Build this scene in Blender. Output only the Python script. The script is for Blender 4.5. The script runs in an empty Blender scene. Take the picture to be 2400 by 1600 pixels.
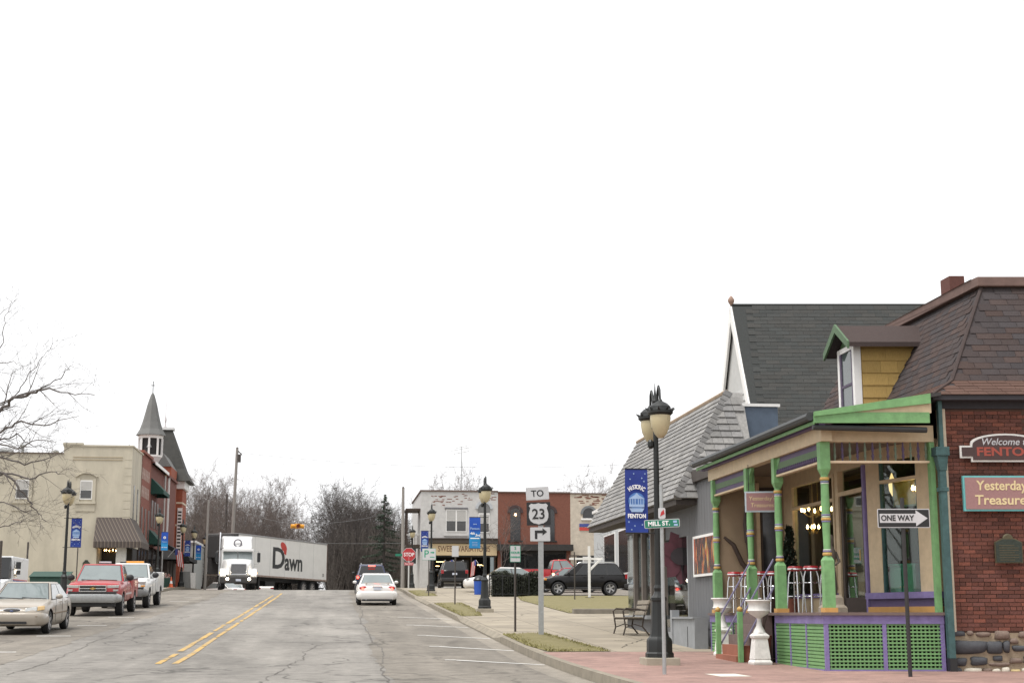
import bpy, bmesh, math, random
from mathutils import Vector, Matrix, Euler
random.seed(7)
SC = bpy.context.scene
COL = SC.collection
# ------------------------------------------------------------------ camera, sky, sun, exposure
F = 3450.0; PITCH = math.atan(641 / F); A = math.radians(6.8); EYE = 1.15
cam_d = bpy.data.cameras.new('camera'); cam = bpy.data.objects.new('camera', cam_d); COL.objects.link(cam)
cam.location = (0, 0, EYE); cam.rotation_euler = (math.radians(90) + PITCH, 0, 0)
cam_d.sensor_width = 36; cam_d.lens = 36 * F / 2400; cam_d.clip_end = 3000; cam_d.clip_start = .1
SC.camera = cam
w = bpy.data.worlds.new('World'); SC.world = w; w.use_nodes = True
nt = w.node_tree; nt.nodes.clear()
SUN_EL, SUN_ROT = math.radians(66), math.radians(235)
sky = nt.nodes.new('ShaderNodeTexSky'); sky.sky_type = 'NISHITA'; sky.sun_disc = False
sky.sun_elevation = SUN_EL; sky.sun_rotation = SUN_ROT; sky.dust_density = 4; sky.air_density = 1; sky.ozone_density = 1
hsv = nt.nodes.new('ShaderNodeHueSaturation'); hsv.inputs['Saturation'].default_value = .12
mixw = nt.nodes.new('ShaderNodeMix'); mixw.data_type = 'RGBA'; mixw.inputs[0].default_value = .8
mixw.inputs[7].default_value = (6.0, 6.0, 6.05, 1)      # even cloud cover over the clear-sky model
bg = nt.nodes.new('ShaderNodeBackground'); bg.inputs[1].default_value = .082
wo = nt.nodes.new('ShaderNodeOutputWorld')
nt.links.new(sky.outputs[0], hsv.inputs['Color']); nt.links.new(hsv.outputs[0], mixw.inputs[6])
nt.links.new(mixw.outputs[2], bg.inputs[0]); nt.links.new(bg.outputs[0], wo.inputs[0])
sd = bpy.data.lights.new('sun', 'SUN'); sd.energy = 1.25; sd.angle = math.radians(28); sd.color = (1, .97, .93)
sun = bpy.data.objects.new('sun', sd); COL.objects.link(sun)
sun.rotation_euler = (math.radians(90) - SUN_EL, 0, -SUN_ROT + math.pi)
SC.view_settings.view_transform = 'Standard'; SC.view_settings.look = 'None'
SC.view_settings.gamma = 1; SC.view_settings.exposure = 1.47; SC.view_settings.use_curve_mapping = False

# ------------------------------------------------------------------ the lie of the land
CA, SA = math.cos(A), math.sin(A)
ZP = [(-200, -.3), (-60, 0), (0, 0), (20, .03), (30, .17), (42, .62), (56, 1.13), (65, 1.47), (84, 2.18), (92, 2.55), (100, 2.83), (120, 3.0), (150, 3.0), (200, 2.6), (400, -1), (900, -6)]
def zlin(s):
    for (a, b), (c, d) in zip(ZP, ZP[1:]):
        if a <= s <= c: return b + (d - b) * (s - a) / (c - a)
    return ZP[-1][1]
def zr(s): return sum(zlin(s + k) for k in (-4, -2, 0, 2, 4)) / 5
def R(s, t, dz=0): return Vector((t * CA - s * SA, t * SA + s * CA, zr(s) + dz))     # street co-ordinates: s along, t to the right
def st(x, y): return (-x * SA + y * CA, x * CA + y * SA)
def at(u, v, Y):                                                                     # point Y metres ahead seen at photo pixel u, v
    xc = (u - 1200) / F; yc = (800 - v) / F
    dy = math.cos(PITCH) - yc * math.sin(PITCH); k = Y / dy
    return Vector((xc * k, Y, EYE + (math.sin(PITCH) + yc * math.cos(PITCH)) * k))
def s_at(u, t):                                                                      # s where the street line t passes column u
    k = (u - 1200) / F * math.cos(PITCH)
    Y = t / (k * CA + SA); return st(k * Y, Y)[0]

# ------------------------------------------------------------------ materials
MATS = {}
def pm(name, col, rough=.6, var=.12, scale=6, bump=0, bscale=60, metal=0, spec=.5, coat=0, emit=None, es=1, rnd=0, col2=None, stretch=None):
    if name in MATS: return MATS[name]
    m = bpy.data.materials.new(name); m.use_nodes = True; MATS[name] = m
    n = m.node_tree.nodes; l = m.node_tree.links; b = n['Principled BSDF']
    b.inputs['Roughness'].default_value = rough; b.inputs['Metallic'].default_value = metal
    b.inputs['Specular IOR Level'].default_value = spec; b.inputs['Coat Weight'].default_value = coat
    b.inputs['Coat Roughness'].default_value = .05
    tc = n.new('ShaderNodeTexCoord'); src = tc.outputs['Object']
    if stretch:
        mp = n.new('ShaderNodeMapping'); mp.inputs['Scale'].default_value = stretch; l.new(src, mp.inputs[0]); src = mp.outputs[0]
    nz = n.new('ShaderNodeTexNoise'); nz.inputs['Scale'].default_value = scale; nz.inputs['Detail'].default_value = 6; nz.inputs['Roughness'].default_value = .65
    l.new(src, nz.inputs['Vector'])
    mr = n.new('ShaderNodeMapRange'); mr.inputs[1].default_value = .25; mr.inputs[2].default_value = .75
    mr.inputs[3].default_value = 1 - var; mr.inputs[4].default_value = 1 + var; l.new(nz.outputs[0], mr.inputs[0])
    val = mr.outputs[0]
    if rnd:
        oi = n.new('ShaderNodeObjectInfo'); ge = n.new('ShaderNodeNewGeometry')
        ad = n.new('ShaderNodeMath'); ad.operation = 'ADD'; l.new(oi.outputs['Random'], ad.inputs[0]); l.new(ge.outputs['Random Per Island'], ad.inputs[1])
        fr = n.new('ShaderNodeMath'); fr.operation = 'FRACT'; l.new(ad.outputs[0], fr.inputs[0])
        m2 = n.new('ShaderNodeMapRange'); m2.inputs[3].default_value = 1 - rnd; m2.inputs[4].default_value = 1 + rnd; l.new(fr.outputs[0], m2.inputs[0])
        mu = n.new('ShaderNodeMath'); mu.operation = 'MULTIPLY'; l.new(val, mu.inputs[0]); l.new(m2.outputs[0], mu.inputs[1]); val = mu.outputs[0]
    vm = n.new('ShaderNodeVectorMath'); vm.operation = 'SCALE'; vm.inputs[0].default_value = col[:3]; l.new(val, vm.inputs['Scale'])
    if col2:
        ws = fr.outputs[0] if rnd else nz.outputs[0]
        wn = n.new('ShaderNodeMath'); wn.operation = 'MULTIPLY'; wn.inputs[1].default_value = 7.31; l.new(ws, wn.inputs[0])
        wf = n.new('ShaderNodeMath'); wf.operation = 'FRACT'; l.new(wn.outputs[0], wf.inputs[0])
        mc = n.new('ShaderNodeMix'); mc.data_type = 'RGBA'; l.new(wf.outputs[0] if rnd else ws, mc.inputs[0]); mc.inputs[6].default_value = (*col[:3], 1); mc.inputs[7].default_value = (*col2[:3], 1)
        l.new(mc.outputs[2], vm.inputs[0])
    l.new(vm.outputs[0], b.inputs['Base Color'])
    if bump:
        n2 = n.new('ShaderNodeTexNoise'); n2.inputs['Scale'].default_value = bscale; n2.inputs['Detail'].default_value = 4; l.new(src, n2.inputs['Vector'])
        bp = n.new('ShaderNodeBump'); bp.inputs['Strength'].default_value = bump; bp.inputs['Distance'].default_value = .02
        l.new(n2.outputs[0], bp.inputs['Height']); l.new(bp.outputs[0], b.inputs['Normal'])
    if emit:
        b.inputs['Emission Color'].default_value = (*emit, 1); b.inputs['Emission Strength'].default_value = es
    return m
def worn(name, col, under, lo=.44, hi=.56, scale=5):
    """paint worn through to what lies under it, in flakes"""
    m = bpy.data.materials.new(name); m.use_nodes = True; MATS[name] = m; n = m.node_tree.nodes; l = m.node_tree.links; b = n['Principled BSDF']; b.inputs['Roughness'].default_value = .8
    tc = n.new('ShaderNodeTexCoord'); nz = n.new('ShaderNodeTexNoise'); nz.inputs['Scale'].default_value = scale; nz.inputs['Detail'].default_value = 8; nz.inputs['Roughness'].default_value = .7; l.new(tc.outputs['Object'], nz.inputs[0])
    mr = n.new('ShaderNodeMapRange'); mr.inputs[1].default_value = lo; mr.inputs[2].default_value = hi; l.new(nz.outputs[0], mr.inputs[0])
    mx = n.new('ShaderNodeMix'); mx.data_type = 'RGBA'; l.new(mr.outputs[0], mx.inputs[0]); mx.inputs[6].default_value = (*under, 1); mx.inputs[7].default_value = (*col, 1); l.new(mx.outputs[2], b.inputs['Base Color']); return m
def glassmat(name, tint=(.8, .85, .85), dark=.5, rough=.02, ior=1.45):
    """window glass: mirrors the sky by its angle, otherwise lets the dim room through"""
    if name in MATS: return MATS[name]
    m = bpy.data.materials.new(name); m.use_nodes = True; MATS[name] = m
    n = m.node_tree.nodes; l = m.node_tree.links; n.clear()
    o = n.new('ShaderNodeOutputMaterial'); mx = n.new('ShaderNodeMixShader'); lw = n.new('ShaderNodeLayerWeight'); lw.inputs[0].default_value = .5; pw = n.new('ShaderNodeMath'); pw.operation = 'POWER'; pw.inputs[1].default_value = 4; l.new(lw.outputs['Facing'], pw.inputs[0]); fr = n.new('ShaderNodeMath'); fr.operation = 'MULTIPLY_ADD'; fr.inputs[1].default_value = .9; fr.inputs[2].default_value = ((ior - 1) / (ior + 1)) ** 2; l.new(pw.outputs[0], fr.inputs[0])
    tr = n.new('ShaderNodeBsdfTransparent'); tr.inputs[0].default_value = (tint[0] * dark, tint[1] * dark, tint[2] * dark, 1)
    gl = n.new('ShaderNodeBsdfGlossy'); gl.inputs['Roughness'].default_value = rough
    tc = n.new('ShaderNodeTexCoord'); nz = n.new('ShaderNodeTexNoise'); nz.inputs['Scale'].default_value = 1.5; l.new(tc.outputs['Object'], nz.inputs[0])
    bp = n.new('ShaderNodeBump'); bp.inputs['Strength'].default_value = .05; l.new(nz.outputs[0], bp.inputs['Height']); l.new(bp.outputs[0], gl.inputs['Normal'])
    l.new(fr.outputs[0], mx.inputs[0]); l.new(tr.outputs[0], mx.inputs[1]); l.new(gl.outputs[0], mx.inputs[2]); l.new(mx.outputs[0], o.inputs[0])
    return m

# ------------------------------------------------------------------ mesh builder
class MB:
    def __init__(self, xf=None): self.v = []; self.f = []; self.xf = xf
    def add(self, vs, fs):
        o = len(self.v); self.v += [Vector(p) for p in vs]; self.f += [tuple(i + o for i in f) for f in fs]; return self
    def box(self, x0, x1, y0, y1, z0, z1):
        return self.add([(x0, y0, z0), (x1, y0, z0), (x1, y1, z0), (x0, y1, z0), (x0, y0, z1), (x1, y0, z1), (x1, y1, z1), (x0, y1, z1)],
                        [(3, 2, 1, 0), (4, 5, 6, 7), (0, 1, 5, 4), (1, 2, 6, 5), (2, 3, 7, 6), (3, 0, 4, 7)])
    def hexa(self, p):                                              # eight corners: bottom ring, top ring
        return self.add(p, [(3, 2, 1, 0), (4, 5, 6, 7), (0, 1, 5, 4), (1, 2, 6, 5), (2, 3, 7, 6), (3, 0, 4, 7)])
    def prism(self, poly, d, axis='y', o=0):                        # polygon swept from o to o+d along an axis
        n = len(poly)
        def q(a, b, c): return (a, c, b) if axis == 'y' else ((c, a, b) if axis == 'x' else (a, b, c))
        vs = [q(a, b, o) for a, b in poly] + [q(a, b, o + d) for a, b in poly]
        return self.add(vs, [tuple(range(n)), tuple(range(2 * n - 1, n - 1, -1))] + [(i, i + n, (i + 1) % n + n, (i + 1) % n) for i in range(n)])
    def plate(self, pts, th):                                       # flat polygon given in space, thickened
        pts = [Vector(p) for p in pts]; nn = (pts[1] - pts[0]).cross(pts[2] - pts[0]).normalized() * th; n = len(pts)
        return self.add(pts + [p + nn for p in pts], [tuple(range(n))[::-1], tuple(range(n, 2 * n))] + [(i, (i + 1) % n, (i + 1) % n + n, i + n) for i in range(n)])
    def tube(self, pts, r, n=8, cap=True):
        pts = [Vector(p) for p in pts]; rs = r if isinstance(r, (list, tuple)) else [r] * len(pts); o = len(self.v); k = len(pts)
        up = None
        for i, p in enumerate(pts):
            d = (pts[min(i + 1, k - 1)] - pts[max(i - 1, 0)]).normalized()
            if up is None: up = d.orthogonal().normalized()
            a = (up - d * up.dot(d)); a = a.normalized() if a.length > 1e-4 else d.orthogonal().normalized(); up = a; b = d.cross(a)
            for j in range(n):
                t = 2 * math.pi * j / n; self.v.append(p + (a * math.cos(t) + b * math.sin(t)) * rs[i])
        for i in range(k - 1):
            for j in range(n):
                j2 = (j + 1) % n; self.f.append((o + i * n + j, o + i * n + j2, o + (i + 1) * n + j2, o + (i + 1) * n + j))
        if cap: self.f.append(tuple(o + j for j in range(n))[::-1]); self.f.append(tuple(o + (k - 1) * n + j for j in range(n)))
        return self
    def lathe(self, prof, n=16, c=(0, 0, 0), axis='z', cap=True):
        o = len(self.v); k = len(prof); c = Vector(c)
        for r, z in prof:
            for j in range(n):
                t = 2 * math.pi * j / n; x, y = r * math.cos(t), r * math.sin(t)
                self.v.append(c + Vector((x, y, z) if axis == 'z' else ((z, x, y) if axis == 'x' else (x, z, y))))
        for i in range(k - 1):
            for j in range(n):
                j2 = (j + 1) % n; f = (o + i * n + j, o + i * n + j2, o + (i + 1) * n + j2, o + (i + 1) * n + j); self.f.append(f if axis != 'y' else f[::-1])
        if cap: self.f.append(tuple(o + j for j in range(n))[::-1]); self.f.append(tuple(o + (k - 1) * n + j for j in range(n)))
        return self
    def mesh(self, name, mat, smooth=0, bevel=0, seg=2, fix=True):
        me = bpy.data.meshes.new(name)
        me.from_pydata([self.xf(p) if self.xf else p for p in self.v], [], self.f)
        if fix or bevel:
            bm = bmesh.new(); bm.from_mesh(me)
            if bevel:
                bmesh.ops.remove_doubles(bm, verts=bm.verts, dist=1e-5)
                bmesh.ops.bevel(bm, geom=[e for e in bm.edges if len(e.link_faces) == 2 and e.calc_face_angle(0) > .35], offset=bevel, segments=seg, profile=.6, affect='EDGES', clamp_overlap=True)
            bmesh.ops.recalc_face_normals(bm, faces=bm.faces); bm.to_mesh(me); bm.free()
        if smooth:
            for p in me.polygons: p.use_smooth = True
            me.set_sharp_from_angle(angle=math.radians(smooth))
        for m in (mat if isinstance(mat, (list, tuple)) else [mat]): me.materials.append(m)
        return me
    def build(self, name, mat, parent=None, smooth=0, bevel=0, seg=2, loc=None, rot=None, fix=True):
        return put(name, self.mesh(name, mat, smooth, bevel, seg, fix), parent, loc, rot)
def put(name, me, parent=None, loc=None, rot=None):
    o = bpy.data.objects.new(name, me); COL.objects.link(o)
    if parent: o.parent = parent
    if loc is not None: o.location = loc
    if rot is not None: o.rotation_euler = rot
    return o
def tag(o, label=None, cat=None, group=None, kind=None):
    if label: o['label'] = label
    if cat: o['category'] = cat
    if group: o['group'] = group
    if kind: o['kind'] = kind
    return o
def thing(name, label, cat, loc=(0, 0, 0), rz=0, group=None):
    o = bpy.data.objects.new(name, None); COL.objects.link(o); o.location = loc; o.rotation_euler = (0, 0, rz); o.empty_display_size = .2
    return tag(o, label, cat, group)
def copy_tree(o, parent=None):
    c = o.copy(); COL.objects.link(c); c.parent = parent
    for ch in list(o.children): copy_tree(ch, c)
    return c
def text(s, size, mat, parent, loc, rot=(math.pi / 2, 0, 0), ext=.002, shear=0, off=0, sx=1, align='CENTER', name='lettering', sp=1):
    cu = bpy.data.curves.new(name, 'FONT'); cu.body = s; cu.size = size; cu.extrude = ext; cu.shear = shear; cu.offset = off
    cu.align_x = align; cu.align_y = 'CENTER'; cu.space_character = sp; cu.resolution_u = 3
    t = bpy.data.objects.new(name, cu); COL.objects.link(t)
    me = bpy.data.meshes.new_from_object(t.evaluated_get(bpy.context.evaluated_depsgraph_get()))
    bpy.data.objects.remove(t); bpy.data.curves.remove(cu)
    me.materials.clear(); me.materials.append(mat)
    for v in me.vertices: v.co.x *= sx
    return put(name, me, parent, loc, rot)
def arc_text(s, size, mat, parent, cx, y, cz, rad, span, off=0, sx=1):
    """letters one by one round an arc, joined to one lettering mesh"""
    vs, fs = [], []
    n = len(s)
    for i, ch in enumerate(s):
        if ch == ' ': continue
        a = span * (.5 - i / (n - 1)); o = text(ch, size, mat, None, (0, 0, 0), off=off, sx=sx); me = o.data
        b = len(vs)
        for v in me.vertices:
            x, h, e = v.co; h += rad
            vs.append((cx + (-math.sin(a) * h + math.cos(a) * x), y - e, cz + math.cos(a) * h + math.sin(a) * x))
        fs += [tuple(k + b for k in p.vertices) for p in me.polygons]
        bpy.data.objects.remove(o)
    m = MB(); m.v = [Vector(p) for p in vs]; m.f = fs
    return m.build('lettering', mat, parent)
def pieces(parent, name, me, mats4, cap=300, stuff='', mat=None):
    """alike pieces: the nearest ones are objects sharing one mesh, the rest one joined part"""
    for M in mats4[:cap]:
        o = bpy.data.objects.new(name, me); COL.objects.link(o); o.parent = parent; o.matrix_local = M
    rest = mats4[cap:]
    if rest:
        m = MB(); fs = [tuple(p.vertices) for p in me.polygons]; vs = [v.co.copy() for v in me.vertices]
        for M in rest: m.add([M @ v for v in vs], fs)
        o = m.build(stuff or name + '_field', me.materials[0], parent, fix=False); o['kind'] = 'stuff'
def XF(a, b, c, o):                                                  # matrix from axes and origin
    return Matrix(((a[0], b[0], c[0], o[0]), (a[1], b[1], c[1], o[1]), (a[2], b[2], c[2], o[2]), (0, 0, 0, 1)))

# palette
BLACK = pm('black_paint', (.014, .015, .016), .35, .25, 8)
CHROME = pm('chrome', (.75, .76, .78), .15, .08, 9, metal=1)
STEEL = pm('galvanised_steel', (.36, .37, .37), .45, .15, 14, metal=.5)
WHITE = pm('white_paint', (.74, .73, .71), .5, .06, 5)
WHITEOLD = pm('weathered_white_paint', (.66, .65, .62), .7, .18, 7, bump=.15, bscale=40)
RUBBER = pm('tyre_rubber', (.018, .018, .019), .8, .2, 20)
DARK = pm('dark_void', (.012, .012, .013), .9, .2)
CONC = pm('concrete', (.32, .285, .225), .85, .16, 3, bump=.25, bscale=50)
TXTBLK = pm('black_print', (.012, .012, .013), .5, .1)
TXTWHT = pm('white_print', (.8, .8, .8), .5, .03)
GREENP = pm('green_paint', (.150, .315, .125), .55, .27, 5, bump=.2, bscale=25)
PURP = pm('purple_paint', (.185, .145, .32), .55, .27, 5, bump=.2, bscale=25)
CREAM = pm('cream_paint', (.53, .42, .27), .6, .15, 6, bump=.1, bscale=25)
# ================================================================== ground, road, pavements
def sheet(name, t0, t1, s0, s1, ds, dz, mat, nt_=2, kind='structure', parent=None):
    m = MB(); ns = int(round((s1 - s0) / ds)); 
    for i in range(ns + 1):
        s = s0 + (s1 - s0) * i / ns
        for j in range(nt_ + 1): m.v.append(R(s, t0 + (t1 - t0) * j / nt_, dz))
    for i in range(ns):
        for j in range(nt_):
            a = i * (nt_ + 1) + j; m.f.append((a, a + 1, a + nt_ + 2, a + nt_ + 1))
    o = m.build(name, mat, parent, smooth=180)
    if kind: o['kind'] = kind
    return o
def asphalt(name, base, crack=True):
    m = bpy.data.materials.new(name); m.use_nodes = True; n = m.node_tree.nodes; l = m.node_tree.links; b = n['Principled BSDF']
    b.inputs['Roughness'].default_value = .85; b.inputs['Specular IOR Level'].default_value = .3
    tc = n.new('ShaderNodeTexCoord'); rot = n.new('ShaderNodeMapping'); rot.inputs['Rotation'].default_value = (0, 0, -A); l.new(tc.outputs['Object'], rot.inputs[0])
    def noise(scale, detail=6, st_=(1, 1, 1), dist=0):
        mp = n.new('ShaderNodeMapping'); mp.inputs['Scale'].default_value = st_; l.new(rot.outputs[0], mp.inputs[0])
        z = n.new('ShaderNodeTexNoise'); z.inputs['Scale'].default_value = scale; z.inputs['Detail'].default_value = detail; z.inputs['Distortion'].default_value = dist; l.new(mp.outputs[0], z.inputs[0]); return z
    def rng(src, a, c, d, e):
        r = n.new('ShaderNodeMapRange'); r.inputs[1].default_value = a; r.inputs[2].default_value = c; r.inputs[3].default_value = d; r.inputs[4].default_value = e; l.new(src, r.inputs[0]); return r.outputs[0]
    def mul(a, c):
        q = n.new('ShaderNodeMath'); q.operation = 'MULTIPLY'; l.new(a, q.inputs[0]); l.new(c, q.inputs[1]); return q.outputs[0]
    v = rng(noise(.22, 5, (1, .5, 1)).outputs[0], .35, .65, .86, 1.12)
    v = mul(v, rng(noise(1.1, 7, (1, .35, 1)).outputs[0], .3, .7, .86, 1.14))
    v = mul(v, rng(noise(1.0, 3, (1.6, .03, 1)).outputs[0], .42, .62, .91, 1.04))
    v = mul(v, rng(noise(5, 9).outputs[0], .3, .7, .84, 1.16))            # wheel tracks along the street
    v = mul(v, rng(noise(70, 2).outputs[0], .3, .7, .82, 1.18))
    if crack:
        wd = noise(.8, 4); ad = n.new('ShaderNodeVectorMath'); ad.operation = 'ADD'; l.new(rot.outputs[0], ad.inputs[0])
        sc = n.new('ShaderNodeVectorMath'); sc.operation = 'SCALE'; sc.inputs['Scale'].default_value = 1.6; l.new(wd.outputs['Color'], sc.inputs[0]); l.new(sc.outputs[0], ad.inputs[1])
        vo = n.new('ShaderNodeTexVoronoi'); vo.feature = 'DISTANCE_TO_EDGE'; vo.inputs['Scale'].default_value = .38; l.new(ad.outputs[0], vo.inputs['Vector'])
        c1 = rng(vo.outputs['Distance'], .004, .022, .45, 1.0); gate = rng(noise(.25, 3).outputs[0], .42, .58, 0, 1)
        mx = n.new('ShaderNodeMix'); mx.data_type = 'FLOAT'; l.new(gate, mx.inputs[0]); mx.inputs[2].default_value = 1; l.new(c1, mx.inputs[3])
        v = mul(v, mx.outputs[0])
        v = mul(v, rng(noise(.55, 8, (.5, .16, 1), 1.6).outputs[0], .58, .66, 1, .80))
        v = mul(v, rng(noise(.9, 8, (.35, 2.2, 1), 1.2).outputs[0], .60, .66, 1, .74))       # tar patches and worn transverse streaks
    sc = n.new('ShaderNodeVectorMath'); sc.operation = 'SCALE'; sc.inputs[0].default_value = base; l.new(v, sc.inputs['Scale']); l.new(sc.outputs[0], b.inputs['Base Color'])
    bp = n.new('ShaderNodeBump'); bp.inputs['Strength'].default_value = .35; bp.inputs['Distance'].default_value = .01; l.new(noise(90, 3).outputs[0], bp.inputs['Height']); l.new(bp.outputs[0], b.inputs['Normal'])
    return m
def slabmat(name, base, bw, bh, mortar, msize, off=.5, var=.12):
    m = bpy.data.materials.new(name); m.use_nodes = True; n = m.node_tree.nodes; l = m.node_tree.links; b = n['Principled BSDF']; b.inputs['Roughness'].default_value = .85
    tc = n.new('ShaderNodeTexCoord'); mp = n.new('ShaderNodeMapping'); mp.inputs['Rotation'].default_value = (0, 0, -A); l.new(tc.outputs['Object'], mp.inputs[0])
    br = n.new('ShaderNodeTexBrick'); br.inputs['Scale'].default_value = 1; br.inputs['Brick Width'].default_value = bw; br.inputs['Row Height'].default_value = bh
    br.inputs['Mortar Size'].default_value = msize; br.offset = off; l.new(mp.outputs[0], br.inputs[0])
    br.inputs['Color1'].default_value = (*[c * (1 - var) for c in base], 1); br.inputs['Color2'].default_value = (*[min(1, c * (1 + var)) for c in base], 1); br.inputs['Mortar'].default_value = (*mortar, 1)
    nz = n.new('ShaderNodeTexNoise'); nz.inputs['Scale'].default_value = .9; nz.inputs['Detail'].default_value = 7; l.new(mp.outputs[0], nz.inputs[0])
    r = n.new('ShaderNodeMapRange'); r.inputs[1].default_value = .3; r.inputs[2].default_value = .7; r.inputs[3].default_value = .78; r.inputs[4].default_value = 1.16; l.new(nz.outputs[0], r.inputs[0])
    sc = n.new('ShaderNodeVectorMath'); sc.operation = 'SCALE'; l.new(br.outputs[0], sc.inputs[0]); l.new(r.outputs[0], sc.inputs['Scale']); l.new(sc.outputs[0], b.inputs['Base Color'])
    bp = n.new('ShaderNodeBump'); bp.inputs['Strength'].default_value = .3; bp.inputs['Distance'].default_value = .01; l.new(br.outputs['Fac'], bp.inputs['Height']); bp.invert = True; l.new(bp.outputs[0], b.inputs['Normal'])
    return m
EARTH = pm('winter_ground', (.19, .155, .085), .95, .3, .8, bump=.4, bscale=12)
ROADM = asphalt('old_asphalt', (.202, .189, .170)); LOTM = asphalt('lot_asphalt', (.2, .18, .155), False)
GUTM = asphalt('gutter_concrete', (.235, .21, .175), False)
PAVE = slabmat('concrete_slabs', (.27, .232, .175), 1.5, 1.5, (.13, .11, .08), .016, 0, .09)
PAVER = slabmat('brick_pavers', (.265, .160, .135), .2, .1, (.24, .165, .13), .006, .5, .2)
GRASSM = pm('winter_turf', (.19, .172, .055), .95, .3, 2.5, bump=.6, bscale=60, col2=(.13, .105, .06))
sheet('ground', -420, 420, -60, 880, 4, -.22, EARTH, 40)
road = sheet('road', -10.3, 4.2, -40, 380, 1, 0, ROADM, 8)
gut = sheet('gutter', 3.75, 4.2, -10, 110, 1, .004, GUTM, 1, None, road)
pavR = sheet('pavement_right', 4.36, 24, -12, 108, 1, .15, PAVE, 3)
pav_br = sheet('brick_paving', 4.36, 16, 15, 31.4, 1, .154, PAVER, 2, None, pavR)
sheet('car_park', 9.0, 40, 79, 118, 1, .156, LOTM, 2)
pavL = sheet('pavement_left', -13.4, -10.46, -12, 220, 1, .15, PAVE, 1)
sheet('side_street', -60, -10.5, 60, 93, 1, -.02, LOTM, 4)
def kerb(name, t0, t1, segs):
    m = MB()
    for (s0, s1, h0, h1) in segs:
        n_ = max(1, int(s1 - s0)); 
        for i in range(n_):
            a = s0 + (s1 - s0) * i / n_; b = s0 + (s1 - s0) * (i + 1) / n_; ha = h0 + (h1 - h0) * i / n_; hb = h0 + (h1 - h0) * (i + 1) / n_
            g = .012
            m.hexa([R(a, t0, -.3), R(a, t1, -.3), R(b - g, t1, -.3), R(b - g, t0, -.3), R(a, t0 + .02, ha), R(a, t1, max(ha, .155)), R(b - g, t1, max(hb, .155)), R(b - g, t0 + .02, hb)])
    o = m.build(name, pm('grimy_shaded_kerb', (.215, .188, .145), .9, .3, 2.5, bump=.4, bscale=30)); o['kind'] = 'structure'; return o  # grime plus the shadow on the kerb face, both in one colour
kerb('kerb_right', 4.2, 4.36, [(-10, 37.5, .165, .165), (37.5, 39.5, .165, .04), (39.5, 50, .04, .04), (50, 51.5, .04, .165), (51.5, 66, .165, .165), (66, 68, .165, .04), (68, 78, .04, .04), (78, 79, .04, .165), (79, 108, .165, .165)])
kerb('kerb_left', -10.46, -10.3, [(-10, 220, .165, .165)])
# apron where the kerb drops
# parking lanes resurfaced separately, with a ragged seam; crack lines
LANEM = asphalt('parking_lane_asphalt', (.185, .166, .140))
def lane(name, ta, tb, dz):
    m = MB(); rg = random.Random(int(ta * 10)); n_ = 220; w_ = 0
    for i in range(n_ + 1):
        s = -10 + i * .5; w_ = .85 * w_ + rg.gauss(0, .045); e = [ta + (w_ if ta > 0 else 0), tb + (w_ if ta < 0 else 0)]
        for j in range(5): m.v.append(R(s, e[0] + (e[1] - e[0]) * j / 4, dz))
    for i in range(n_):
        for j in range(4): a = i * 5 + j; m.f.append((a, a + 1, a + 6, a + 5))
    m.build(name, LANEM, road, smooth=180)
lane('parking_lane', .95, 3.75, .0035); lane('parking_lane', -10.28, -6.5, .0035)
TAR = pm('crack_tar', (.085, .076, .066), .8, .3, 4); rg = random.Random(17); cm_ = MB()
def crack(s, t_, ds, dt, n_, w_, wob, cm_=cm_, dz=.0065):
    p = [s, t_]; pts = []
    for i in range(n_ + 1): pts.append((p[0], p[1])); p = [p[0] + ds / n_ + rg.gauss(0, wob), p[1] + dt / n_ + rg.gauss(0, wob)]
    for (a, b), (c, d) in zip(pts, pts[1:]):
        dx, dy = c - a, d - b; L_ = math.hypot(dx, dy) + 1e-6; nx, ny = -dy / L_ * w_, dx / L_ * w_; k = rg.uniform(.5, 1.2)
        cm_.add([R(a + nx * k, b + ny * k, dz), R(a - nx * k, b - ny * k, dz), R(c - nx * k, d - ny * k, dz), R(c + nx * k, d + ny * k, dz)], [(0, 1, 2, 3)])
crack(22, 1.0, 62, -.05, 200, .014, .025); crack(24, -1.2, 14, .6, 60, .010, .04); crack(27, -5.6, 30, -.4, 110, .010, .035)
for s_ in (24.5, 27.3, 29.4, 33, 37.5, 44, 52, 61, 72): crack(s_, rg.uniform(-9.5, -4), rg.uniform(-1, 1.5), rg.uniform(3, 8), 40, .013, .05)
for s_ in (26, 31.5, 36, 43, 50): crack(s_, 1.2, rg.uniform(-1.5, 1.5), rg.uniform(1.5, 2.5), 24, .010, .05)
pc_ = MB()
for s_, t0_, ds_, dt_ in ((40, 5.0, 1.5, 3.2), (43, 4.6, 2, 4), (44.5, 5.5, -1.5, 2.5), (47, 4.8, 3, 1.5), (49, 6, -1, 3), (41.2, 7, -.6, 2.2), (33, 6.4, 3.5, 1.2), (52, 6.5, 2.5, .6), (36, 6.8, .4, 1.6)): crack(s_, t0_, ds_, dt_, 26, .012, .035, pc_, .156)
o = pc_.build('crack_lines', pm('pavement_crack', (.07, .058, .045), .9), pavR, fix=False); o['kind'] = 'stuff'
o = cm_.build('crack_lines', TAR, road, fix=False); o['kind'] = 'stuff'
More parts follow.
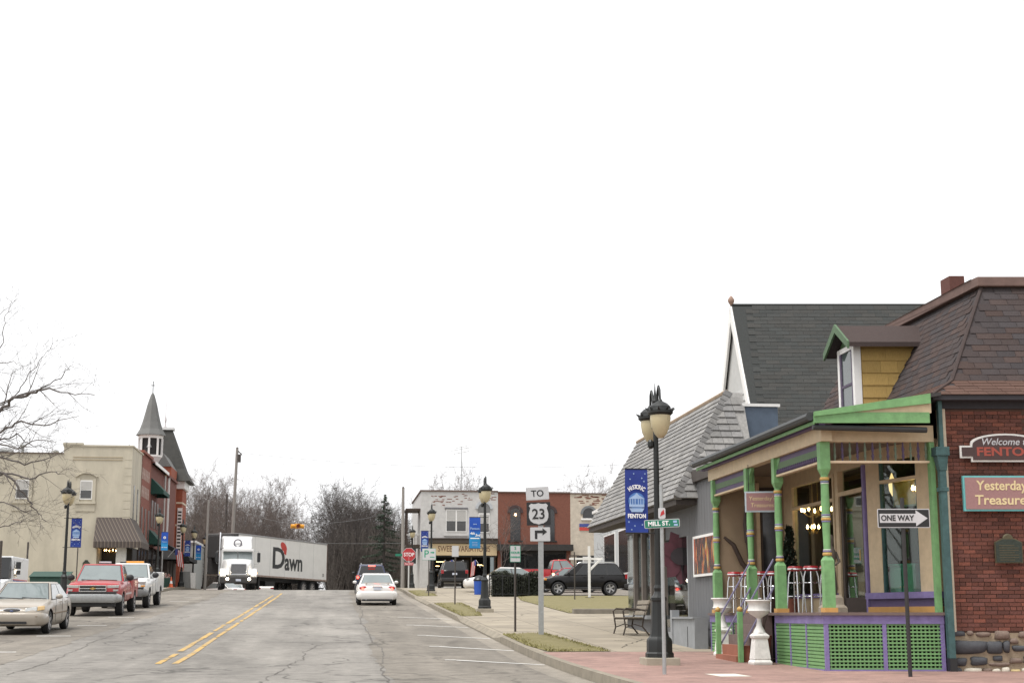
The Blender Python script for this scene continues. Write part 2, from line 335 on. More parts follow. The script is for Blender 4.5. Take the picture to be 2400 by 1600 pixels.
# painted markings
YEL = worn('worn_yellow_paint', (.44, .28, .08), (.23, .195, .14), .37, .53, 2.6); WMK = worn('worn_white_paint', (.66, .65, .62), (.3, .28, .25), .28, .40, 2.5)
def strip(m, s0, s1, ta, tb, wd, dz=.008):
    n_ = max(1, int(s1 - s0))
    for i in range(n_):
        f = i / n_; g = (i + 1) / n_; a = s0 + (s1 - s0) * f; b = s0 + (s1 - s0) * g; t1 = ta + (tb - ta) * f; t2 = ta + (tb - ta) * g
        m.add([R(a, t1 - wd / 2, dz), R(a, t1 + wd / 2, dz), R(b, t2 + wd / 2, dz), R(b, t2 - wd / 2, dz)], [(0, 1, 2, 3)])
rng = random.Random(3)
for t in (-3.42, -3.08):                                             # double yellow line, flaked away in places
    m = MB(); s = 30.3
    while s < 86:
        ln = rng.uniform(.5, 4); strip(m, s, s + ln, t + rng.uniform(-.015, .015), t + rng.uniform(-.015, .015), rng.uniform(.10, .14)); s += ln + rng.choice((.05, .15, .4, .9, .1))
    m.build('yellow_line', YEL, road)
for s in (30.7, 35.8, 41.0, 47.5, 54):                                # parking bay lines on the right
    m = MB(); m.add([R(s + .5, 2.32, .009), R(s + .5, 2.55, .009), R(s + .62, 2.55, .009), R(s + .62, 2.32, .009)], [(0, 1, 2, 3)])
    m.add([R(s + .37, 2.55, .009), R(s - 1.40, 4.15, .011), R(s - 1.26, 4.15, .011), R(s + .55, 2.55, .009)], [(0, 1, 2, 3)])
    m.build('parking_bay_line', WMK, road)
for s in (34.5, 41.4, 47.8, 54.2, 60.8, 67, 74, 81):                                 # bay ticks on the left
    m = MB(); m.add([R(s, -7.9, .009), R(s, -7.0, .009), R(s + .14, -7.0, .009), R(s + .14, -7.9, .009)], [(0, 1, 2, 3)]); m.build('parking_bay_line', WMK, road)
# turf
def turf(name, pts, dz, label, blades=1500, seed=1):
    rg = random.Random(seed); P2 = [Vector(p) for p in pts]; n = len(P2)
    t = thing(name, label, 'lawn', R(P2[0].x, P2[0].y)); t['kind'] = 'stuff'
    bm = bmesh.new(); f = bm.faces.new([bm.verts.new((p.x, p.y, 0)) for p in P2]); bmesh.ops.triangulate(bm, faces=[f])
    for _ in range(4): bmesh.ops.subdivide_edges(bm, edges=[e for e in bm.edges if e.calc_length() > .8], cuts=1, use_grid_fill=True)
    me = bpy.data.meshes.new('turf'); org = t.location.copy()
    cx = sum(p.x for p in P2) / n; cy = sum(p.y for p in P2) / n
    for v in bm.verts:
        edge = min(abs(((P2[(i + 1) % n] - P2[i]).normalized()).cross((Vector((v.co.x, v.co.y)) - P2[i]).to_3d() if False else (Vector((v.co.x, v.co.y)) - P2[i]))) for i in range(n))
        v.co = R(v.co.x, v.co.y, dz + min(.06, edge * .1)) - org
    bm.normal_update(); bm.to_mesh(me); bm.free(); me.materials.append(GRASSM); put('turf', me, t)
    m = MB(); x0 = min(p.x for p in P2); x1 = max(p.x for p in P2); y0 = min(p.y for p in P2); y1 = max(p.y for p in P2); k = 0
    while k < blades:
        p = Vector((rg.uniform(x0, x1), rg.uniform(y0, y1))); ins = False; j = n - 1
        for i in range(n):
            if (P2[i].y > p.y) != (P2[j].y > p.y) and p.x < (P2[j].x - P2[i].x) * (p.y - P2[i].y) / (P2[j].y - P2[i].y) + P2[i].x: ins = not ins
            j = i
        if not ins: continue
        k += 1; b = R(p.x, p.y, dz) - org; a = rg.uniform(0, 6.28); h = rg.uniform(.02, .06); d = Vector((math.cos(a), math.sin(a), 0)) * .012; tl = Vector((rg.uniform(-.05, .05), rg.uniform(-.05, .05), h))
        m.add([b - d, b + d, b + tl], [(0, 1, 2)])
    m.build('grass_blades', pm('dry_grass_blade', (.205, .185, .065), .8, .3, 3, rnd=.35), t, fix=False)
    return t
turf('grass_verge', [(39, 4.4), (39.3, 5.6), (31.6, 5.9), (31.5, 4.55), (34, 4.4)], .16, 'winter grass verge at the kerb round the highway route sign post', 4000, 1)
turf('grass_verge', [(66, 4.4), (66.8, 5.7), (57, 5.5), (52, 5.15), (51.5, 4.4)], .16, 'grass verge at the kerb beside the second street lamp on the right', 3000, 2)
turf('grass_verge', [(90, 4.4), (90, 5.7), (79.5, 5.5), (79, 4.4)], .16, 'small far grass verge at the kerb under the parking sign', 1500, 3)
turf('lawn', [(54.5, 8.6), (71, 8.9), (78, 9.6), (78.5, 21), (55, 21)], .17, 'yellowed winter lawn in front of the dark parked SUV', 9000, 4)
m = MB()
for a, b in zip([8.7 + i * .6 for i in range(9)], [9.3 + i * .6 for i in range(9)]):
    m.hexa([R(53.9, a, .1), R(53.9, b, .1), R(54.3, b, .1), R(54.3, a, .1), R(53.9, a, .32), R(53.9, b, .32), R(54.3, b, .32), R(54.3, a, .32)])
m.build('lawn_kerb', pm('dirty_kerb', (.2, .18, .15), .9, .25, 4))['kind'] = 'structure'
# pavement plate
m = MB(); p = at(1714, 1590, 23.5); s_, t_ = st(p.x, p.y)
m.add([R(s_ - .3, t_ - .25, .158), R(s_ - .3, t_ + .25, .158), R(s_ + .5, t_ + .2, .158), R(s_ + .5, t_ - .3, .158)], [(0, 1, 2, 3)]); m.build('utility_cover', pm('pale_concrete', (.62, .58, .5), .8, .1, 5), pavR)
# ================================================================== corner shop on the right: brick house with mansard roof and painted porch
X0, Y0 = 5.207, 25.0; ZG = zr(24) + .13
def sx(p): return Vector((p.x - p.y * SA, p.y * CA, p.z - ZG))
def S(a, b, z): return Vector((X0 + a - b * SA, Y0 + b * CA, z))
shop = thing('brick_shop', 'red brick corner shop with mansard roof, yellow dormer and green porch', 'shop', (X0, Y0, ZG))
BRICK = pm('red_brick', (.155, .052, .033), .85, .25, 30, bump=.3, bscale=70, rnd=.35, col2=(.11, .042, .032))
MORT = pm('mortar', (.105, .06, .045), .95, .15, 20, bump=.3)
SHIN = pm('asphalt_shingle', (.068, .048, .043), .95, .25, 40, bump=.3, bscale=120, rnd=.12, col2=(.050, .045, .047), spec=.2)
SHINR = pm('red_asphalt_shingle', (.095, .056, .044), .95, .2, 40, bump=.3, bscale=120, rnd=.12, spec=.2)
DKFAS = pm('dark_eave_and_shade', (.028, .026, .032), .7, .2); TEAL = pm('verdigris_metal', (.045, .10, .10), .55, .35, 9, metal=.2)
ORANGE = pm('ochre_paint', (.50, .27, .08), .6, .12); TAN = pm('tan_wall_paint', (.28, .21, .135), .7, .1, 3)
TRIM = pm('pale_trim', (.58, .50, .38), .7, .15, 12); WOOD = pm('dark_wood', (.045, .028, .02), .6, .25, 12)
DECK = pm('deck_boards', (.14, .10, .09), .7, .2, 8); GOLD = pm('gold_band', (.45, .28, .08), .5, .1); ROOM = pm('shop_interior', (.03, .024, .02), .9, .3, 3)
SHOPGLASS = glassmat('shop_glass', (.88, .98, .93), .95, ior=1.5)
# --- walls: mortar bed, bricks, stones
m = MB(sx); m.box(2.2, 3.62, .03, .3, .85, 4.62); bed = m.build('wall', MORT, shop)
m = MB(sx); m.box(3.62, 7.5, .0, .3, .85, 4.62); m.build('wall_extension', pm('brick_wall_far', (.12, .042, .032), .9, .2, 10), shop)
m = MB(sx); m.box(7.2, 7.5, .3, 9, .3, 4.8); m.build('side_wall', pm('brick_wall_far', (.12, .042, .032), .9, .2, 10), shop)
bm_ = MB(); bm_.box(-.0965, .0965, 0, .06, -.0285, .0285); bme = bm_.mesh('brick', BRICK)
hb = MB(); hb.box(-.046, .046, 0, .06, -.0285, .0285); hme = hb.mesh('brick', BRICK)
rg = random.Random(5); full = []; half = []
for r in range(55):
    z = .925 + r * .0672 - ZG
    if r % 6 == 5:
        x = 2.2 + .05
        while x < 3.6: half.append(Matrix.Translation((x, .012 + rg.uniform(-.003, .003), z))); x += .103
    else:
        x = 2.2 + (.10 if r % 2 else .0 ) + (.0 if r % 2 else .0)
        if r % 2 == 0: half.append(Matrix.Translation((2.247, .012, z))); x = 2.247 + .046 + .01 + .0965
        else: x = 2.2 + .0975
        while x < 3.55: full.append(Matrix.Translation((x, .012 + rg.uniform(-.003, .003), z))); x += .203
pieces(bed, 'brick', bme, full, 300, 'brick_field'); pieces(bed, 'brick', hme, half, 0, 'header_bricks')
m = MB(sx); m.box(2.17, 7.5, .02, .35, .0, .86); fnd = m.build('foundation', pm('rubble_mortar', (.27, .215, .15), .95, .25, 8, bump=.5, bscale=25), shop)
SD = pm('dark_fieldstone', (.055, .058, .065), .7, .3, 9, bump=.3, bscale=20); SB = pm('brown_fieldstone', (.17, .125, .10), .8, .3, 9, bump=.3, bscale=20); SW = pm('pale_fieldstone', (.52, .48, .40), .8, .2, 9, bump=.2); SY = pm('yellow_fieldstone', (.5, .40, .2), .8, .2, 9)
for (x0, x1, y0, y1, mt) in [(312, 392, 1272, 1303, SD), (318, 512, 1320, 1406, SD), (516, 600, 1328, 1402, SD), (604, 642, 1328, 1392, SD), (316, 402, 1424, 1468, SD), (424, 522, 1418, 1466, SD), (548, 602, 1412, 1442, SD),
        (562, 642, 1270, 1322, SB), (448, 542, 1278, 1306, SB), (690, 760, 1276, 1312, SB), (662, 750, 1352, 1388, SD), (648, 716, 1424, 1456, SB), (378, 490, 1482, 1512, SW), (492, 542, 1482, 1508, SB), (546, 592, 1484, 1510, SW),
        (594, 646, 1478, 1512, SW), (655, 702, 1487, 1509, SY), (326, 374, 1480, 1512, SD), (400, 440, 1270, 1300, SB), (530, 640, 1448, 1474, SB), (716, 800, 1410, 1460, SD), (715, 790, 1480, 1512, SW), (640, 690, 1312, 1346, SB)]:
    u0, u1 = 2100 + x0 * .4147, 2100 + x1 * .4147; v0, v1 = 950 + y0 * .4147, 950 + y1 * .4147
    p = at(u0, v1, 25); q = at(u1, v0, 25); cx, cz = (p.x + q.x) / 2 - X0, (p.z + q.z) / 2 - ZG; hw, hh = (q.x - p.x) / 2, (q.z - p.z) / 2
    bm = bmesh.new(); bmesh.ops.create_icosphere(bm, subdivisions=2, radius=1)
    rr = random.Random(x0); ph = [rr.uniform(0, 6) for _ in range(3)]
    for v in bm.verts:
        d = v.co; k = 1 + .12 * math.sin(3 * d.x + ph[0]) + .1 * math.sin(4 * d.z + ph[1])
        f = lambda c: math.copysign(abs(c) ** .6, c)
        v.co = Vector((f(d.x) * k * hw, d.y * min(hh * .9, .08), f(d.z) * k * hh))
    me = bpy.data.meshes.new('stone'); bm.to_mesh(me); bm.free(); me.materials.append(mt)
    for p_ in me.polygons: p_.use_smooth = True
    put('stone', me, fnd, (cx, .02, cz))
m = MB(sx); m.box(2.13, 2.2, -.015, .2, .88, 4.62); m.build('corner_trim', TRIM, shop)
m = MB(sx); m.box(2.1, 7.5, -.03, .3, 4.62, 4.74); m.build('eave_shade_band', DKFAS, shop)  # dark band stands in for the shade under the cornice
m = MB(sx); m.box(1.9, 7.6, -.28, .3, 4.74, 4.82); m.build('cornice', DKFAS, shop)
# --- mansard roof: flared foot, steep body, top moulding
ea, eb = 1.88, -.3; f_run, f_z = .6, 5.15; t_run, t_z = 1.7, 7.08; E2 = 8.2
roof = MB(sx)
ring = lambda d, z: [(ea + d, eb + d, z), (7.8, eb + d, z), (7.8, E2, z), (ea + d, E2, z)]
L0, L1, L2 = ring(0, 4.82), ring(f_run, f_z), ring(t_run, t_z)
roof.add(L0 + L1 + L2, [(0, 1, 5, 4), (4, 5, 9, 8), (3, 0, 4, 7), (7, 4, 8, 11), (8, 9, 10, 11), (2, 3, 7, 6), (6, 7, 11, 10), (1, 2, 6, 5), (5, 6, 10, 9), (0, 3, 2, 1)])
rf = roof.build('roof', SHIN, shop)
def shingles(parent, p0, ux, up, length, height, expo, wd, mat, trimL=0, trimR=0, th=.012, cap=300, name='shingle', order=0, skip=None, seed=1, stuff=None):
    """courses of shingles from the eave up; trimL/R narrow the field towards the top (hips)"""
    rg = random.Random(seed); n = ux.cross(up).normalized()
    b = MB(); b.hexa([(-wd / 2 + .004, 0, 0), (wd / 2 - .004, 0, 0), (wd / 2 - .004, expo * 1.25, -.001), (-wd / 2 + .004, expo * 1.25, -.001), (-wd / 2 + .004, 0, th), (wd / 2 - .004, 0, th), (wd / 2 - .004, expo * 1.25, .003), (-wd / 2 + .004, expo * 1.25, .003)])
    me = b.mesh(name, mat); out = []
    for r in range(int(height / expo)):
        h = r * expo; f = h / height; a = trimL * f + wd / 2; e = length - trimR * f - wd / 2; x = a + (wd / 2 if r % 2 else 0)
        while x <= e + 1e-6:
            o = p0 + ux * x + up * h
            if not (skip and skip(o)): out.append(XF(ux, up, n, o + n * rg.uniform(.002, .006)))
            x += wd
    if order: out.sort(key=lambda M: M.translation.y)
    pieces(parent, name, me, out, cap, stuff)
V3 = Vector
def slope_axes(p, q, top):                                            # eave p->q, and a point above p
    ux = (q - p).normalized(); up = top - p; up = (up - ux * up.dot(ux)); h = up.length; return ux, up.normalized(), h
# front slope
p, q, tp = sx(V3(L1[0])), sx(V3((5.0, eb + f_run, f_z))), sx(V3((ea + f_run, eb + t_run, t_z)))
ux, up, h = slope_axes(p, q, tp); shingles(rf, p, ux, up, (q - p).length, h, .135, .32, SHIN, trimL=t_run - f_run, cap=100, seed=2, stuff='shingle_field')
p, q, tp = sx(V3(L0[0])), sx(V3((5.0, eb, 4.82))), sx(V3((ea, eb + f_run, f_z)))
ux, up, h = slope_axes(p, q, tp); shingles(rf, p, ux, up, (q - p).length, h, .135, .32, SHINR, trimL=f_run, cap=20, seed=3, stuff='shingle_field')
# street slope (nearest first)
p, q, tp = sx(V3((ea + f_run, E2, f_z))), sx(V3(L1[0])), sx(V3((ea + t_run, E2, t_z)))
ux, up, h = slope_axes(p, q, tp); shingles(rf, p, ux, up, (q - p).length, h, .135, .32, SHIN, trimR=t_run - f_run, cap=160, order=1, seed=4, stuff='shingle_field', skip=lambda o: 3.5 < o.y / CA < 4.55 and o.z < 6.3 - ZG)
p, q, tp = sx(V3(L0[3])), sx(V3(L0[0])), sx(V3((ea + f_run, E2, f_z)))
ux, up, h = slope_axes(p, q, tp); shingles(rf, p, ux, up, (q - p).length, h, .135, .32, SHINR, trimR=f_run, cap=20, order=1, seed=5, stuff='shingle_field', skip=lambda o: 3.5 < o.y / CA < 4.55)
for (d0, z0, d1, z1) in ((0, 4.83, f_run, f_z + .01), (f_run, f_z + .01, t_run, t_z)):
    m = MB(sx); m.tube([(ea + d0, eb + d0, z0), (ea + d1, eb + d1, z1)], .035, 6); m.build('hip_cap', SHIN, rf)
m = MB(sx); m.box(ea + t_run - .12, 7.8, eb + t_run - .12, eb + t_run + .15, t_z - .02, t_z + .16); m.box(ea + t_run - .12, ea + t_run + .15, eb + t_run + .15, E2, t_z - .02, t_z + .16); m.build('roof_moulding', pm('roof_moulding', (.145, .092, .078), .8, .2), rf, bevel=.02)
m = MB(sx); ch = at(2232, 700, 29.3); ca, cb = ch.x - X0 + 4.3 * SA, 4.3; m.box(ca - .13, ca + .17, cb - .2, cb + .25, 6.9, 7.9); m.build('chimney', BRICK, rf)
# --- dormer towards the street
DY = pm('yellow_shake', (.40, .265, .085), .8, .18, 10, bump=.2, rnd=.12, stretch=(8, 8, 1))
dz0, dz1, db0, db1, da = 4.95, 6.42, 3.6, 4.5, 1.98
m = MB(sx); m.box(da, 4.2, db0, db1, dz0 - .1, dz1); dorm = m.build('dormer', DY, shop)
rows = [(dz0 - .1 + i * .245, dz0 + .15 + i * .245) for i in range(6)]
k = random.Random(9)
for (za, zb) in rows:
    x = da + .12
    while x < da + 1.75:
        wd = k.uniform(.3, .6); mm = MB(sx); mm.hexa([(x, db0 - .028, za), (x + wd - .004, db0 - .028, za), (x + wd - .004, db0, za), (x, db0, za), (x, db0 - .008, zb), (x + wd - .004, db0 - .008, zb), (x + wd - .004, db0, zb), (x, db0, zb)])
        mm.build('wall_shake', DY, dorm); x += wd
m = MB(sx)
for y0, y1 in ((db0 - .03, db0 + .08), (db1 - .08, db1 + .02)): m.box(da - .04, da + .1, y0, y1, dz0 - .1, dz1)
m.box(da - .04, da + .05, db0 + .12, db1 - .12, dz1 - .1, dz1); m.box(da - .08, da + .05, db0 + .05, db1 - .05, dz0 - .1, dz0 + .02); m.build('window_surround', WHITE, dorm)
m = MB(sx); m.box(da - .03, da + .0, db0 + .08, db0 + .17, dz0, dz1 - .1); m.box(da - .03, da, db1 - .17, db1 - .08, dz0, dz1 - .1); m.box(da - .03, da, db0 + .17, db1 - .17, 5.62, 5.67); m.build('window_sash', pm('dark_sash', (.07, .05, .09), .6), dorm)
m = MB(sx); m.box(da - .012, da - .004, db0 + .15, db1 - .15, dz0 + .02, dz1 - .1); m.build('window_pane', pm('dormer_glass', (.07, .085, .085), .05, .1, spec=.7), dorm)
cbm = (db0 + db1) / 2; ov = .28; rz = 6.86
for sgn in (-1, 1):
    y_e = cbm + sgn * (.45 + ov); m = MB(sx)
    m.add([(da - .2, cbm, rz), (4.4, cbm, rz), (4.4, y_e, dz1 - .02), (da - .2, y_e, dz1 - .02), (da - .2, cbm, rz - .09), (4.4, cbm, rz - .09), (4.4, y_e, dz1 - .11), (da - .2, y_e, dz1 - .11)], [(0, 1, 2, 3), (7, 6, 5, 4), (0, 3, 7, 4), (1, 5, 6, 2), (3, 2, 6, 7), (0, 4, 5, 1)])
    dr = m.build('dormer_roof', SHIN, dorm)
    m = MB(sx); m.add([(da - .24, cbm, rz + .03), (da - .24, y_e, dz1 + .0), (da - .24, y_e, dz1 - .15), (da - .24, cbm, rz - .14), (da - .2, cbm, rz + .03), (da - .2, y_e, dz1 + .0), (da - .2, y_e, dz1 - .15), (da - .2, cbm, rz - .14)], [(0, 1, 2, 3), (7, 6, 5, 4), (0, 4, 5, 1), (3, 2, 6, 7), (1, 5, 6, 2), (0, 3, 7, 4)])
    m.build('barge_board', pm('shaded_green_paint', (.065, .12, .058), .6, .2, 8), dorm)  # green darkened to carry the shadow on the dormer gable
m = MB(sx); m.add([(da, db0, dz1), (da, db1, dz1), (da, cbm, rz - .1), (da + .1, db0, dz1), (da + .1, db1, dz1), (da + .1, cbm, rz - .1)], [(0, 1, 2), (5, 4, 3), (0, 3, 4, 1), (1, 4, 5, 2), (2, 5, 3, 0)]); m.build('dormer_gable', pm('shaded_green_paint', (.065, .12, .058)), dorm)
# --- downspout with conductor head
m = MB(sx); m.box(2.0, 2.11, -.16, -.05, .45, 3.55); m.box(2.03, 2.10, -.15, -.06, 3.95, 4.74); m.hexa([(2.0, -.17, 3.55), (2.12, -.17, 3.55), (2.12, -.04, 3.55), (2.0, -.04, 3.55), (1.95, -.2, 3.8), (2.14, -.2, 3.8), (2.14, -.02, 3.8), (1.95, -.02, 3.8)]); m.box(1.93, 2.16, -.22, -.01, 3.8, 3.95)
m.box(1.98, 2.13, -.18, -.03, 3.2, 3.27); m.build('downspout', TEAL, shop, bevel=.008)
m = MB(sx); m.box(2.0, 2.12, -.17, -.04, .1, .45); m.build('downspout_boot', BLACK, shop)
# --- porch deck, rim, lattice
DZ = 1.2; PL = 7.55
m = MB(sx); m.box(-.06, 2.05, -.06, PL, DZ - .05, DZ); deck = m.build('deck', DECK, shop)
m = MB(sx); m.box(-.02, 2.0, -.02, .04, DZ - .19, DZ - .05); m.box(-.02, .04, .04, 2.75, DZ - .19, DZ - .05); m.box(-.02, .04, 4.75, PL, DZ - .19, DZ - .05); m.build('deck_rim', PURP, shop)
m = MB(sx); 
for a in (0.0, .965, 1.93): m.box(a, a + .065, -.015, .045, ZG, DZ - .19)
m.box(.065, 1.93, -.014, .044, ZG - .02, ZG + .05); m.build('lattice_frame', PURP, shop)
m = MB(sx); 
for b in (.93, 1.84, 2.74, 4.75, 5.7, 6.6, 7.48): mm = MB(sx); mm.box(-.012, .045, b, b + .05, ZG - .05, DZ - .19); mm.build('lattice_post', PURP, shop)
for b_, c_ in ((.045, .93), (.98, 1.84), (1.89, 2.74), (4.8, 5.7), (5.75, 6.6), (6.65, 7.48)): mm = MB(sx); mm.box(-.01, .044, b_, c_, ZG - .05, ZG + .05); mm.build('lattice_rail', PURP, shop)
zb, zt = ZG + .05, DZ - .19
LG = pm('lattice_green_paint', (.15, .31, .12), .55, .12, 6, rnd=.08)
for a0, a1 in ((.065, .965), (1.03, 1.93)):
    n = 13; pt = (a1 - a0) / n; pz = (zt - zb) / 12.5
    for i in range(n):
        a = a0 + (i + .5) * pt - .0175; mm = MB(sx); mm.box(a + .005, a + .03, .012, .022, zb, zt); mm.build('lattice_slat', LG, shop)
    for i in range(13):
        z = zb + i * pz + .002; mm = MB(sx); mm.box(a0, a1, 0, .011, z, z + .026); mm.build('lattice_slat', LG, shop)
for b0, b1 in ((.045, .93), (.98, 1.84), (1.89, 2.74), (4.8, 5.7), (5.75, 6.6), (6.65, 7.48)):
    n = 12; pt = (b1 - b0) / n; pz = (zt - zb) / 12.5
    for i in range(n):
        b = b0 + (i + .5) * pt - .0175; mm = MB(sx); mm.box(.014, .024, b, b + .035, zb, zt); mm.build('lattice_slat', LG, shop)
    for i in range(13):
        z = zb + i * pz + .002; mm = MB(sx); mm.box(.0, .012, b0, b1, z, z + .042); mm.build('lattice_slat', LG, shop)
m = MB(sx); m.box(.2, 2.0, .25, PL, ZG - .1, ZG + .06); m.build('crawl_space_earth', pm('soil', (.06, .045, .03), .95), shop); m = MB(sx); m.box(.12, 1.95, .5, .55, ZG, DZ - .06); m.box(.5, .55, .55, PL, ZG, DZ - .06); m.build('lattice_dark_backing', DARK, shop)  # dark earth and backing added so the lattice holes stay dark
# --- porch posts
def porch_post(a, b):
    prof = [(.085, 0), (.085, .80), (.06, .88), (.056, 1.0), (.07, 1.9), (.06, 2.12), (.085, 2.22), (.085, 2.86)]
    m = MB(sx); c0 = V3((a, b, DZ + .07)); w_ = .085
    m.box(a - w_, a + w_, b - w_, b + w_, DZ + .07, DZ + .86); m.hexa([(a - w_, b - w_, DZ + .86), (a + w_, b - w_, DZ + .86), (a + w_, b + w_, DZ + .86), (a - w_, b + w_, DZ + .86), (a - .05, b - .05, DZ + .93), (a + .05, b - .05, DZ + .93), (a + .05, b + .05, DZ + .93), (a - .05, b + .05, DZ + .93)])
    m.lathe([(.06, .92), (.055, 1.0), (.066, 1.5), (.072, 1.75), (.066, 2.0), (.06, 2.3)], 14, (a, b, DZ))
    m.box(a - w_, a + w_, b - w_, b + w_, DZ + 2.4, 4.06); m.hexa([(a - .05, b - .05, DZ + 2.3), (a + .05, b - .05, DZ + 2.3), (a + .05, b + .05, DZ + 2.3), (a - .05, b + .05, DZ + 2.3), (a - w_, b - w_, DZ + 2.4), (a + w_, b - w_, DZ + 2.4), (a + w_, b + w_, DZ + 2.4), (a - w_, b + w_, DZ + 2.4)])
    po = m.build('porch_post', GREENP, shop, smooth=40)
    mm = MB(sx); mm.box(a - .11, a + .11, b - .11, b + .11, DZ, DZ + .075); mm.build('post_plinth', ORANGE, po)
    for z, mt, r, hh in ((.94, GOLD, .078, .05), (1.0, PURP, .07, .02), (1.03, WHITE, .068, .012), (1.5, PURP, .076, .022), (1.53, GOLD, .08, .045), (1.585, WHITE, .075, .012), (1.61, PURP, .076, .022), (2.15, WHITE, .07, .012), (2.17, PURP, .072, .022), (2.21, GOLD, .078, .05)):
        mm = MB(sx); mm.lathe([(r * .92, 0), (r, hh * .3), (r, hh * .7), (r * .92, hh)], 14, (a, b, DZ + z)); mm.build('post_ring', mt, po)
PB = (.1, 2.8, 4.72, 7.4)
for b in PB: porch_post(.13, b)
m = MB(sx); a, b = 1.98, .12; m.box(a - .05, a + .03, b - .07, b + .06, DZ, 4.06); m.build('wall_post', GREENP, shop)
# brackets, beam, friezes
PD = pm('dusty_shaded_purple', (.085, .06, .12), .65); GD = pm('dusty_shaded_green', (.085, .145, .07), .65)  # dusty frieze paints, darkened further for the porch shade
m = MB(sx); m.box(.04, .22, -.1, PL + .1, 4.06, 4.34); m.box(.22, 2.0, .03, .2, 4.06, 4.34); m.build('porch_beam', CREAM, shop)
for i, (b0, b1) in enumerate(((.19, 2.71), (4.81, 7.31))):
    for z0, z1, mt in ((3.96, 4.055, PD), (3.84, 3.96, GD), (3.745, 3.84, PD)):
        mm = MB(sx); mm.box(.11 - (.006 if mt is GD else 0), .15, b0, b1, z0 + .002, z1); mm.build('frieze_board', mt, shop)
    n = 22
    for k_ in range(n):
        y = b0 + (k_ + .5) * (b1 - b0) / n
        if i == 0 : mm = MB(sx); mm.lathe([(.012, 0), (.022, .03), (.012, .06), (.012, .09)], 6, (.088, y, 3.748)); mm.build('frieze_spindle', PD, shop)
    mm = MB(sx); mm.box(.08, .18, b0, b1, 3.705, 3.742); mm.build('frieze_rail', CREAM, shop)
mm = MB(sx); mm.box(.23, 1.95, .08, .17, 3.705, 3.742); mm.build('frieze_rail', pm('pale_cream_paint', (.72, .58, .40), .6, .06), shop)
for i in range(13):
    x = .33 + i * .13; mm = MB(sx); mm.lathe([(.014, 0), (.014, .03), (.026, .08), (.014, .13), (.026, .2), (.014, .26), (.014, .32)], 8, (x, .12, 3.742)); mm.build('frieze_spindle', PD if i % 2 else pm('grey_green_paint', (.13, .17, .12), .6), shop)
for b in (2.8, 4.72):
    for sg in (-1, 1):
        poly = [(0, 0), (.02, 0), (.06, .14), (.2, .26), (.2, .3), (0, .3)]
        m = MB(sx); m.add([(.10, b + sg * (.08 + q[0]), 3.75 + q[1]) for q in poly] + [(.16, b + sg * (.08 + q[0]), 3.75 + q[1]) for q in poly], [tuple(range(6)), tuple(range(11, 5, -1))] + [(i, i + 6, (i + 1) % 6 + 6, (i + 1) % 6) for i in range(6)]); m.build('porch_bracket', GREENP, shop)
# porch roof
zo, zi = 4.46, 4.80; ao, ai = -.17, 2.0; b0, b1 = -.38, PL + .3
m = MB(sx); m.hexa([(ao, b0, zo), (ai, b0, zi), (ai, b1, zi), (ao, b1, zo), (ao, b0, zo + .06), (ai, b0, zi + .06), (ai, b1, zi + .06), (ao, b1, zo + .06)]); m.build('porch_roof', pm('dark_roofing', (.045, .042, .042), .9, .25, 20), shop)
m = MB(sx); m.tube([(ao - .05, b0 + .02, zo - .015), (ao - .05, b1, zo - .015)], .075, 8); m.build('gutter', pm('dark_gutter', (.03, .033, .034), .5, .2), shop)
m = MB(sx); m.box(ao, ao + .03, b0 + .03, b1, zo - .15, zo - .09); m.build('eave_fascia', GREENP, shop)
m = MB(sx); m.box(ao + .03, .2, b0 + .05, b1 - .05, 4.342, 4.36); m.box(ao + .1, ao + .2, b0 + .04, b1, 4.30, 4.34); m.build('soffit_moulding', pm('purple_dark_paint', (.10, .07, .16), .6), shop)
m = MB(sx); m.hexa([(ao, b0 - .02, zo - .13), (ai - .22, b0 - .02, zo - .13), (ai - .22, b0 + .02, zo - .13), (ao, b0 + .02, zo - .13), (ao, b0 - .02, zo + .05), (ai - .22, b0 - .02, zo + .05), (ai - .22, b0 + .02, zo + .05), (ao, b0 + .02, zo + .05)]); m.build('gable_board', GREENP, shop)
dzr = lambda a: zo + .06 + (a - ao) * (zi - zo) / (ai - ao)
m = MB(sx); m.hexa([(ao, b0 - .05, zo - .02), (ai - .2, b0 - .05, dzr(ai - .2) - .17), (ai - .2, b0 - .02, dzr(ai - .2) - .17), (ao, b0 - .02, zo - .02), (ao, b0 - .05, dzr(ao)), (ai - .2, b0 - .05, dzr(ai - .2)), (ai - .2, b0 - .02, dzr(ai - .2)), (ao, b0 - .02, dzr(ao))]); m.build('rake_board', GREENP, shop)
m = MB(sx); m.add([(.3, b0 + .0, zo + .04), (ai - .18, b0, zo + .04), (ai - .18, b0, dzr(ai - .18) - .05), (.3, b0 + .05, zo + .04), (ai - .18, b0 + .05, zo + .04), (ai - .18, b0 + .05, dzr(ai - .18) - .05)], [(0, 1, 2), (5, 4, 3), (0, 3, 4, 1), (1, 4, 5, 2), (2, 5, 3, 0)]); m.build('gable_infill', CREAM, shop)
m = MB(sx); m.tube([(ao, b0 + .07, zo - .19), (ai - .25, b0 + .07, zo - .24)], .05, 8); m.build('gutter', pm('dark_gutter', (.03, .033, .034)), shop)
m = MB(sx); m.box(.22, 2.0, .2, PL, 4.15, 4.18); m.build('porch_ceiling', pm('porch_ceiling', (.16, .13, .10), .8), shop)
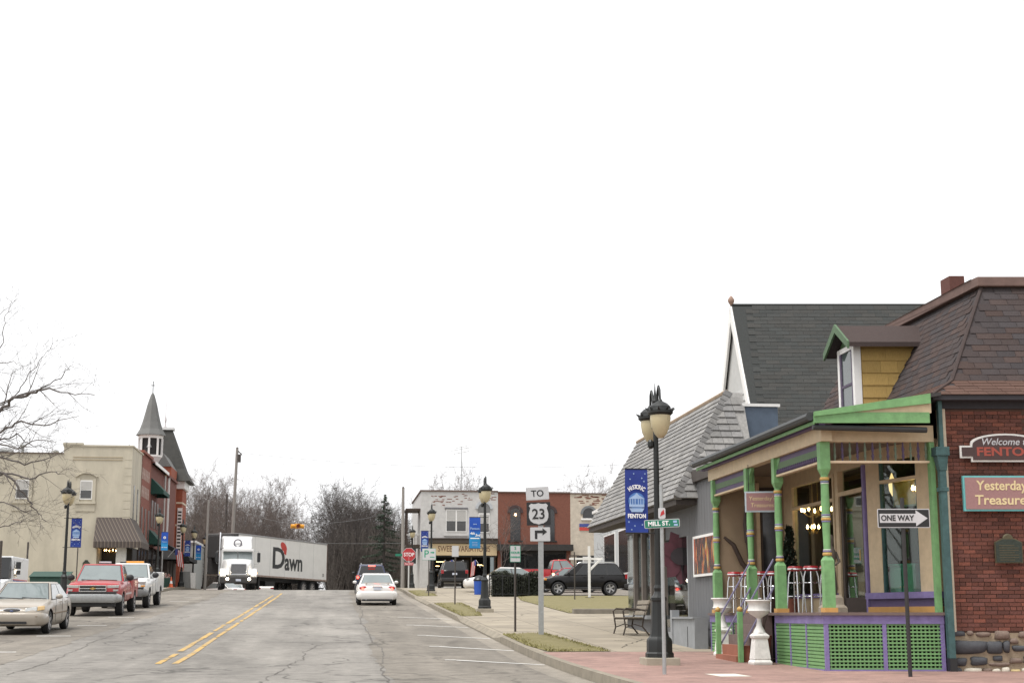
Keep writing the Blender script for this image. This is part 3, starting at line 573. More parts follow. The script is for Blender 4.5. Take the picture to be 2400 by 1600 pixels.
# --- house walls behind the porch
AW = 1.62
m = MB(sx); m.box(.2, AW + .1, 7.42, 7.55, DZ, 4.15); m.build('porch_end_wall', TAN, shop); m = MB(sx); m.box(1.08, 1.55, 7.39, 7.42, DZ, 3.9); ed_ = m.build('end_door', WOOD, shop); m = MB(sx); m.box(1.14, 1.49, 7.375, 7.39, DZ + .7, 3.8); m.build('door_pane', pm('dark_pane', (.03, .03, .032), .12, .3, spec=.6), ed_); m = MB(sx); m.box(1.0, 1.08, 7.36, 7.42, DZ, 4.0); m.build('door_frame', CREAM, ed_)
m = MB(sx)
m.box(AW, AW + .12, 6.85, 7.42, DZ, 4.15); m.box(AW, AW + .12, 3.9, 4.05, DZ, 4.15); m.box(AW, AW + .12, 4.05, 6.85, DZ, DZ + .3); m.box(AW, AW + .12, 4.05, 6.85, 3.9, 4.15); m.box(AW, AW + .12, 2.3, 3.9, 3.9, 4.15)
m.build('porch_wall', CREAM, shop)
def sw(name, b0, b1, z0, z1, mt, par, d=.02, a=AW): mm = MB(sx); mm.box(a - d, a + .1, b0, b1, z0, z1); return mm.build(name, mt, par)
wn = sw('window', 4.07, 6.83, DZ + .3, DZ + .38, PURP, shop, .06)
for b in (4.07, 6.75): sw('window_frame', b, b + .08, DZ + .38, 3.9, CREAM, wn)
sw('window_frame', 4.15, 6.75, 3.36, 3.42, CREAM, wn); sw('window_frame', 4.15, 6.75, 3.84, 3.9, CREAM, wn)
mm = MB(sx); mm.box(AW + .03, AW + .036, 4.15, 6.75, DZ + .38, 3.84); mm.build('window_pane', SHOPGLASS, wn)
dr = sw('door', 2.5, 3.75, DZ, DZ + .28, WOOD, shop, .0)
for b, w_ in ((2.36, .1), (3.78, .1)): sw('door_frame', b, b + w_, DZ, 3.9, PURP if b < 3 else CREAM, dr, .03)
sw('door_frame', 2.46, 3.78, 3.42, 3.5, CREAM, dr, .02); 
for b in (2.46, 3.64): sw('door_stile', b, b + .12, DZ + .02, 3.42, WOOD, dr, .0)
mm = MB(sx); mm.box(AW + .03, AW + .036, 2.58, 3.64, DZ + .28, 3.9); mm.build('door_pane', SHOPGLASS, dr)
mm = MB(sx); mm.tube([(AW - .05, 2.62, DZ + .95), (AW - .05, 2.62, DZ + 1.15)], .012, 6); mm.build('door_handle', GOLD, dr)
# canted display window facing down the street
P0, P1 = V3((AW, 2.3, 0)), V3((2.05, .28, 0)); dW = (P1 - P0); LW = dW.length; dW.normalize(); nW = V3((dW.y, -dW.x, 0))
if nW.y > 0: nW = -nW
def cw(m, l0, l1, z0, z1, d0=-.1, d1=0.0):
    q = [P0 + dW * l + nW * d for l, d in ((l0, d0), (l1, d0), (l1, d1), (l0, d1))]
    return m.hexa([(c.x, c.y, z0) for c in q] + [(c.x, c.y, z1) for c in q])
bay = cw(MB(sx), 0, LW, 3.9, 4.15).build('display_window', CREAM, shop)
cw(MB(sx), 0, .42, DZ, 3.9).build('pilaster', CREAM, bay); cw(MB(sx), LW - .5, LW, DZ, 3.9).build('pilaster', CREAM, bay)
cw(MB(sx), -.02, LW, DZ + .0, DZ + .1, -.1, .05).build('base_board', ORANGE, bay)
cw(MB(sx), .0, LW, DZ + .1, DZ + .24, -.1, .012).build('base_panel', pm('purple_dark_paint', (.10, .07, .16), .6), bay)
cw(MB(sx), -.02, LW + .02, DZ + .24, DZ + .35, -.1, .1).build('window_sill', PURP, bay)
cw(MB(sx), .42, LW - .5, 3.5, 3.56).build('transom_bar', CREAM, bay)
for l in (.42, LW - .53): cw(MB(sx), l, l + .03, DZ + .35, 3.9, -.08, -.01).build('window_frame', TEAL, bay)
cw(MB(sx), .45, LW - .53, DZ + .35, 3.9, -.056, -.05).build('window_pane', SHOPGLASS, bay)
# the room behind
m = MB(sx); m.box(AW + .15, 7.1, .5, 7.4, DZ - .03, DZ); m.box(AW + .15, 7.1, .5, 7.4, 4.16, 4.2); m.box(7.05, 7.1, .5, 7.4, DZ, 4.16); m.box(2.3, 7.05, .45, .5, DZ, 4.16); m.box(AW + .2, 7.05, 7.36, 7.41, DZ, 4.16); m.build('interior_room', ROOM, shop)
# --- steps with handrails
for i in range(5):
    mm = MB(sx); mm.box(-.02 - .13 * (5 - i), .02 if i == 4 else -.02 - .13 * (4 - i) + .02, 3.05, 4.55, ZG - .02, ZG + .19 * (i + 1)); mm.build('step', pm('step_paint', (.27, .10, .06), .8, .2) if i < 2 else DECK, shop)
for b in (3.0, 4.6):
    mm = MB(sx); mm.box(-.64, -.55, b - .045, b + .045, ZG, ZG + 1.0); nw = mm.build('newel_post', GREENP, shop, bevel=.008)
    mm = MB(sx); mm.lathe([(.03, 0), (.055, .03), (.05, .07), (0.005, .1)], 10, (-.595, b, ZG + 1.0)); mm.build('newel_cap', GOLD, nw, smooth=50)
    for dz_ in (0, -.55):
        mm = MB(sx); mm.hexa([(-.58, b - .025, ZG + .85 + dz_), (.06, b - .025, DZ + .95 + dz_ * .9), (.06, b + .025, DZ + .95 + dz_ * .9), (-.58, b + .025, ZG + .85 + dz_), (-.58, b - .025, ZG + .895 + dz_), (.06, b - .025, DZ + .995 + dz_ * .9), (.06, b + .025, DZ + .995 + dz_ * .9), (-.58, b + .025, ZG + .895 + dz_)]); mm.build('handrail', pm('faded_purple_rail', (.15, .135, .22), .6), shop)
# ---------------------------------------------------------------- things on and round the shop
def wall_sign(name, label, u0, v0, u1, v1, Y): return
P_ = lambda u, v: (at(u, v, 24.9).x, at(u, v, 24.9).z)
cr = lambda x, y: (2100 + x * .4147, 950 + y * .4147)
# welcome sign
x0, z0 = P_(*cr(362, 300)); x1, z1 = P_(*cr(724, 155)); cx = P_(2356, 1050)[0]; H0 = z0 - .055; 
ws = thing('wall_sign', 'dark shaped town welcome sign with white border high on the brick wall', 'sign', (cx, 24.9, H0))
def wsp(k_, e=0):
    hw = cx - x0; pts = [(-hw + .185 + e, 0 + e), (-hw + .185 + e, .065 + e), (-hw + e, .065 + e), (-hw + e, .275 - e), (-hw + .185 + e, .275 - e), (-hw + .185 + e, .32 - e)]
    for i in range(1, 8):
        t = i / 7 * math.pi / 2; pts.append((-(hw - .185 - e) * math.cos(t), .32 - e + .16 * math.sin(t)))
    return pts + [(-a, b) for a, b in pts[::-1][1:]]
MB().prism(wsp(0), .04, 'y', -.02).build('border', WHITEOLD, ws); MB().prism(wsp(0, .03), .03, 'y', -.035).build('panel', pm('dark_sign_brown', (.055, .028, .026), .6, .15), ws)
text('Welcome to', .165, pm('silver_letter', (.45, .45, .47), .4, .1), ws, (0, -.037, .335), shear=.25, off=.001)
text('FENTON', .2, pm('red_letter', (.30, .055, .035), .5, .1), ws, (0.0, -.037, .165), off=.006, sx=1.28)
# shop name sign
x0, z0 = P_(*cr(384, 596)); _, z1 = P_(*cr(384, 397)); W2 = 1.62
ns = thing('wall_sign', 'mauve shop name sign with teal border on the brick wall', 'sign', (x0 + W2 / 2, 24.9, z0))
m = MB(); m.box(-W2 / 2, W2 / 2, -.03, .04, 0, z1 - z0); m.build('border', pm('teal_paint', (.13, .42, .42), .5, .1), ns)
m = MB(); m.box(-W2 / 2 + .03, W2 / 2 - .03, -.042, -.03, .03, z1 - z0 - .03); m.build('panel', pm('mauve_paint', (.30, .165, .16), .7, .12, 40), ns)
LET = pm('cream_letter', (.66, .54, .30), .6, .1)
text("Yesterday's", .225, LET, ns, (-W2 / 2 + .22, -.045, (z1 - z0) * .71), align='LEFT', off=.004, shear=.05, sx=.93); text('Treasures', .225, LET, ns, (-W2 / 2 + .18, -.045, (z1 - z0) * .3), align='LEFT', off=.004, shear=.05, sx=1.05)
# bronze plaque
BRZ = pm('bronze_plaque', (.035, .045, .035), .5, .3, 20, metal=.4, bump=.3, bscale=90)
x0, z0 = P_(*cr(565, 889)); x1, z1 = P_(*cr(714, 770))
pl = thing('memorial_plaque', 'dark bronze plaque with round medallion on the brick wall', 'plaque', ((x0 + x1) / 2, 24.93, z0)); hw = (x1 - x0) / 2; hh = z1 - z0
MB().prism([(-hw, 0), (hw, 0), (hw, hh), (hw * .45, hh + .06), (-hw * .45, hh + .06), (-hw, hh)], .04, 'y', -.02).build('border', pm('bronze_rim', (.10, .085, .05), .5, .2, metal=.5), pl)
MB().prism([(-hw + .015, .015), (hw - .015, .015), (hw - .015, hh - .01), (hw * .4, hh + .045), (-hw * .4, hh + .045), (-hw + .015, hh - .01)], .03, 'y', -.03).build('panel', BRZ, pl)
MB().lathe([(.09, 0), (.09, .02), (.07, .03), (.01, .03)][::1], 20, (0, -.02, hh + .05), axis='y').build('medallion', pm('bronze_rim', (.10, .085, .05), .5, .2, metal=.5), pl, rot=None).scale = (1, -1, 1)
for i in range(7): mm = MB(); mm.box(-hw * .7, hw * (.7 if i % 3 else .4), -.033, -.03, hh * .82 - i * .04, hh * .82 - i * .04 + .012); mm.build('inscription_line', pm('bronze_rim', (.10, .085, .05), .5, .2, metal=.5), pl)
# hanging porch sign
c = S(.1, 3.75, 3.32); hs = thing('hanging_sign', 'small mauve sign with pale blue edge hanging from the porch beam', 'sign', c, A * .0 - .12)
m = MB(); m.box(-.33, .33, -.02, .02, -.2, .2); m.build('panel', pm('pale_blue_edge', (.42, .50, .54), .6), hs); m = MB(); m.box(-.3, .3, -.026, -.02, -.17, .17); m.build('face', pm('mauve_paint', (.38, .20, .195), .7), hs)
text("Yesterday's", .11, LET, hs, (0, -.028, .06), shear=.1); text('Treasures', .11, LET, hs, (0, -.028, -.07), shear=.1)
m = MB(); m.tube([(-.25, 0, .2), (-.25, 0, .72)], .008, 5); m.tube([(.25, 0, .2), (.25, 0, .72)], .008, 5); m.build('hanger', BLACK, hs)
# urns
def urn(a, b, label):
    p = S(a, b, 0); s_, t_ = st(p.x, p.y); u = thing('urn_planter', label, 'urn', (p.x, p.y, zr(s_) + .15), A); u.scale = (.82, .82, .82)
    m = MB(); m.lathe([(.30, 0), (.31, .06), (.27, .10), (.235, .13)], 4); 
    m2 = MB(); m2.lathe([(.27, .12), (.205, .56), (.24, .58), (.255, .63), (.15, .70)], 4)
    o = m.build('plinth', WHITEOLD, u, bevel=.015, rot=(0, 0, math.pi / 4)); o = m2.build('pedestal', WHITEOLD, u, bevel=.012, rot=(0, 0, math.pi / 4))
    for k_ in range(4):
        mm = MB(); mm.hexa([(-.1, -.178, .2), (.1, -.178, .2), (.1, -.16, .2), (-.1, -.16, .2), (-.085, -.158, .48), (.085, -.158, .48), (.085, -.14, .48), (-.085, -.14, .48)]); mm.build('relief_panel', WHITEOLD, u, rot=(0, 0, k_ * math.pi / 2))
    m = MB(); m.lathe([(.14, .69), (.12, .74), (.065, .84), (.05, .93), (.045, 1.0), (.07, 1.02), (.1, 1.04), (.2, 1.10), (.255, 1.17), (.235, 1.20), (.225, 1.30), (.25, 1.36), (.29, 1.385), (.285, 1.41), (.235, 1.40), (.2, 1.28), (.02, 1.25)], 24); m.build('bowl', WHITEOLD, u, smooth=50)
    m = MB(); m.lathe([(.2, 1.29), (.1, 1.32), (.01, 1.33)], 16); m.build('soil', pm('soil', (.06, .045, .03), .95), u)
urn(-.45, 2.25, 'white urn planter on tall pedestal nearer the camera, left of the lattice'); urn(-.25, 5.55, 'farther white urn planter on pedestal beyond the porch steps')
# terracotta pots
TER = pm('terracotta', (.2, .065, .04), .8, .2, 10)
for a, b, w_, h_, lb in ((-.2, 2.9, .15, .5, 'tall terracotta pot between the near white urn and the lattice'),):
    p = S(a, b, 0); s_, t_ = st(p.x, p.y); t = thing('terracotta_pot', lb, 'pot', (p.x, p.y, zr(s_) + .15), A)
    m = MB(); m.lathe([(w_ * .75, 0), (w_, h_ * .85)], 16); m.build('body', TER, t, smooth=40); m = MB(); m.lathe([(w_ * 1.08, h_ * .85), (w_ * 1.1, h_), (w_ * .9, h_), (w_ * .88, h_ * .9), (.01, h_ * .9)], 16); m.build('rim', TER, t, smooth=40)
    mm = MB(); k = random.Random(int(a * 100))
    for i in range(9):
        aa = k.uniform(0, 6.28); mm.tube([(0, 0, h_ * .9), (math.cos(aa) * .04, math.sin(aa) * .04, h_ + .2), (math.cos(aa) * .12, math.sin(aa) * .12, h_ + k.uniform(.3, .6))], [.008, .006, .003], 4)
    if h_ > .4: mm.build('dry_stems', WOOD, t)
# bar stools
RED = pm('red_vinyl', (.36, .022, .03), .35, .1)
def stool(a, b, label, grp, h=.86):
    p = S(a, b, DZ); t = thing('bar_stool', label, 'stool', p, random.uniform(0, 1.5), grp)
    m = MB(); m.lathe([(.135, h - .09), (.148, h - .075), (.148, h - .03), (.125, h), (.01, h + .005)], 20); m.build('seat', RED, t, smooth=50)
    m = MB(); m.lathe([(.15, h - .07), (.153, h - .06), (.153, h - .05), (.15, h - .04)], 20); m.build('seat_band', CHROME, t)
    for k_ in range(4):
        q = k_ * math.pi / 2 + .78; c_, s_ = math.cos(q), math.sin(q); m = MB(); m.tube([(c_ * .1, s_ * .1, h - .09), (c_ * .13, s_ * .13, h - .2), (c_ * .18, s_ * .18, 0)], .014, 7); m.build('leg', CHROME, t, smooth=60)
    for z, r in ((.3, .155), (.55, .138)):
        m = MB(); m.tube([(r * math.cos(i * .3491), r * math.sin(i * .3491), z) for i in range(19)], .009, 5, cap=False); m.build('foot_ring', CHROME, t, smooth=60)
for i, (a, b) in enumerate(((.36, 6.9), (.6, 6.75), (.82, 6.5), (1.02, 6.25))): stool(a, b, ('leftmost', 'second from left', 'third from left', 'rightmost')[i] + ' of the red topped bar stools at the far end of the porch', 'bar stools at the far end of the porch')
for i, (a, b) in enumerate(((.52, 3.15), (.74, 2.92), (.98, 2.72))): stool(a, b, ('leftmost', 'middle', 'rightmost')[i] + ' of the three red topped bar stools behind the corner porch post', 'bar stools behind the corner porch post')
# forked dark timber leaning on the tan wall
p = S(.75, 7.2, DZ); t = thing('wooden_plough', 'dark forked timber plough leaning against the tan porch wall', 'plough', p)
m = MB(); m.tube([(.1, 0, 0), (.1, .05, .9), (.02, .1, 1.5)], [.06, .075, .05], 7); m.tube([(.02, .1, 1.5), (.0, .1, 1.9), (.0, .12, 2.3)], [.07, .08, .03], 7); m.build('beam', WOOD, t, smooth=50)
m = MB(); m.tube([(.1, .05, .8), (-.12, .05, 1.05), (-.3, .06, 1.45), (-.5, .06, 1.62)], [.055, .055, .05, .03], 7); m.build('handle', WOOD, t, smooth=50)
# slim evergreen in a tub, stone pedestal with figure
EVG = pm('evergreen_needles', (.018, .03, .016), .8, .4, 8, rnd=.4)
def leafy(m, rg, c, r, n, sz, sq=1.0):
    for _ in range(n):
        d = V3((rg.gauss(0, 1), rg.gauss(0, 1), rg.gauss(0, 1))).normalized() * (r * rg.uniform(.75, 1.05)); q = V3(c) + V3((d.x, d.y, d.z * sq)); a = V3((rg.gauss(0, 1), rg.gauss(0, 1), rg.gauss(0, 1))).normalized() * sz; b = a.orthogonal().normalized() * sz * .5
        m.add([q - b, q + b, q + a], [(0, 1, 2)])
p = S(1.2, 5.7, DZ); t = thing('potted_evergreen', 'slim dark evergreen in a tub behind the porch post', 'shrub', p); t.scale = (.75, .75, .9)
m = MB(); m.lathe([(.16, 0), (.2, .32), (.17, .32), (.02, .3)], 14); m.build('tub', TER, t, smooth=40)
m = MB(); m.tube([(0, 0, .25), (0, 0, 1.6)], .025, 6); m.build('stem', WOOD, t)
m = MB(); rg = random.Random(4)
for i in range(34): h = i / 33; leafy(m, rg, (rg.uniform(-.03, .03), rg.uniform(-.03, .03), .4 + 1.5 * h), .03 + .13 * math.sin(math.pi * (h * .8 + .12)), 40, .08)
m.build('foliage', EVG, t, fix=False)
STN = pm('cast_stone', (.26, .22, .17), .85, .2, 9, bump=.3)
p = S(.42, .8, DZ); t = thing('garden_statue', 'garden statue on stone plinth just behind the corner porch post', 'statue', p); t.scale = (.82, .82, .82)
m = MB(); m.lathe([(.36, 0), (.36, .1), (.28, .16), (.26, .3), (.2, .36)], 4); m.build('pedestal', STN, t, rot=(0, 0, .78))
m = MB(); m.lathe([(.09, .33), (.12, .5), (.10, .8), (.075, .95), (.11, 1.12), (.12, 1.25), (.06, 1.36), (.045, 1.4), (.07, 1.46), (.075, 1.54), (.05, 1.61), (.01, 1.63)], 14); m.tube([(.1, 0, 1.25), (.16, -.06, 1.05), (.06, -.12, .98)], [.035, .03, .025], 6); m.tube([(-.1, 0, 1.25), (-.16, -.05, 1.0), (-.08, -.1, .88)], [.035, .03, .025], 6); m.build('figure', pm('dark_stone_figure', (.07, .058, .045), .7, .3), t, smooth=50)
# window display: chandelier, lamp, painting, cabinet
ld = bpy.data.lights.new('display_fill_light', 'POINT'); ld.energy = 3.5; ld.color = (1, .75, .5); ld.shadow_soft_size = .05; lo = bpy.data.objects.new('display_fill_light', ld); COL.objects.link(lo); lo.location = S(2.9, 1.9, 3.95)  # added fill light, hidden under the ceiling, brightens the window display
BULB = pm('lit_bulb', (1, .8, .5), .5, 0, emit=(1, .6, .26), es=9)
def chandelier(pos, label, n=7, r=.3, drop=.5):
    t = thing('chandelier', label, 'chandelier', pos); m = MB(); m.tube([(0, 0, .05), (0, 0, drop)], .008, 5); m.lathe([(.01, -.1), (.04, -.04), (.02, .06)], 8); m.build('stem', GOLD, t)
    for i in range(n):
        q = 6.283 * i / n; c_, s_ = math.cos(q), math.sin(q); m = MB(); m.tube([(0, 0, -.02), (c_ * r * .6, s_ * r * .6, -.09), (c_ * r, s_ * r, 0)], .008, 5); am = m.build('arm', GOLD, t)
        m = MB(); m.lathe([(.012, 0), (.028, .03), (.02, .07), (.003, .1)], 8, (c_ * r, s_ * r, .01)); m.build('bulb', BULB, am)
chandelier(at(1917, 1200, 31.2), 'lit chandelier seen through the porch window behind the posts', 8, .34, 1.0)
chandelier(at(1906, 1240, 31.7), 'smaller lit chandelier hanging lower in the porch window', 4, .12, 1.0)
chandelier(at(2150, 1150, 26.2), 'small lit candle fitting at the right edge of the display window', 4, .08, .8)
p = at(2092, 1162, 27.0); t = thing('shade_lamp', 'cream leaf shaped lamp glowing in the display window', 'lamp', p)
m = MB(); m.lathe([(.01, 0), (.07, .1), (.085, .2), (.05, .33), (.01, .42)], 12); m.build('shade', pm('lamp_shade', (.8, .6, .35), .6, .1, emit=(1, .62, .28), es=.55), t, smooth=60).scale = (.8, .4, 1)
m = MB(); m.tube([(0, 0, .42), (0, 0, .8)], .006, 5); m.build('cord', BLACK, t)
p = at(2123, 1186, 26.75); t = thing('framed_painting', 'orange and yellow landscape painting hung in the display window', 'painting', p, -.9)
m = MB(); m.box(-.26, .26, -.02, .02, 0, .52); m.build('frame', pm('picture_frame', (.16, .2, .18), .5), t); m = MB(); m.box(-.23, .23, -.024, -.02, .03, .49); m.build('canvas', pm('painted_landscape', (.55, .26, .05), .7, .5, 6, col2=(.16, .22, .08)), t)
p = at(2127, 1388, 26.8); t = thing('display_cabinet', 'green painted cabinet standing low in the display window', 'cabinet', (p.x, p.y, DZ), -.9)
GC = pm('cabinet_green', (.05, .20, .14), .5, .2); m = MB(); m.box(-.28, .28, -.12, .12, 0, .82); m.build('carcass', GC, t, bevel=.01)
for sg in (-1, 1): m = MB(); m.box(.01 if sg > 0 else -.26, .26 if sg > 0 else -.01, -.135, -.121, .06, .76); d_ = m.build('door', GC, t, bevel=.006); m = MB(); m.lathe([(.012, -.15), (.014, -.137)], 8, (sg * .04, 0, .45), axis='y'); m.build('knob', GOLD, d_)
m = MB(); m.box(-.3, .3, -.14, .14, .82, .86); m.build('top', GC, t)
# ================================================================== grey shake-roofed shop and the gabled house behind it
SHAKE = pm('weathered_shake', (.235, .228, .217), .9, .25, 14, bump=.3, bscale=40, rnd=.2, col2=(.175, .172, .17))
GREYW = pm('grey_board_wall', (.125, .127, .132), .8, .15, 3, stretch=(6, 6, .6)); GREYL = pm('light_grey_paint', (.24, .25, .26), .8, .15, 4); BLUEG = pm('blue_grey_metal', (.085, .115, .16), .6, .15, 6)
SHADOWW = pm('shaded_eave_boards', (.06, .05, .045), .85, .2, 5)  # dark brown puts the eave shadow into the soffit and parapet colour
G0 = R(32.4, 8.5, .1); GA = 32.4
gs = thing('shake_roof_shop', 'grey shop with steep weathered shake roof and glazed corner', 'shop', G0, A)
def gx(p): return Vector((p.x - 8.5, p.y - GA, p.z - G0.z))               # p = (t, s, world z)
SE = 46.4; SB = 42.9
m = MB(gx); m.box(8.5, 8.65, 32.4, 35.2, .25, 4.5); m.box(8.5, 8.65, 35.2, 38.4, .25, .85); m.box(8.5, 8.65, 35.2, 38.4, 3.05, 4.0); m.box(8.5, 8.65, 38.4, SB, .3, 1.15); m.box(8.5, 8.65, 38.4, SB, 3.45, 4.0); m.box(8.65, 15, 32.4, 32.55, .25, 4.5)
m.box(8.65, 15, SB - .2, SB, .5, 1.5); m.box(8.65, 15, SB - .2, SB, 3.4, 4.5); m.box(13, 15, SB - .2, SB, 1.5, 3.4); m.build('wall', GREYW, gs)
m = MB(gx); m.box(8.65, 15, 32.55, SB - .2, .75, .8); m.build('floor', pm('shop_floor', (.18, .15, .12), .6), gs); m = MB(gx); m.box(8.65, 15, 32.55, SB - .2, 3.95, 4.0); m.build('ceiling', pm('shop_ceiling', (.3, .29, .27), .8), gs); m = MB(gx); m.box(14.9, 15, 32.5, SB, .3, 4.5); m.build('back_wall', GREYL, gs)
for i in range(11):
    y = 32.5 + i * .25; mm = MB(gx); mm.box(8.485, 8.5, y, y + .235, .85, 4.2); mm.build('wall_board', GREYW, gs)
GG = glassmat('display_glass', (.9, .95, .95), .8)
mm = MB(gx); mm.box(8.56, 8.57, 35.2, 38.4, .85, 3.05); wp = mm.build('display_window', GG, gs)
for y in (35.2, 38.32): mm = MB(gx); mm.box(8.48, 8.62, y, y + .08, .85, 3.05); mm.build('window_frame', GREYL, wp)
for i, u in enumerate((1557, 1531, 1510, 1491)):
    y = s_at(u, 8.45); mm = MB(gx); mm.box(8.4, 8.54, y - .08, y + .08, 1.15, 3.6); mm.build('column', pm('brown_grey_post', (.13, .11, .095), .7, .2), gs)
ys = [s_at(u, 8.45) for u in (1557, 1531, 1510, 1491)] + [SB - .1]
for a, b in zip(ys, ys[1:]): mm = MB(gx); mm.box(8.5, 8.508, a + .08, b - .08, 1.15, 3.45); mm.build('window_pane', GG, gs)
mm = MB(gx); mm.box(8.7, 13, SB - .12, SB - .11, 1.5, 3.4); mm.build('window_pane', GG, gs)
m = MB(gx); m.box(8.37, 8.5, 38.4, SB, 1.05, 1.15); m.build('window_sill', GREYL, gs)
# shake roof
EV, RG, ZE, ZRg, S0, S1 = 7.95, 9.6, 3.86, 6.6, 34.1, 35.4
m = MB(gx)
m.add([(EV, S0, ZE), (EV, SE, ZE), (RG, SE, ZRg), (RG, S1, ZRg), (10.0, S0, ZE), (10.0, S1, ZRg), (10.0, SE, ZRg), (10.0, SE, ZE)], [(0, 3, 2, 1), (0, 4, 5, 3), (3, 5, 6, 2), (1, 2, 6, 7), (0, 1, 7, 4), (4, 7, 6, 5)]); rfs = m.build('roof', SHAKE, gs)
p, q, tp = gx(V3((EV, SE, ZE))), gx(V3((EV, S0, ZE))), gx(V3((RG, SE, ZRg)))
ux, up, h = slope_axes(p, q, tp); shingles(rfs, p, ux, up, (q - p).length, h, .165, .24, SHAKE, trimR=S1 - S0, th=.03, cap=255, name='shake', order=1, stuff='shake_field')
p, q, tp = gx(V3((EV, S0, ZE))), gx(V3((10.0, S0, ZE))), gx(V3((EV, S1, ZRg)))
ux, up, h = slope_axes(p, q, tp); shingles(rfs, p, ux, up, (q - p).length, h, .19, .27, SHAKE, trimL=RG - EV, th=.04, cap=45, name='shake', stuff='shake_field', seed=6)
for i in range(22):
    f = i / 22; g = (i + 1.25) / 22; a = gx(V3((EV - .03 + (RG - EV) * f, S0 - .03 + (S1 - S0) * f, ZE + .05 + (ZRg - ZE) * f))); b = gx(V3((EV - .03 + (RG - EV) * g, S0 - .03 + (S1 - S0) * g, ZE + .01 + (ZRg - ZE) * g)))
    d = (b - a).normalized(); w_ = V3((.12, -.1, 0)); dn = V3((.0, 0, -.07)); mm = MB(); 
    wl = V3((.02, .15, -.05)); wr = V3((.16, .0, -.05)); up_ = V3((-.03, -.03, .03))
    mm.add([a + wl, a + up_, a + wr, b + wl, b + up_, b + wr, a + wl * .9 - up_, a + wr * .9 - up_], [(0, 1, 4, 3), (1, 2, 5, 4), (0, 6, 7, 2, 1), (3, 4, 5)]); mm.build('hip_shake', SHAKE, rfs)
m = MB(gx); m.tube([(RG, S1, ZRg + .02), (RG, SE, ZRg + .02)], .06, 6); m.build('ridge_cap', pm('rusty_ridge', (.33, .25, .18), .8, .2), rfs)
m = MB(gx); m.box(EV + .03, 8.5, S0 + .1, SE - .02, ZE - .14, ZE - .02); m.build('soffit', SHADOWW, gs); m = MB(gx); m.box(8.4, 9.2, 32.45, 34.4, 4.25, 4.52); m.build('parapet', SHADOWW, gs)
p0, p1 = at(1739, 952, 36.2), at(1828, 1030, 36.2); s0_, t0_ = st(p0.x, p0.y); s1_, t1_ = st(p1.x, p1.y)
m = MB(gx); m.box(t0_, t1_, s0_, s0_ + 3, 4.2, p0.z); bx = m.build('roof_housing', BLUEG, gs); m = MB(gx); m.box(t0_ - .05, t1_ + .05, s0_ - .05, s0_ + 3.05, p0.z, p0.z + .07); m.build('coping', WHITE, bx)
# knee wall / ramp box by the pavement
t = thing('ramp_wall', 'low grey boarded ramp wall in front of the poster wall', 'wall', R(33.5, 8.0, .15), A)
m = MB(); m.box(-.05, .25, -1.0, 1.1, -.1, .62); m.build('boards', GREYL, t); m = MB(); m.box(-.08, .1, 1.1, 1.28, -.1, .82); m.build('end_post', GREYL, t); m = MB(); m.box(.0, .4, 1.28, 2.2, -.1, .3); m.build('low_step', GREYL, t); m = MB(); m.box(-.09, .28, -1.0, 1.1, .62, .66); m.build('cap_board', GREYL, t)
m = MB(); m.box(-.053, -.05, -.35, -.3, .0, .45); m.build('gap', DARK, t)
# poster
ps0, ps1 = s_at(1688, 8.45), s_at(1630, 8.45); zt_, zb_ = at(1655, 1250, 33.8).z, at(1655, 1348, 33.8).z
t = thing('framed_poster', 'white framed poster with glowing orange image on the grey wall', 'poster', R(ps0, 8.46) * 1, A); t.location.z = zb_
Lp = ps1 - ps0; Hp = zt_ - zb_
m = MB(); m.box(-.04, .02, 0, Lp, 0, Hp); m.build('frame', WHITE, t)
def poster_mat():
    mt = bpy.data.materials.new('poster_print'); mt.use_nodes = True; n = mt.node_tree.nodes; l = mt.node_tree.links; b = n['Principled BSDF']; b.inputs['Roughness'].default_value = .25
    tc = n.new('ShaderNodeTexCoord'); mp = n.new('ShaderNodeMapping'); mp.inputs['Scale'].default_value = (1, 2.2, .5); l.new(tc.outputs['Object'], mp.inputs[0])
    nz = n.new('ShaderNodeTexNoise'); nz.inputs['Scale'].default_value = 2.4; nz.inputs['Detail'].default_value = 5; nz.inputs['Distortion'].default_value = 1.2; l.new(mp.outputs[0], nz.inputs[0])
    cr_ = n.new('ShaderNodeValToRGB'); e = cr_.color_ramp.elements; e[0].position = .40; e[0].color = (.012, .01, .012, 1); e[1].position = .72; e[1].color = (.5, .5, .36, 1)
    for p_, c_ in ((.50, (.05, .02, .015, 1)), (.57, (.42, .09, .04, 1)), (.64, (.40, .28, .06, 1))): q = e.new(p_); q.color = c_
    l.new(nz.outputs[0], cr_.inputs[0]); l.new(cr_.outputs[0], b.inputs['Base Color']); return mt
m = MB(); m.box(-.046, -.04, .12, Lp - .12, .06, Hp - .06); m.build('print', poster_mat(), t)
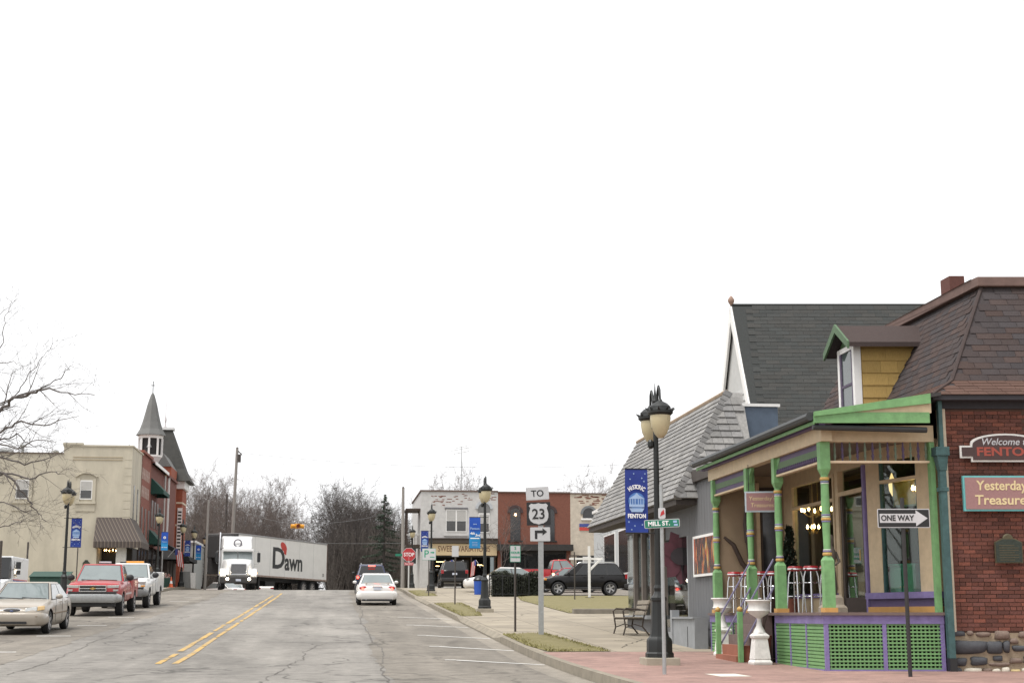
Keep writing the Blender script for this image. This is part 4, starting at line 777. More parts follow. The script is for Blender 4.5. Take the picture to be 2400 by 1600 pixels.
# metal flower in the window
FL = pm('maroon_petal', (.085, .018, .03), .5, .3, 5); p = at(1600, 1303, 36.9)
t = thing('flower_sculpture', 'large dark maroon flower sculpture in the grey shop window', 'sculpture', p, -.15); t.scale = (1.5, 1, 1.12)
for k_ in range(10):
    q = 6.283 * k_ / 10 + .2; c_, s_ = math.cos(q), math.sin(q); r = .62; m = MB(); pts = []
    for l_, w_ in ((.12, .06), (.3, .16), (.46, .15), (.62, .01)): pts.append((l_, w_))
    poly = [(l_, w_) for l_, w_ in pts] + [(l_, -w_) for l_, w_ in pts[::-1]]
    m.add([((c_ * l_ - s_ * w_) * .62, -.06 * (l_ - .3) + .03 * (k_ % 2), s_ * l_ + c_ * w_) for l_, w_ in poly] + [((c_ * l_ - s_ * w_) * .62, -.06 * (l_ - .3) + .03 * (k_ % 2) + .02, s_ * l_ + c_ * w_) for l_, w_ in poly], [tuple(range(8)), tuple(range(15, 7, -1))] + [(i, i + 8, (i + 1) % 8 + 8, (i + 1) % 8) for i in range(8)])
    m.build('petal', FL, t)
m = MB(); m.lathe([(.2, -.06), (.18, .0), (.1, .05)], 16, (0, 0, 0), axis='y'); m.build('flower_head', pm('dark_seed_head', (.03, .022, .026), .7, .3), t, smooth=40)
m = MB(); m.tube([(0, .03, -.1), (.03, .05, -.9), (0, .05, p.z * -1 + .8 + .02)], .035, 8); m.lathe([(.16, p.z * -1 + .8), (.16, p.z * -1 + .84), (.04, p.z * -1 + .86)], 12, (0, .05, 0)); m.build('stem', pm('dark_seed_head', (.03, .022, .026), .7, .3), t)
# gabled house behind
ap = at(1714, 722, 48); HO = Vector((ap.x, ap.y, zr(46.5))); gh = thing('gabled_house', 'tall house with steep dark grey gable roof behind the shake-roofed shop', 'house', HO)
def hx(p): return Vector((p.x - HO.x, p.y - HO.y, p.z - HO.z))
GR = pm('dark_grey_shingle', (.050, .053, .052), .95, .2, 30, bump=.3, bscale=90, rnd=.09, col2=(.056, .055, .052), spec=.2); SID = pm('white_siding', (.46, .46, .45), .7, .1, 4)
ax, ay, az = ap; dn = 7.2; dr_ = 3.74; XR = ax + 15
lf = lambda k_: (ax - k_ * SA * 0, 0)
NB = V3((ax + dr_ * SA, ay - dr_ * CA, az - dn)); FB = V3((ax - dr_ * SA, ay + dr_ * CA, az - dn)); TP = V3((ax, ay, az)); ex = V3((15, 0, 0))
m = MB(hx); m.add([NB + V3((.1, 0, -.05)), FB + V3((.1, 0, -.05)), TP + V3((.1, 0, -.1)), NB + ex, FB + ex, TP + ex], [(0, 2, 1), (3, 4, 5), (0, 1, 4, 3), (0, 3, 5, 2), (1, 2, 5, 4)]); m.build('attic', SID, gh)
m = MB(hx); b0_, b1_ = V3((NB.x + .3, NB.y + .35, HO.z)), V3((FB.x + .3, FB.y - .35, HO.z)); m.hexa([b0_, b0_ + ex, b1_ + ex, b1_, V3((b0_.x, b0_.y, az - dn)), V3((b0_.x + 15, b0_.y, az - dn)), V3((b1_.x + 15, b1_.y, az - dn)), V3((b1_.x, b1_.y, az - dn))]); m.build('wall', SID, gh)
for sd_, B in (('near', NB), ('far', FB)):
    m = MB(hx); n_ = (TP - B).cross(ex).normalized(); n_ = n_ if n_.z > 0 else -n_; d_ = n_ * .09
    m.hexa([B, B + ex, TP + ex, TP, B + d_, B + ex + d_, TP + ex + d_, TP + d_]); rr = m.build('roof_slope', GR, gh)
    if sd_ == 'near':
        pp = hx(B + d_); ux = V3((1, 0, 0)); up = (TP - B); up = up - ux * up.dot(ux); h = up.length
        shingles(rr, pp, ux, up.normalized(), 9.6, h, .15, .45, GR, trimL=-dr_ * SA * 0, th=.012, cap=300, seed=8, stuff='shingle_field', skip=lambda o: o.x < (1 - (o.z - hx(B).z) / dn) * dr_ * SA + .02)
    m = MB(hx); e_ = V3((-.05, 0, 0)); dv = V3((0, 0, -.34)); m.hexa([B + e_ + dv, B + V3((.02, 0, 0)) + dv, TP + V3((.02, 0, 0)) + dv * 1.4, TP + e_ + dv * 1.4, B + e_ + d_, B + V3((.02, 0, 0)) + d_, TP + V3((.02, 0, 0)) + d_, TP + e_ + d_]); m.build('barge_board', WHITE, gh)
for i in range(20):
    z0_ = az - dn + i * .22; f = (az - z0_) / dn; g = (az - z0_ - .2) / dn
    if g < .12: break
    l0, l1 = dr_ * f - .22, dr_ * g - .22; m = MB(hx)
    q = lambda l_, z, o_: V3((ax + .2 + o_ - l_ * -SA * -1 * -1, ay - l_ * CA, z))
    m.hexa([V3((ax + .06 + l0 * SA, ay - l0 * CA, z0_)), V3((ax + .06 - l0 * SA, ay + l0 * CA, z0_)), V3((ax + .11 - l0 * SA, ay + l0 * CA, z0_)), V3((ax + .11 + l0 * SA, ay - l0 * CA, z0_)), V3((ax + .085 + l1 * SA, ay - l1 * CA, z0_ + .2)), V3((ax + .085 - l1 * SA, ay + l1 * CA, z0_ + .2)), V3((ax + .11 - l1 * SA, ay + l1 * CA, z0_ + .2)), V3((ax + .11 + l1 * SA, ay - l1 * CA, z0_ + .2))]); m.build('siding_board', SID, gh)
m = MB(hx); m.lathe([(.02, 0), (.04, .1), (.1, .2), (.11, .28), (.05, .38), (.01, .42)], 12, TP); m.build('finial', pm('rusty_finial', (.25, .16, .12), .7), gh, smooth=50)
m = MB(hx); m.tube([TP + V3((0, 0, .1)), TP + ex + V3((0, 0, .1))], .05, 6); m.build('ridge_cap', GR, gh)
# bench
def bench(s, t_, label):
    t = thing('park_bench', label, 'bench', R(s, t_, .15), A - math.pi / 2)          # local +y points away from the road... back at +y
    BW = pm('bench_slat', (.20, .17, .13), .7, .2, 6, rnd=.15)
    for i in range(4): m = MB(); m.box(-.75, .75, -.28 + i * .125, -.18 + i * .125, .43, .465); m.build('seat_slat', BW, t, bevel=.006)
    for i in range(3): m = MB(); y = .26 + i * .045; z = .52 + i * .135; m.hexa([(-.75, y, z), (.75, y, z), (.75, y + .03, z - .01), (-.75, y + .03, z - .01), (-.75, y + .035, z + .105), (.75, y + .035, z + .105), (.75, y + .065, z + .095), (-.75, y + .065, z + .095)]); m.build('back_slat', BW, t, bevel=.006)
    for x in (-.68, .68):
        m = MB(); m.tube([(x, -.3, 0), (x, -.24, .2), (x, -.27, .42), (x, -.3, .62), (x, -.22, .68), (x, .1, .66), (x, .3, .62)], .022, 6); m.tube([(x, .38, 0), (x, .2, .22), (x, .24, .45), (x, .36, .78), (x, .42, .92)], .024, 6); m.tube([(x, -.26, .42), (x, .24, .42)], .02, 6); m.tube([(x, -.24, .2), (x, 0, .28), (x, .2, .22)], .014, 5); m.build('end_frame', pm('rusty_iron', (.05, .038, .03), .6, .3), t, smooth=50)
bench(38.7, 7.72, 'slatted park bench with curled iron ends beside the grey shop')
# small shrub inside the glazed corner reflection line, beside wall
# ================================================================== street lamps and banners
GLOBE = pm('cream_globe', (.50, .43, .27), .35, .06, 3); IRON = pm('dark_lamp_iron', (.006, .0075, .0072), .5, .3, 9)
def lamp_proto():
    root = thing('street_lamp', 'x', 'street lamp', (0, 0, 0))
    m = MB(); m.box(-.31, .31, -.31, .31, -.05, .13); m.build('footing', CONC, root, bevel=.015)
    m = MB(); m.lathe([(.26, .13), (.26, .2), (.235, .23), (.235, .42), (.22, .46), (.18, .5), (.155, .6), (.13, 1.12), (.145, 1.14), (.145, 1.19), (.1, 1.24), (.078, 1.3), (.09, 1.36), (.068, 1.42)], 8); m.build('base', IRON, root, smooth=25, rot=(0, 0, .39))
    m = MB(); m.lathe([(.064, 1.4), (.047, 4.25), (.075, 4.27), (.075, 4.36), (.05, 4.4), (.045, 4.75), (.06, 4.78), (.03, 4.86), (.012, 5.0), (.004, 5.12)], 12); m.build('pole', IRON, root, smooth=40)
    m = MB(); m.lathe([(.03, -.08), (.055, -.04), (.055, .04), (.03, .08)], 8, (-.1, 0, 3.98)); m.tube([(-.1, 0, 3.98), (0, 0, 3.98)], .02, 6); m.build('photocell', IRON, root)
    for sg in (-1, 1):
        y = sg * .42
        m = MB(); m.tube([(0, 0, 4.4), (0, sg * .1, 4.42), (0, sg * .16, 4.62), (0, sg * .22, 4.92), (0, sg * .31, 5.02), (0, sg * .39, 4.94), (0, sg * .42, 4.74)], .022, 7); m.tube([(0, sg * .08, 4.42), (0, sg * .28, 4.5), (0, sg * .3, 4.62), (0, sg * .2, 4.66)], .014, 5); ar = m.build('arm', IRON, root, smooth=50)
        m = MB(); m.lathe([(.03, 4.76), (.05, 4.72), (.13, 4.68), (.19, 4.62), (.2, 4.57), (.235, 4.55), (.235, 4.5), (.19, 4.46)][::-1], 16, (0, y, 0)); 
        for k_ in range(10):
            q = 6.283 * k_ / 10; c_, s_ = math.cos(q), math.sin(q); m.add([(c_ * .2 - s_ * .04, y + s_ * .2 + c_ * .04, 4.5), (c_ * .2 + s_ * .04, y + s_ * .2 - c_ * .04, 4.5), (c_ * .29, y + s_ * .29, 4.6), (c_ * .19, y + s_ * .19, 4.57)], [(0, 1, 2), (0, 2, 3), (1, 3, 2)])
        m.build('hood', IRON, ar, smooth=30)
        m = MB(); m.lathe([(.185, 4.47), (.19, 4.4), (.165, 4.25), (.11, 4.12), (.05, 4.05), (.01, 4.04)][::-1], 18, (0, y, 0)); m.build('globe', GLOBE, ar, smooth=60)
    return root
def banner_mat(nm, top, bot):
    m = bpy.data.materials.new(nm); m.use_nodes = True; n = m.node_tree.nodes; l = m.node_tree.links; b = n['Principled BSDF']; b.inputs['Roughness'].default_value = .7
    tc = n.new('ShaderNodeTexCoord'); sp = n.new('ShaderNodeSeparateXYZ'); l.new(tc.outputs['Object'], sp.inputs[0]); mr = n.new('ShaderNodeMapRange'); mr.inputs[1].default_value = 0; mr.inputs[2].default_value = 1.16; l.new(sp.outputs[2], mr.inputs[0])
    cr_ = n.new('ShaderNodeValToRGB'); e = cr_.color_ramp.elements; e[0].color = (*bot, 1); e[1].color = (*top, 1); l.new(mr.outputs[0], cr_.inputs[0])
    if nm.startswith('sky'):
        e[0].position = .26; e[1].position = .6; q = e.new(.255); q.color = (bot[0] * .9, bot[1] * .8, bot[2] * .9, 1)
    l.new(cr_.outputs[0], b.inputs['Base Color']); return m
BNH = banner_mat('navy_banner_cloth', (.012, .03, .21), (.012, .04, .25)); BNT = banner_mat('sky_blue_banner_cloth', (.012, .075, .42), (.015, .28, .56))
PALEB = pm('pale_blue_print', (.30, .42, .62), .6, .25, 6); BW_ = .42
def cloth(w_, h_):
    m = MB(); nx, nz = 6, 12
    for k_ in (0, 1):
        for j in range(nz + 1):
            for i in range(nx + 1):
                x = -w_ / 2 + w_ * i / nx; z = h_ * j / nz; m.v.append(V3((x, .012 * math.sin(z * 4 + x * 5) * (1 if 0 < j < nz else 0) + (.004 if k_ else 0), z)))
    o = (nx + 1) * (nz + 1)
    for j in range(nz):
        for i in range(nx):
            a = j * (nx + 1) + i; m.f.append((a, a + 1, a + nx + 2, a + nx + 1)); m.f.append((o + a, o + a + nx + 1, o + a + nx + 2, o + a + 1))
    return m
def banner(kind, loc, rz, label, side, detail=2):
    t = thing('street_banner', label, 'banner', loc, rz); H = 1.17
    cloth(BW_, H).build('cloth', BNH if kind == 'H' else BNT, t, smooth=60, fix=False)
    y = -.02
    if kind == 'H':
        arc_text('HISTORIC', .105, TXTWHT, t, 0, y, .60, .235, 1.15, off=.004, sx=.72) if detail else None
        m = MB(); m.lathe([(.155, .0), (.15, .004)], 24, (0, y, .58), axis='y'); m.build('roundel', pm('banner_roundel', (.06, .16, .42), .6, .3, 5), t)
        m = MB()                                                        # gazebo: roof, cupola, posts, base
        m.prism([(-.15, .62), (.15, .62), (.06, .68), (-.06, .68)], .003, 'y', y - .005); m.prism([(-.05, .68), (.05, .68), (0, .73)], .003, 'y', y - .005)
        for x in (-.12, -.075, -.03, .03, .075, .12): m.box(x - .008, x + .008, y - .005, y - .002, .52, .62)
        m.box(-.14, .14, y - .005, y - .002, .47, .52); m.prism([(-.1, .38), (.1, .38), (.14, .45), (-.14, .45)], .003, 'y', y - .005); m.build('gazebo_emblem', PALEB, t)
        text('FENTON', .105, TXTWHT, t, (0, y, .305), off=.004, sx=.82)
        for (x, z) in ((-.12, .98), (.1, 1.0), (.14, .94), (-.15, .2), (-.04, .13), (.1, .15), (.15, .22), (-.05, 1.08), (.16, 1.08), (-.1, .06)):
            mm = MB(); pts = [(x + (.02 if i % 2 == 0 else .008) * math.sin(i * math.pi / 4), z + (.02 if i % 2 == 0 else .008) * math.cos(i * math.pi / 4)) for i in range(8)]; mm.prism(pts, .003, 'y', y - .003); mm.build('star', PALEB, t)
    elif kind == 'T':
        m = MB(); m.lathe([(.085, 0), (.08, .004)], 20, (0, y, .82), axis='y'); m.build('roundel', TXTWHT, t); m = MB(); m.prism([(-.015, .77), (.015, .77), (.02, .86), (-.02, .86)], .003, 'y', y - .006); m.build('emblem', BNT, t)
        text('Fenton', .11, pm('pale_blue_print', (.30, .42, .62)), t, (0, y, .55), off=.002); text('Be Closer', .085, TXTWHT, t, (0, y, .2), shear=.3, off=.002)
    else:
        text('Fenton', .125, pm('pale_blue_print', (.30, .42, .62)), t, (.0, y, .74), off=.003); text('4th', .13, TXTWHT, t, (-.1, y, .56), shear=.3, off=.004); text('3rd', .13, TXTWHT, t, (.1, y, .49), shear=.2, off=.004); (lambda mm: (mm.box(-.17, .17, y - .003, y, .36, .40), mm.build('text_line', TXTWHT, t)))(MB()); [(lambda mm: (mm.box(-.1, .1, y - .003, y, z, z + .018), mm.build('text_line', PALEB, t)))(MB()) for z in (.22, .16, .1)]
        m = MB(); m.prism([(-.05, .88), (0, .9), (.0, .92), (-.06, .93)], .003, 'y', y - .003); m.prism([(.01, .9), (.06, .88), (.07, .92), (.03, .93)], .003, 'y', y - .003); m.build('emblem', PALEB, t)
    for z in (.0, H): m = MB(); m.tube([(-side * BW_ / 2, 0, z), (side * (BW_ / 2 + .3), 0, z)], .012, 6); m.build('banner_arm', IRON, t)
    return t
LP = lamp_proto(); first = True
LAMPS = [(26.6, 5.85, 'R', 'H', 'nearest double street lamp on the brick paving in front of the porch', 'navy gazebo banner on the nearest street lamp by the grey shop'),
         (55.6, 5.6, 'R', 'F', 'second street lamp along the right pavement, left of the highway route signs', 'sky blue festival banner on the second street lamp at the right'),
         (84.5, 5.45, 'R', 'H', 'third street lamp on the right in front of the white brick shop', 'navy banner on the lamp in front of the white brick shop'),
         (118, 6.1, 'R', None, 'street lamp at the left corner of the white brick shop, behind the stop sign', ''),
         (150, 5.0, 'R', 'F', 'farthest street lamp on the right beyond the white sedan', 'small sky blue banner on the farthest right lamp above the white sedan'),
         (61.6, -10.78, 'L', 'H', 'double street lamp on the left in front of the tan building', 'navy banner on the lamp in front of the tan building'),
         (s_at(364, -11.2), -11.2, 'L', 'T', 'left street lamp just past the brown corner awning', 'sky blue banner nearest the brown corner awning'),
         (s_at(421, -11.2), -11.2, 'L', 'H', 'left street lamp below the church tower', 'navy banner below the church tower'),
         (s_at(448, -11.2), -11.2, 'L', 'T', 'left street lamp between the two far navy banners', 'sky blue banner between the two far navy banners on the left'),
         (s_at(475, -11.2), -11.2, 'L', 'H', 'farthest left street lamp beside the bare wooden pole', 'farthest navy banner on the left beside the bare wooden pole')]
for (s, t_, sd_, bk, lb, bl) in LAMPS:
    o = LP if first else copy_tree(LP); first = False
    o.location = R(s, t_, .15); o.rotation_euler = (0, 0, A); o['label'] = lb; o['group'] = 'street lamps along both pavements'
    if bk:
        sg = -1 if sd_ == 'R' else 1; c = R(s, t_ + sg * .38, .15 + 2.35); b = banner(bk, c, A, bl, -sg); b['group'] = 'banners on the street lamps'
# ================================================================== signs
POST = pm('brown_steel_post', (.055, .045, .038), .6, .2); GREENS = pm('sign_green', (.01, .17, .10), .45, .06); SIGNW = pm('sign_white', (.52, .52, .53), .45, .05); REDS = pm('sign_red', (.42, .025, .03), .45, .08)
def rrect(w_, h_, r, n=4):
    pts = []
    for cx, cy, a0 in ((w_ / 2 - r, h_ / 2 - r, 0), (-w_ / 2 + r, h_ / 2 - r, 90), (-w_ / 2 + r, -h_ / 2 + r, 180), (w_ / 2 - r, -h_ / 2 + r, 270)):
        for i in range(n + 1): a = math.radians(a0 + 90 * i / n); pts.append((cx + r * math.cos(a), cy + r * math.sin(a)))
    return pts
def panel(par, name, w_, h_, x, z, mt, y=0, th=.004, r=.02, roll=0, border=None, bw=.012):
    o = MB().prism(rrect(w_, h_, r), th, 'y', -th).build(name, border or mt, par, loc=(x, y, z), rot=(0, roll, 0))
    if border: MB().prism(rrect(w_ - 2 * bw, h_ - 2 * bw, max(.004, r - bw)), .003, 'y', -th - .003).build('face', mt, o)
    return o
def post(par, h, r=.03, mt=POST, n=8, name='post', z0=-.1, y=.04): m = MB(); m.tube([(0, y, z0), (0, y, h)], r, n); return m.build(name, mt, par, smooth=40)
# one way
t = thing('one_way_sign', 'black and white one way arrow sign on dark post before the lattice porch', 'sign', R(22.3, 8.84, .15), 0)
post(t, 2.75, .032, pm('dark_sign_post', (.022, .02, .02), .5, .2), 10, y=.045)
zc = at(2118, 1213, 23.1).z - t.location.z; p = panel(t, 'sign_panel', .82, .295, -.0, zc, TXTBLK, border=SIGNW, bw=.013)
MB().prism([(-.375, -.07), (.19, -.07), (.19, -.125), (.375, 0), (.19, .125), (.19, .07), (-.375, .07)], .003, 'y', -.011).build('arrow', SIGNW, p)
text('ONE WAY', .122, TXTBLK, p, (-.10, -.0145, 0), off=.003, sx=.9)
# street name
t = thing('street_name_sign', 'green Mill St. name sign on thin steel pole before the nearest lamp', 'sign', R(23.4, 5.22, .15), .0)
post(t, 3.0, .032, STEEL, 10, y=0); Y = 23.9; zc = at(1548, 1227, Y).z - t.location.z
p = panel(t, 'name_panel', .57, .135, .0, zc, GREENS, y=-.04, roll=-.05, border=SIGNW, bw=.01); text('MILL ST.', .098, TXTWHT, p, (-.05, -.009, 0), off=.003, sx=1.02); m = MB(); m.box(.18, .24, -.0095, -.007, .005, .04); m.box(.19, .25, -.0095, -.007, -.045, -.015); m.build('block_number', pm('pale_blue_print', (.30, .42, .62)), p)
q = panel(t, 'cross_panel', .115, .17, .0, zc + .165, SIGNW, y=-.04); m = MB(); m.prism([(-.03, -.05), (.045, -.01), (.03, .06), (-.01, .02)], .003, 'y', -.008); m.build('emblem', REDS, q)
# route assembly
t = thing('route_sign', 'To US 23 shield signs with right turn arrow on grey steel post', 'sign', R(38.1, 5.3, .15), A * .4)
m = MB(); m.box(-.065, .065, .01, .12, -.1, 3.0); m.build('post', STEEL, t); Y = 38.6; z_ = lambda v: at(1255, v, Y).z - t.location.z
dx = (1259 - 1267) * Y / 3507; p = panel(t, 'to_panel', .6, .335, -.09, z_(1157), SIGNW, y=0, roll=-.06, border=SIGNW); text('TO', .235, TXTBLK, p, (0, -.008, -.005), off=.004)
m = MB().prism(rrect(.6, .6, .02), .003, 'y', -.006).build('outline', pm('grey_sign_edge', (.3, .3, .3)), p) if False else None
p = panel(t, 'shield_panel', .62, .60, -.06, z_(1204), TXTBLK, roll=-.02)
half = [(0, -.28), (.05, -.26), (.13, -.245), (.21, -.19), (.25, -.1), (.255, 0), (.23, .09), (.215, .15), (.25, .21), (.19, .265), (.13, .25), (.07, .255), (0, .275)]
MB().prism(half + [(-a, b) for a, b in half[::-1][1:-1]], .003, 'y', -.008).build('shield', SIGNW, p); text('23', .37, TXTBLK, p, (0, -.0125, -.02), off=.006, sx=.95)
p = panel(t, 'arrow_panel', .52, .36, -.02, z_(1252), SIGNW, border=SIGNW, roll=-.01); MB().prism([(-.14, -.12), (-.075, -.12), (-.075, .03), (.06, .03), (.06, -.03), (.18, .065), (.06, .16), (.06, .1), (-.14, .1)], .003, 'y', -.0105).build('arrow', TXTBLK, p)
# parking plates and others
def small_sign(s, t_, w_, h_, v, label, lines, postmat=POST, h=None, r=.03, border=None, name='parking_sign'):
    t = thing(name, label, 'sign', R(s, t_, .15), A * .5); p = R(s, t_, .15); u_z = at(1100, v, p.y).z - p.z
    post(t, u_z + (h if h is not None else .1), r, postmat); q = panel(t, 'sign_panel', w_, h_, 0, u_z, SIGNW, border=border or SIGNW)
    for (tx, sz, x, z, mt) in lines: text(tx, sz, mt, q, (x, -.009, z), off=.003)
    return t, q
GRNT = pm('green_print', (.01, .28, .16), .5)
small_sign(40.5, 4.92, .29, .45, 1297, 'green lettered parking plate on brown post left of the route signs', [('2', .1, 0, .15, GRNT), ('HOUR', .085, 0, .03, GRNT), ('PARKING', .06, 0, -.09, GRNT)], border=GRNT)
small_sign(63.2, 5.1, .29, .46, 1291, 'small white plate on brown post in the second grass verge', [])
t, q = small_sign(79.4, 5.0, .74, .62, 1298, 'white public parking sign with green P near the white sedan', [('P', .55, -.14, 0, GRNT)], border=GRNT)
m = MB(); m.prism([(.08, .06), (.2, .06), (.2, .02), (.3, .09), (.2, .16), (.2, .12), (.08, .12)], .003, 'y', -.01); m.build('arrow', GRNT, q); m = MB(); m.box(.05, .3, -.01, -.007, -.17, -.13); m.build('text_line', GRNT, q)
# stop sign
t = thing('stop_sign', 'red octagonal stop sign with all way plate behind the white sedan', 'sign', R(98, 4.85, .15), A); p = R(98, 4.85, .15); zc = at(948, 1299, p.y).z - p.z
post(t, zc + .2, .05, pm('pale_post', (.5, .5, .48), .6)); oc = lambda r: [(r * math.cos(math.pi / 8 + i * math.pi / 4), r * math.sin(math.pi / 8 + i * math.pi / 4)) for i in range(8)]
o = MB().prism(oc(.47), .004, 'y', -.004).build('octagon', SIGNW, t, loc=(0, 0, zc)); MB().prism(oc(.445), .003, 'y', -.007).build('face', REDS, o); text('STOP', .33, TXTWHT, o, (0, -.011, 0), off=.006, sx=.88)
q = panel(t, 'all_way_plate', .62, .2, 0, zc - .6, REDS, border=SIGNW); text('ALL WAY', .12, TXTWHT, q, (0, -.009, 0), off=.002)
q = panel(t, 'street_name_blade', .55, .16, -.62, zc - .02, GREENS, y=.06); text('MAIN', .1, TXTWHT, q, (0, -.006, 0)) if False else None
# white sign gallows on the lawn
p = R(73.3, 12.62, .15); t = thing('sign_gallows', 'white wooden cross shaped sign post standing on the lawn', 'post', p, A)
m = MB(); m.box(-.055, .055, -.055, .055, -.1, 2.62); m.build('post', WHITE, t); m = MB(); m.box(-1.0, .68, -.04, .04, 1.94, 2.04); m.build('arm', WHITE, t, loc=(0, -.002, 0)); m = MB(); m.plate([(.07, -.045, 1.42), (.07, -.045, 1.56), (.44, -.045, 1.92), (.58, -.045, 1.92)], -.09); m.build('brace', WHITE, t)
m = MB(); m.box(-.2, .2, -.2, .2, -.1, .1); m.build('footing', pm('soil', (.06, .045, .03)), t)
p = R(70, 11.35, .15); t = thing('steel_stake', 'thin dark steel stake on the lawn left of the white post', 'post', p, A); post(t, 2.3, .03, POST); m = MB(); m.box(-.26, .22, .0, .03, 2.1, 2.16); m.build('bracket', POST, t)
# litter bin, hedge with railings
p = R(82.5, 8.0, .15); t = thing('litter_bin', 'blue litter bin behind the second street lamp', 'bin', p); m = MB(); m.lathe([(.27, 0), (.3, .75)], 16); m.build('bin_body', pm('blue_plastic', (.015, .07, .35), .4), t, smooth=40); m = MB(); m.lathe([(.32, .75), (.33, .82), (.2, 1.0), (.02, 1.05)], 16); m.build('lid', BLACK, t, smooth=40)
t = thing('clipped_hedge', 'dark clipped hedge left of the lawn beside the car park', 'hedge', R(78.3, 8.25, .12), A); rg = random.Random(12)
m = MB(); m.box(.1, 2.5, .15, .95, 0, 1.02); m.build('core', pm('hedge_twigs', (.022, .02, .014), .9, .3), t)
m = MB()
for i in range(7000):
    f = rg.random(); c = V3((rg.uniform(0, 2.6), rg.choice((0.05, .05, rg.uniform(0, 1.05))), rg.uniform(0, 1.1))); 
    top_ = 1.14 + .1 * math.sin(c.x * 3.1) + .07 * math.sin(c.x * 9.7 + c.y * 5)
    if c.y > .1: c.z = top_ + rg.uniform(-.12, .08)
    else: c.z *= top_; c.y += rg.gauss(0, .05)
    a = V3((rg.gauss(0, 1), rg.gauss(0, 1), rg.gauss(0, 1))).normalized() * .11; b = a.orthogonal().normalized() * .03; m.add([c - b, c + b, c + a], [(0, 1, 2)])
m.build('foliage', pm('hedge_leaf', (.026, .03, .016), .8, .4, 6, rnd=.5), t, fix=False)
t = thing('iron_railing', 'low black iron railing in front of the dark hedge', 'railing', R(78.0, 8.1, .12), A)
for i in range(4): m = MB(); m.box(i * .7 - .03, i * .7 + .03, -.03, .03, 0, 1.28); m.build('railing_post', BLACK, t)
m = MB(); m.box(0, 2.1, -.02, .02, 1.1, 1.15); m.box(0, 2.1, -.02, .02, .15, .19); m.build('rail', BLACK, t)
for i in range(18): m = MB(); m.box(.06 + i * .11, .075 + i * .11, -.008, .008, .19, 1.1); m.build('baluster', BLACK, t)
# ================================================================== vehicles (local +y is forward, origin on the ground)
CGL = pm('car_glass', (.15, .18, .18), .04, .15, 2, spec=.9, coat=.6); CGLD = pm('dark_car_glass', (.012, .013, .014), .05, .1, spec=.6)
LENS = pm('headlamp_lens', (.5, .51, .5), .1, .35, 40, spec=.8, metal=.3); AMB = pm('amber_lens', (.75, .32, .06), .2, .15); REDL = pm('tail_lens', (.30, .012, .015), .15, .15, spec=.7); REDON = pm('lit_tail_lens', (.6, .02, .02), .3, 0, emit=(1, .09, .06), es=2.2)
HDON = pm('lit_headlamp', (1, .95, .85), .3, 0, emit=(1, .84, .62), es=14); PLATE = pm('number_plate', (.55, .58, .66), .5, .1); TRIMB = pm('black_trim', (.02, .02, .021), .55, .2)
ALLOY = pm('alloy_wheel', (.42, .42, .43), .35, .15, metal=.7); WELL = pm('wheel_well', (.01, .01, .01), .9)
def paint(nm, c, rough=.28): return pm(nm, c, rough, .06, 2, spec=.4 if max(c) > .1 else .2, coat=.25 if max(c) > .1 else .12)
def loft(sts, hump=.02):
    """closed body from stations (y, zb, zt, hw); returns MB"""
    m = MB(); n = None
    for (y, zb, zt, hw) in sts:
        h = zt - zb
        half = [(0, zb), (hw * .84, zb), (hw * .95, zb + .12 * h), (hw * .99, zb + .3 * h), (hw, zb + .52 * h), (hw * .985, zb + .70 * h), (hw * .95, zb + .88 * h), (hw * .87, zt), (hw * .45, zt + hump * .8), (0, zt + hump)]
        ring = half + [(-x, z) for x, z in half[::-1][1:-1]]; n = len(ring)
        m.v += [V3((x, y, z)) for x, z in ring]
    k = len(sts)
    for i in range(k - 1):
        for j in range(n):
            a = i * n + j; b = i * n + (j + 1) % n; m.f.append((a, b, b + n, a + n))
    m.f.append(tuple(range(n))); m.f.append(tuple(range((k - 1) * n, k * n))[::-1]); return m
def cut_arches(o, ws, hw, r, dark=WELL):
    cm = MB()
    for y, z in ws:
        for sg in (-1, 1): cm.lathe([(r, 0), (r, .34)], 20, (sg * (hw - .17), y, z), axis='x') if False else cm.lathe([(r, (hw - .26) * sg), (r, (hw + .12) * sg)], 20, (0, y, z), axis='x')
    c = cm.build('cutter', dark); o.data.materials.append(dark)
    md = o.modifiers.new('b', 'BOOLEAN'); md.object = c; md.operation = 'DIFFERENCE'; md.solver = 'EXACT'; md.material_mode = 'TRANSFER'
    bpy.context.view_layer.update()
    me = bpy.data.meshes.new_from_object(o.evaluated_get(bpy.context.evaluated_depsgraph_get())); o.modifiers.clear()
    if len(me.polygons) > 30: o.data = me
    bpy.data.objects.remove(c)
    for p in o.data.polygons: p.use_smooth = True
    o.data.set_sharp_from_angle(angle=math.radians(38))
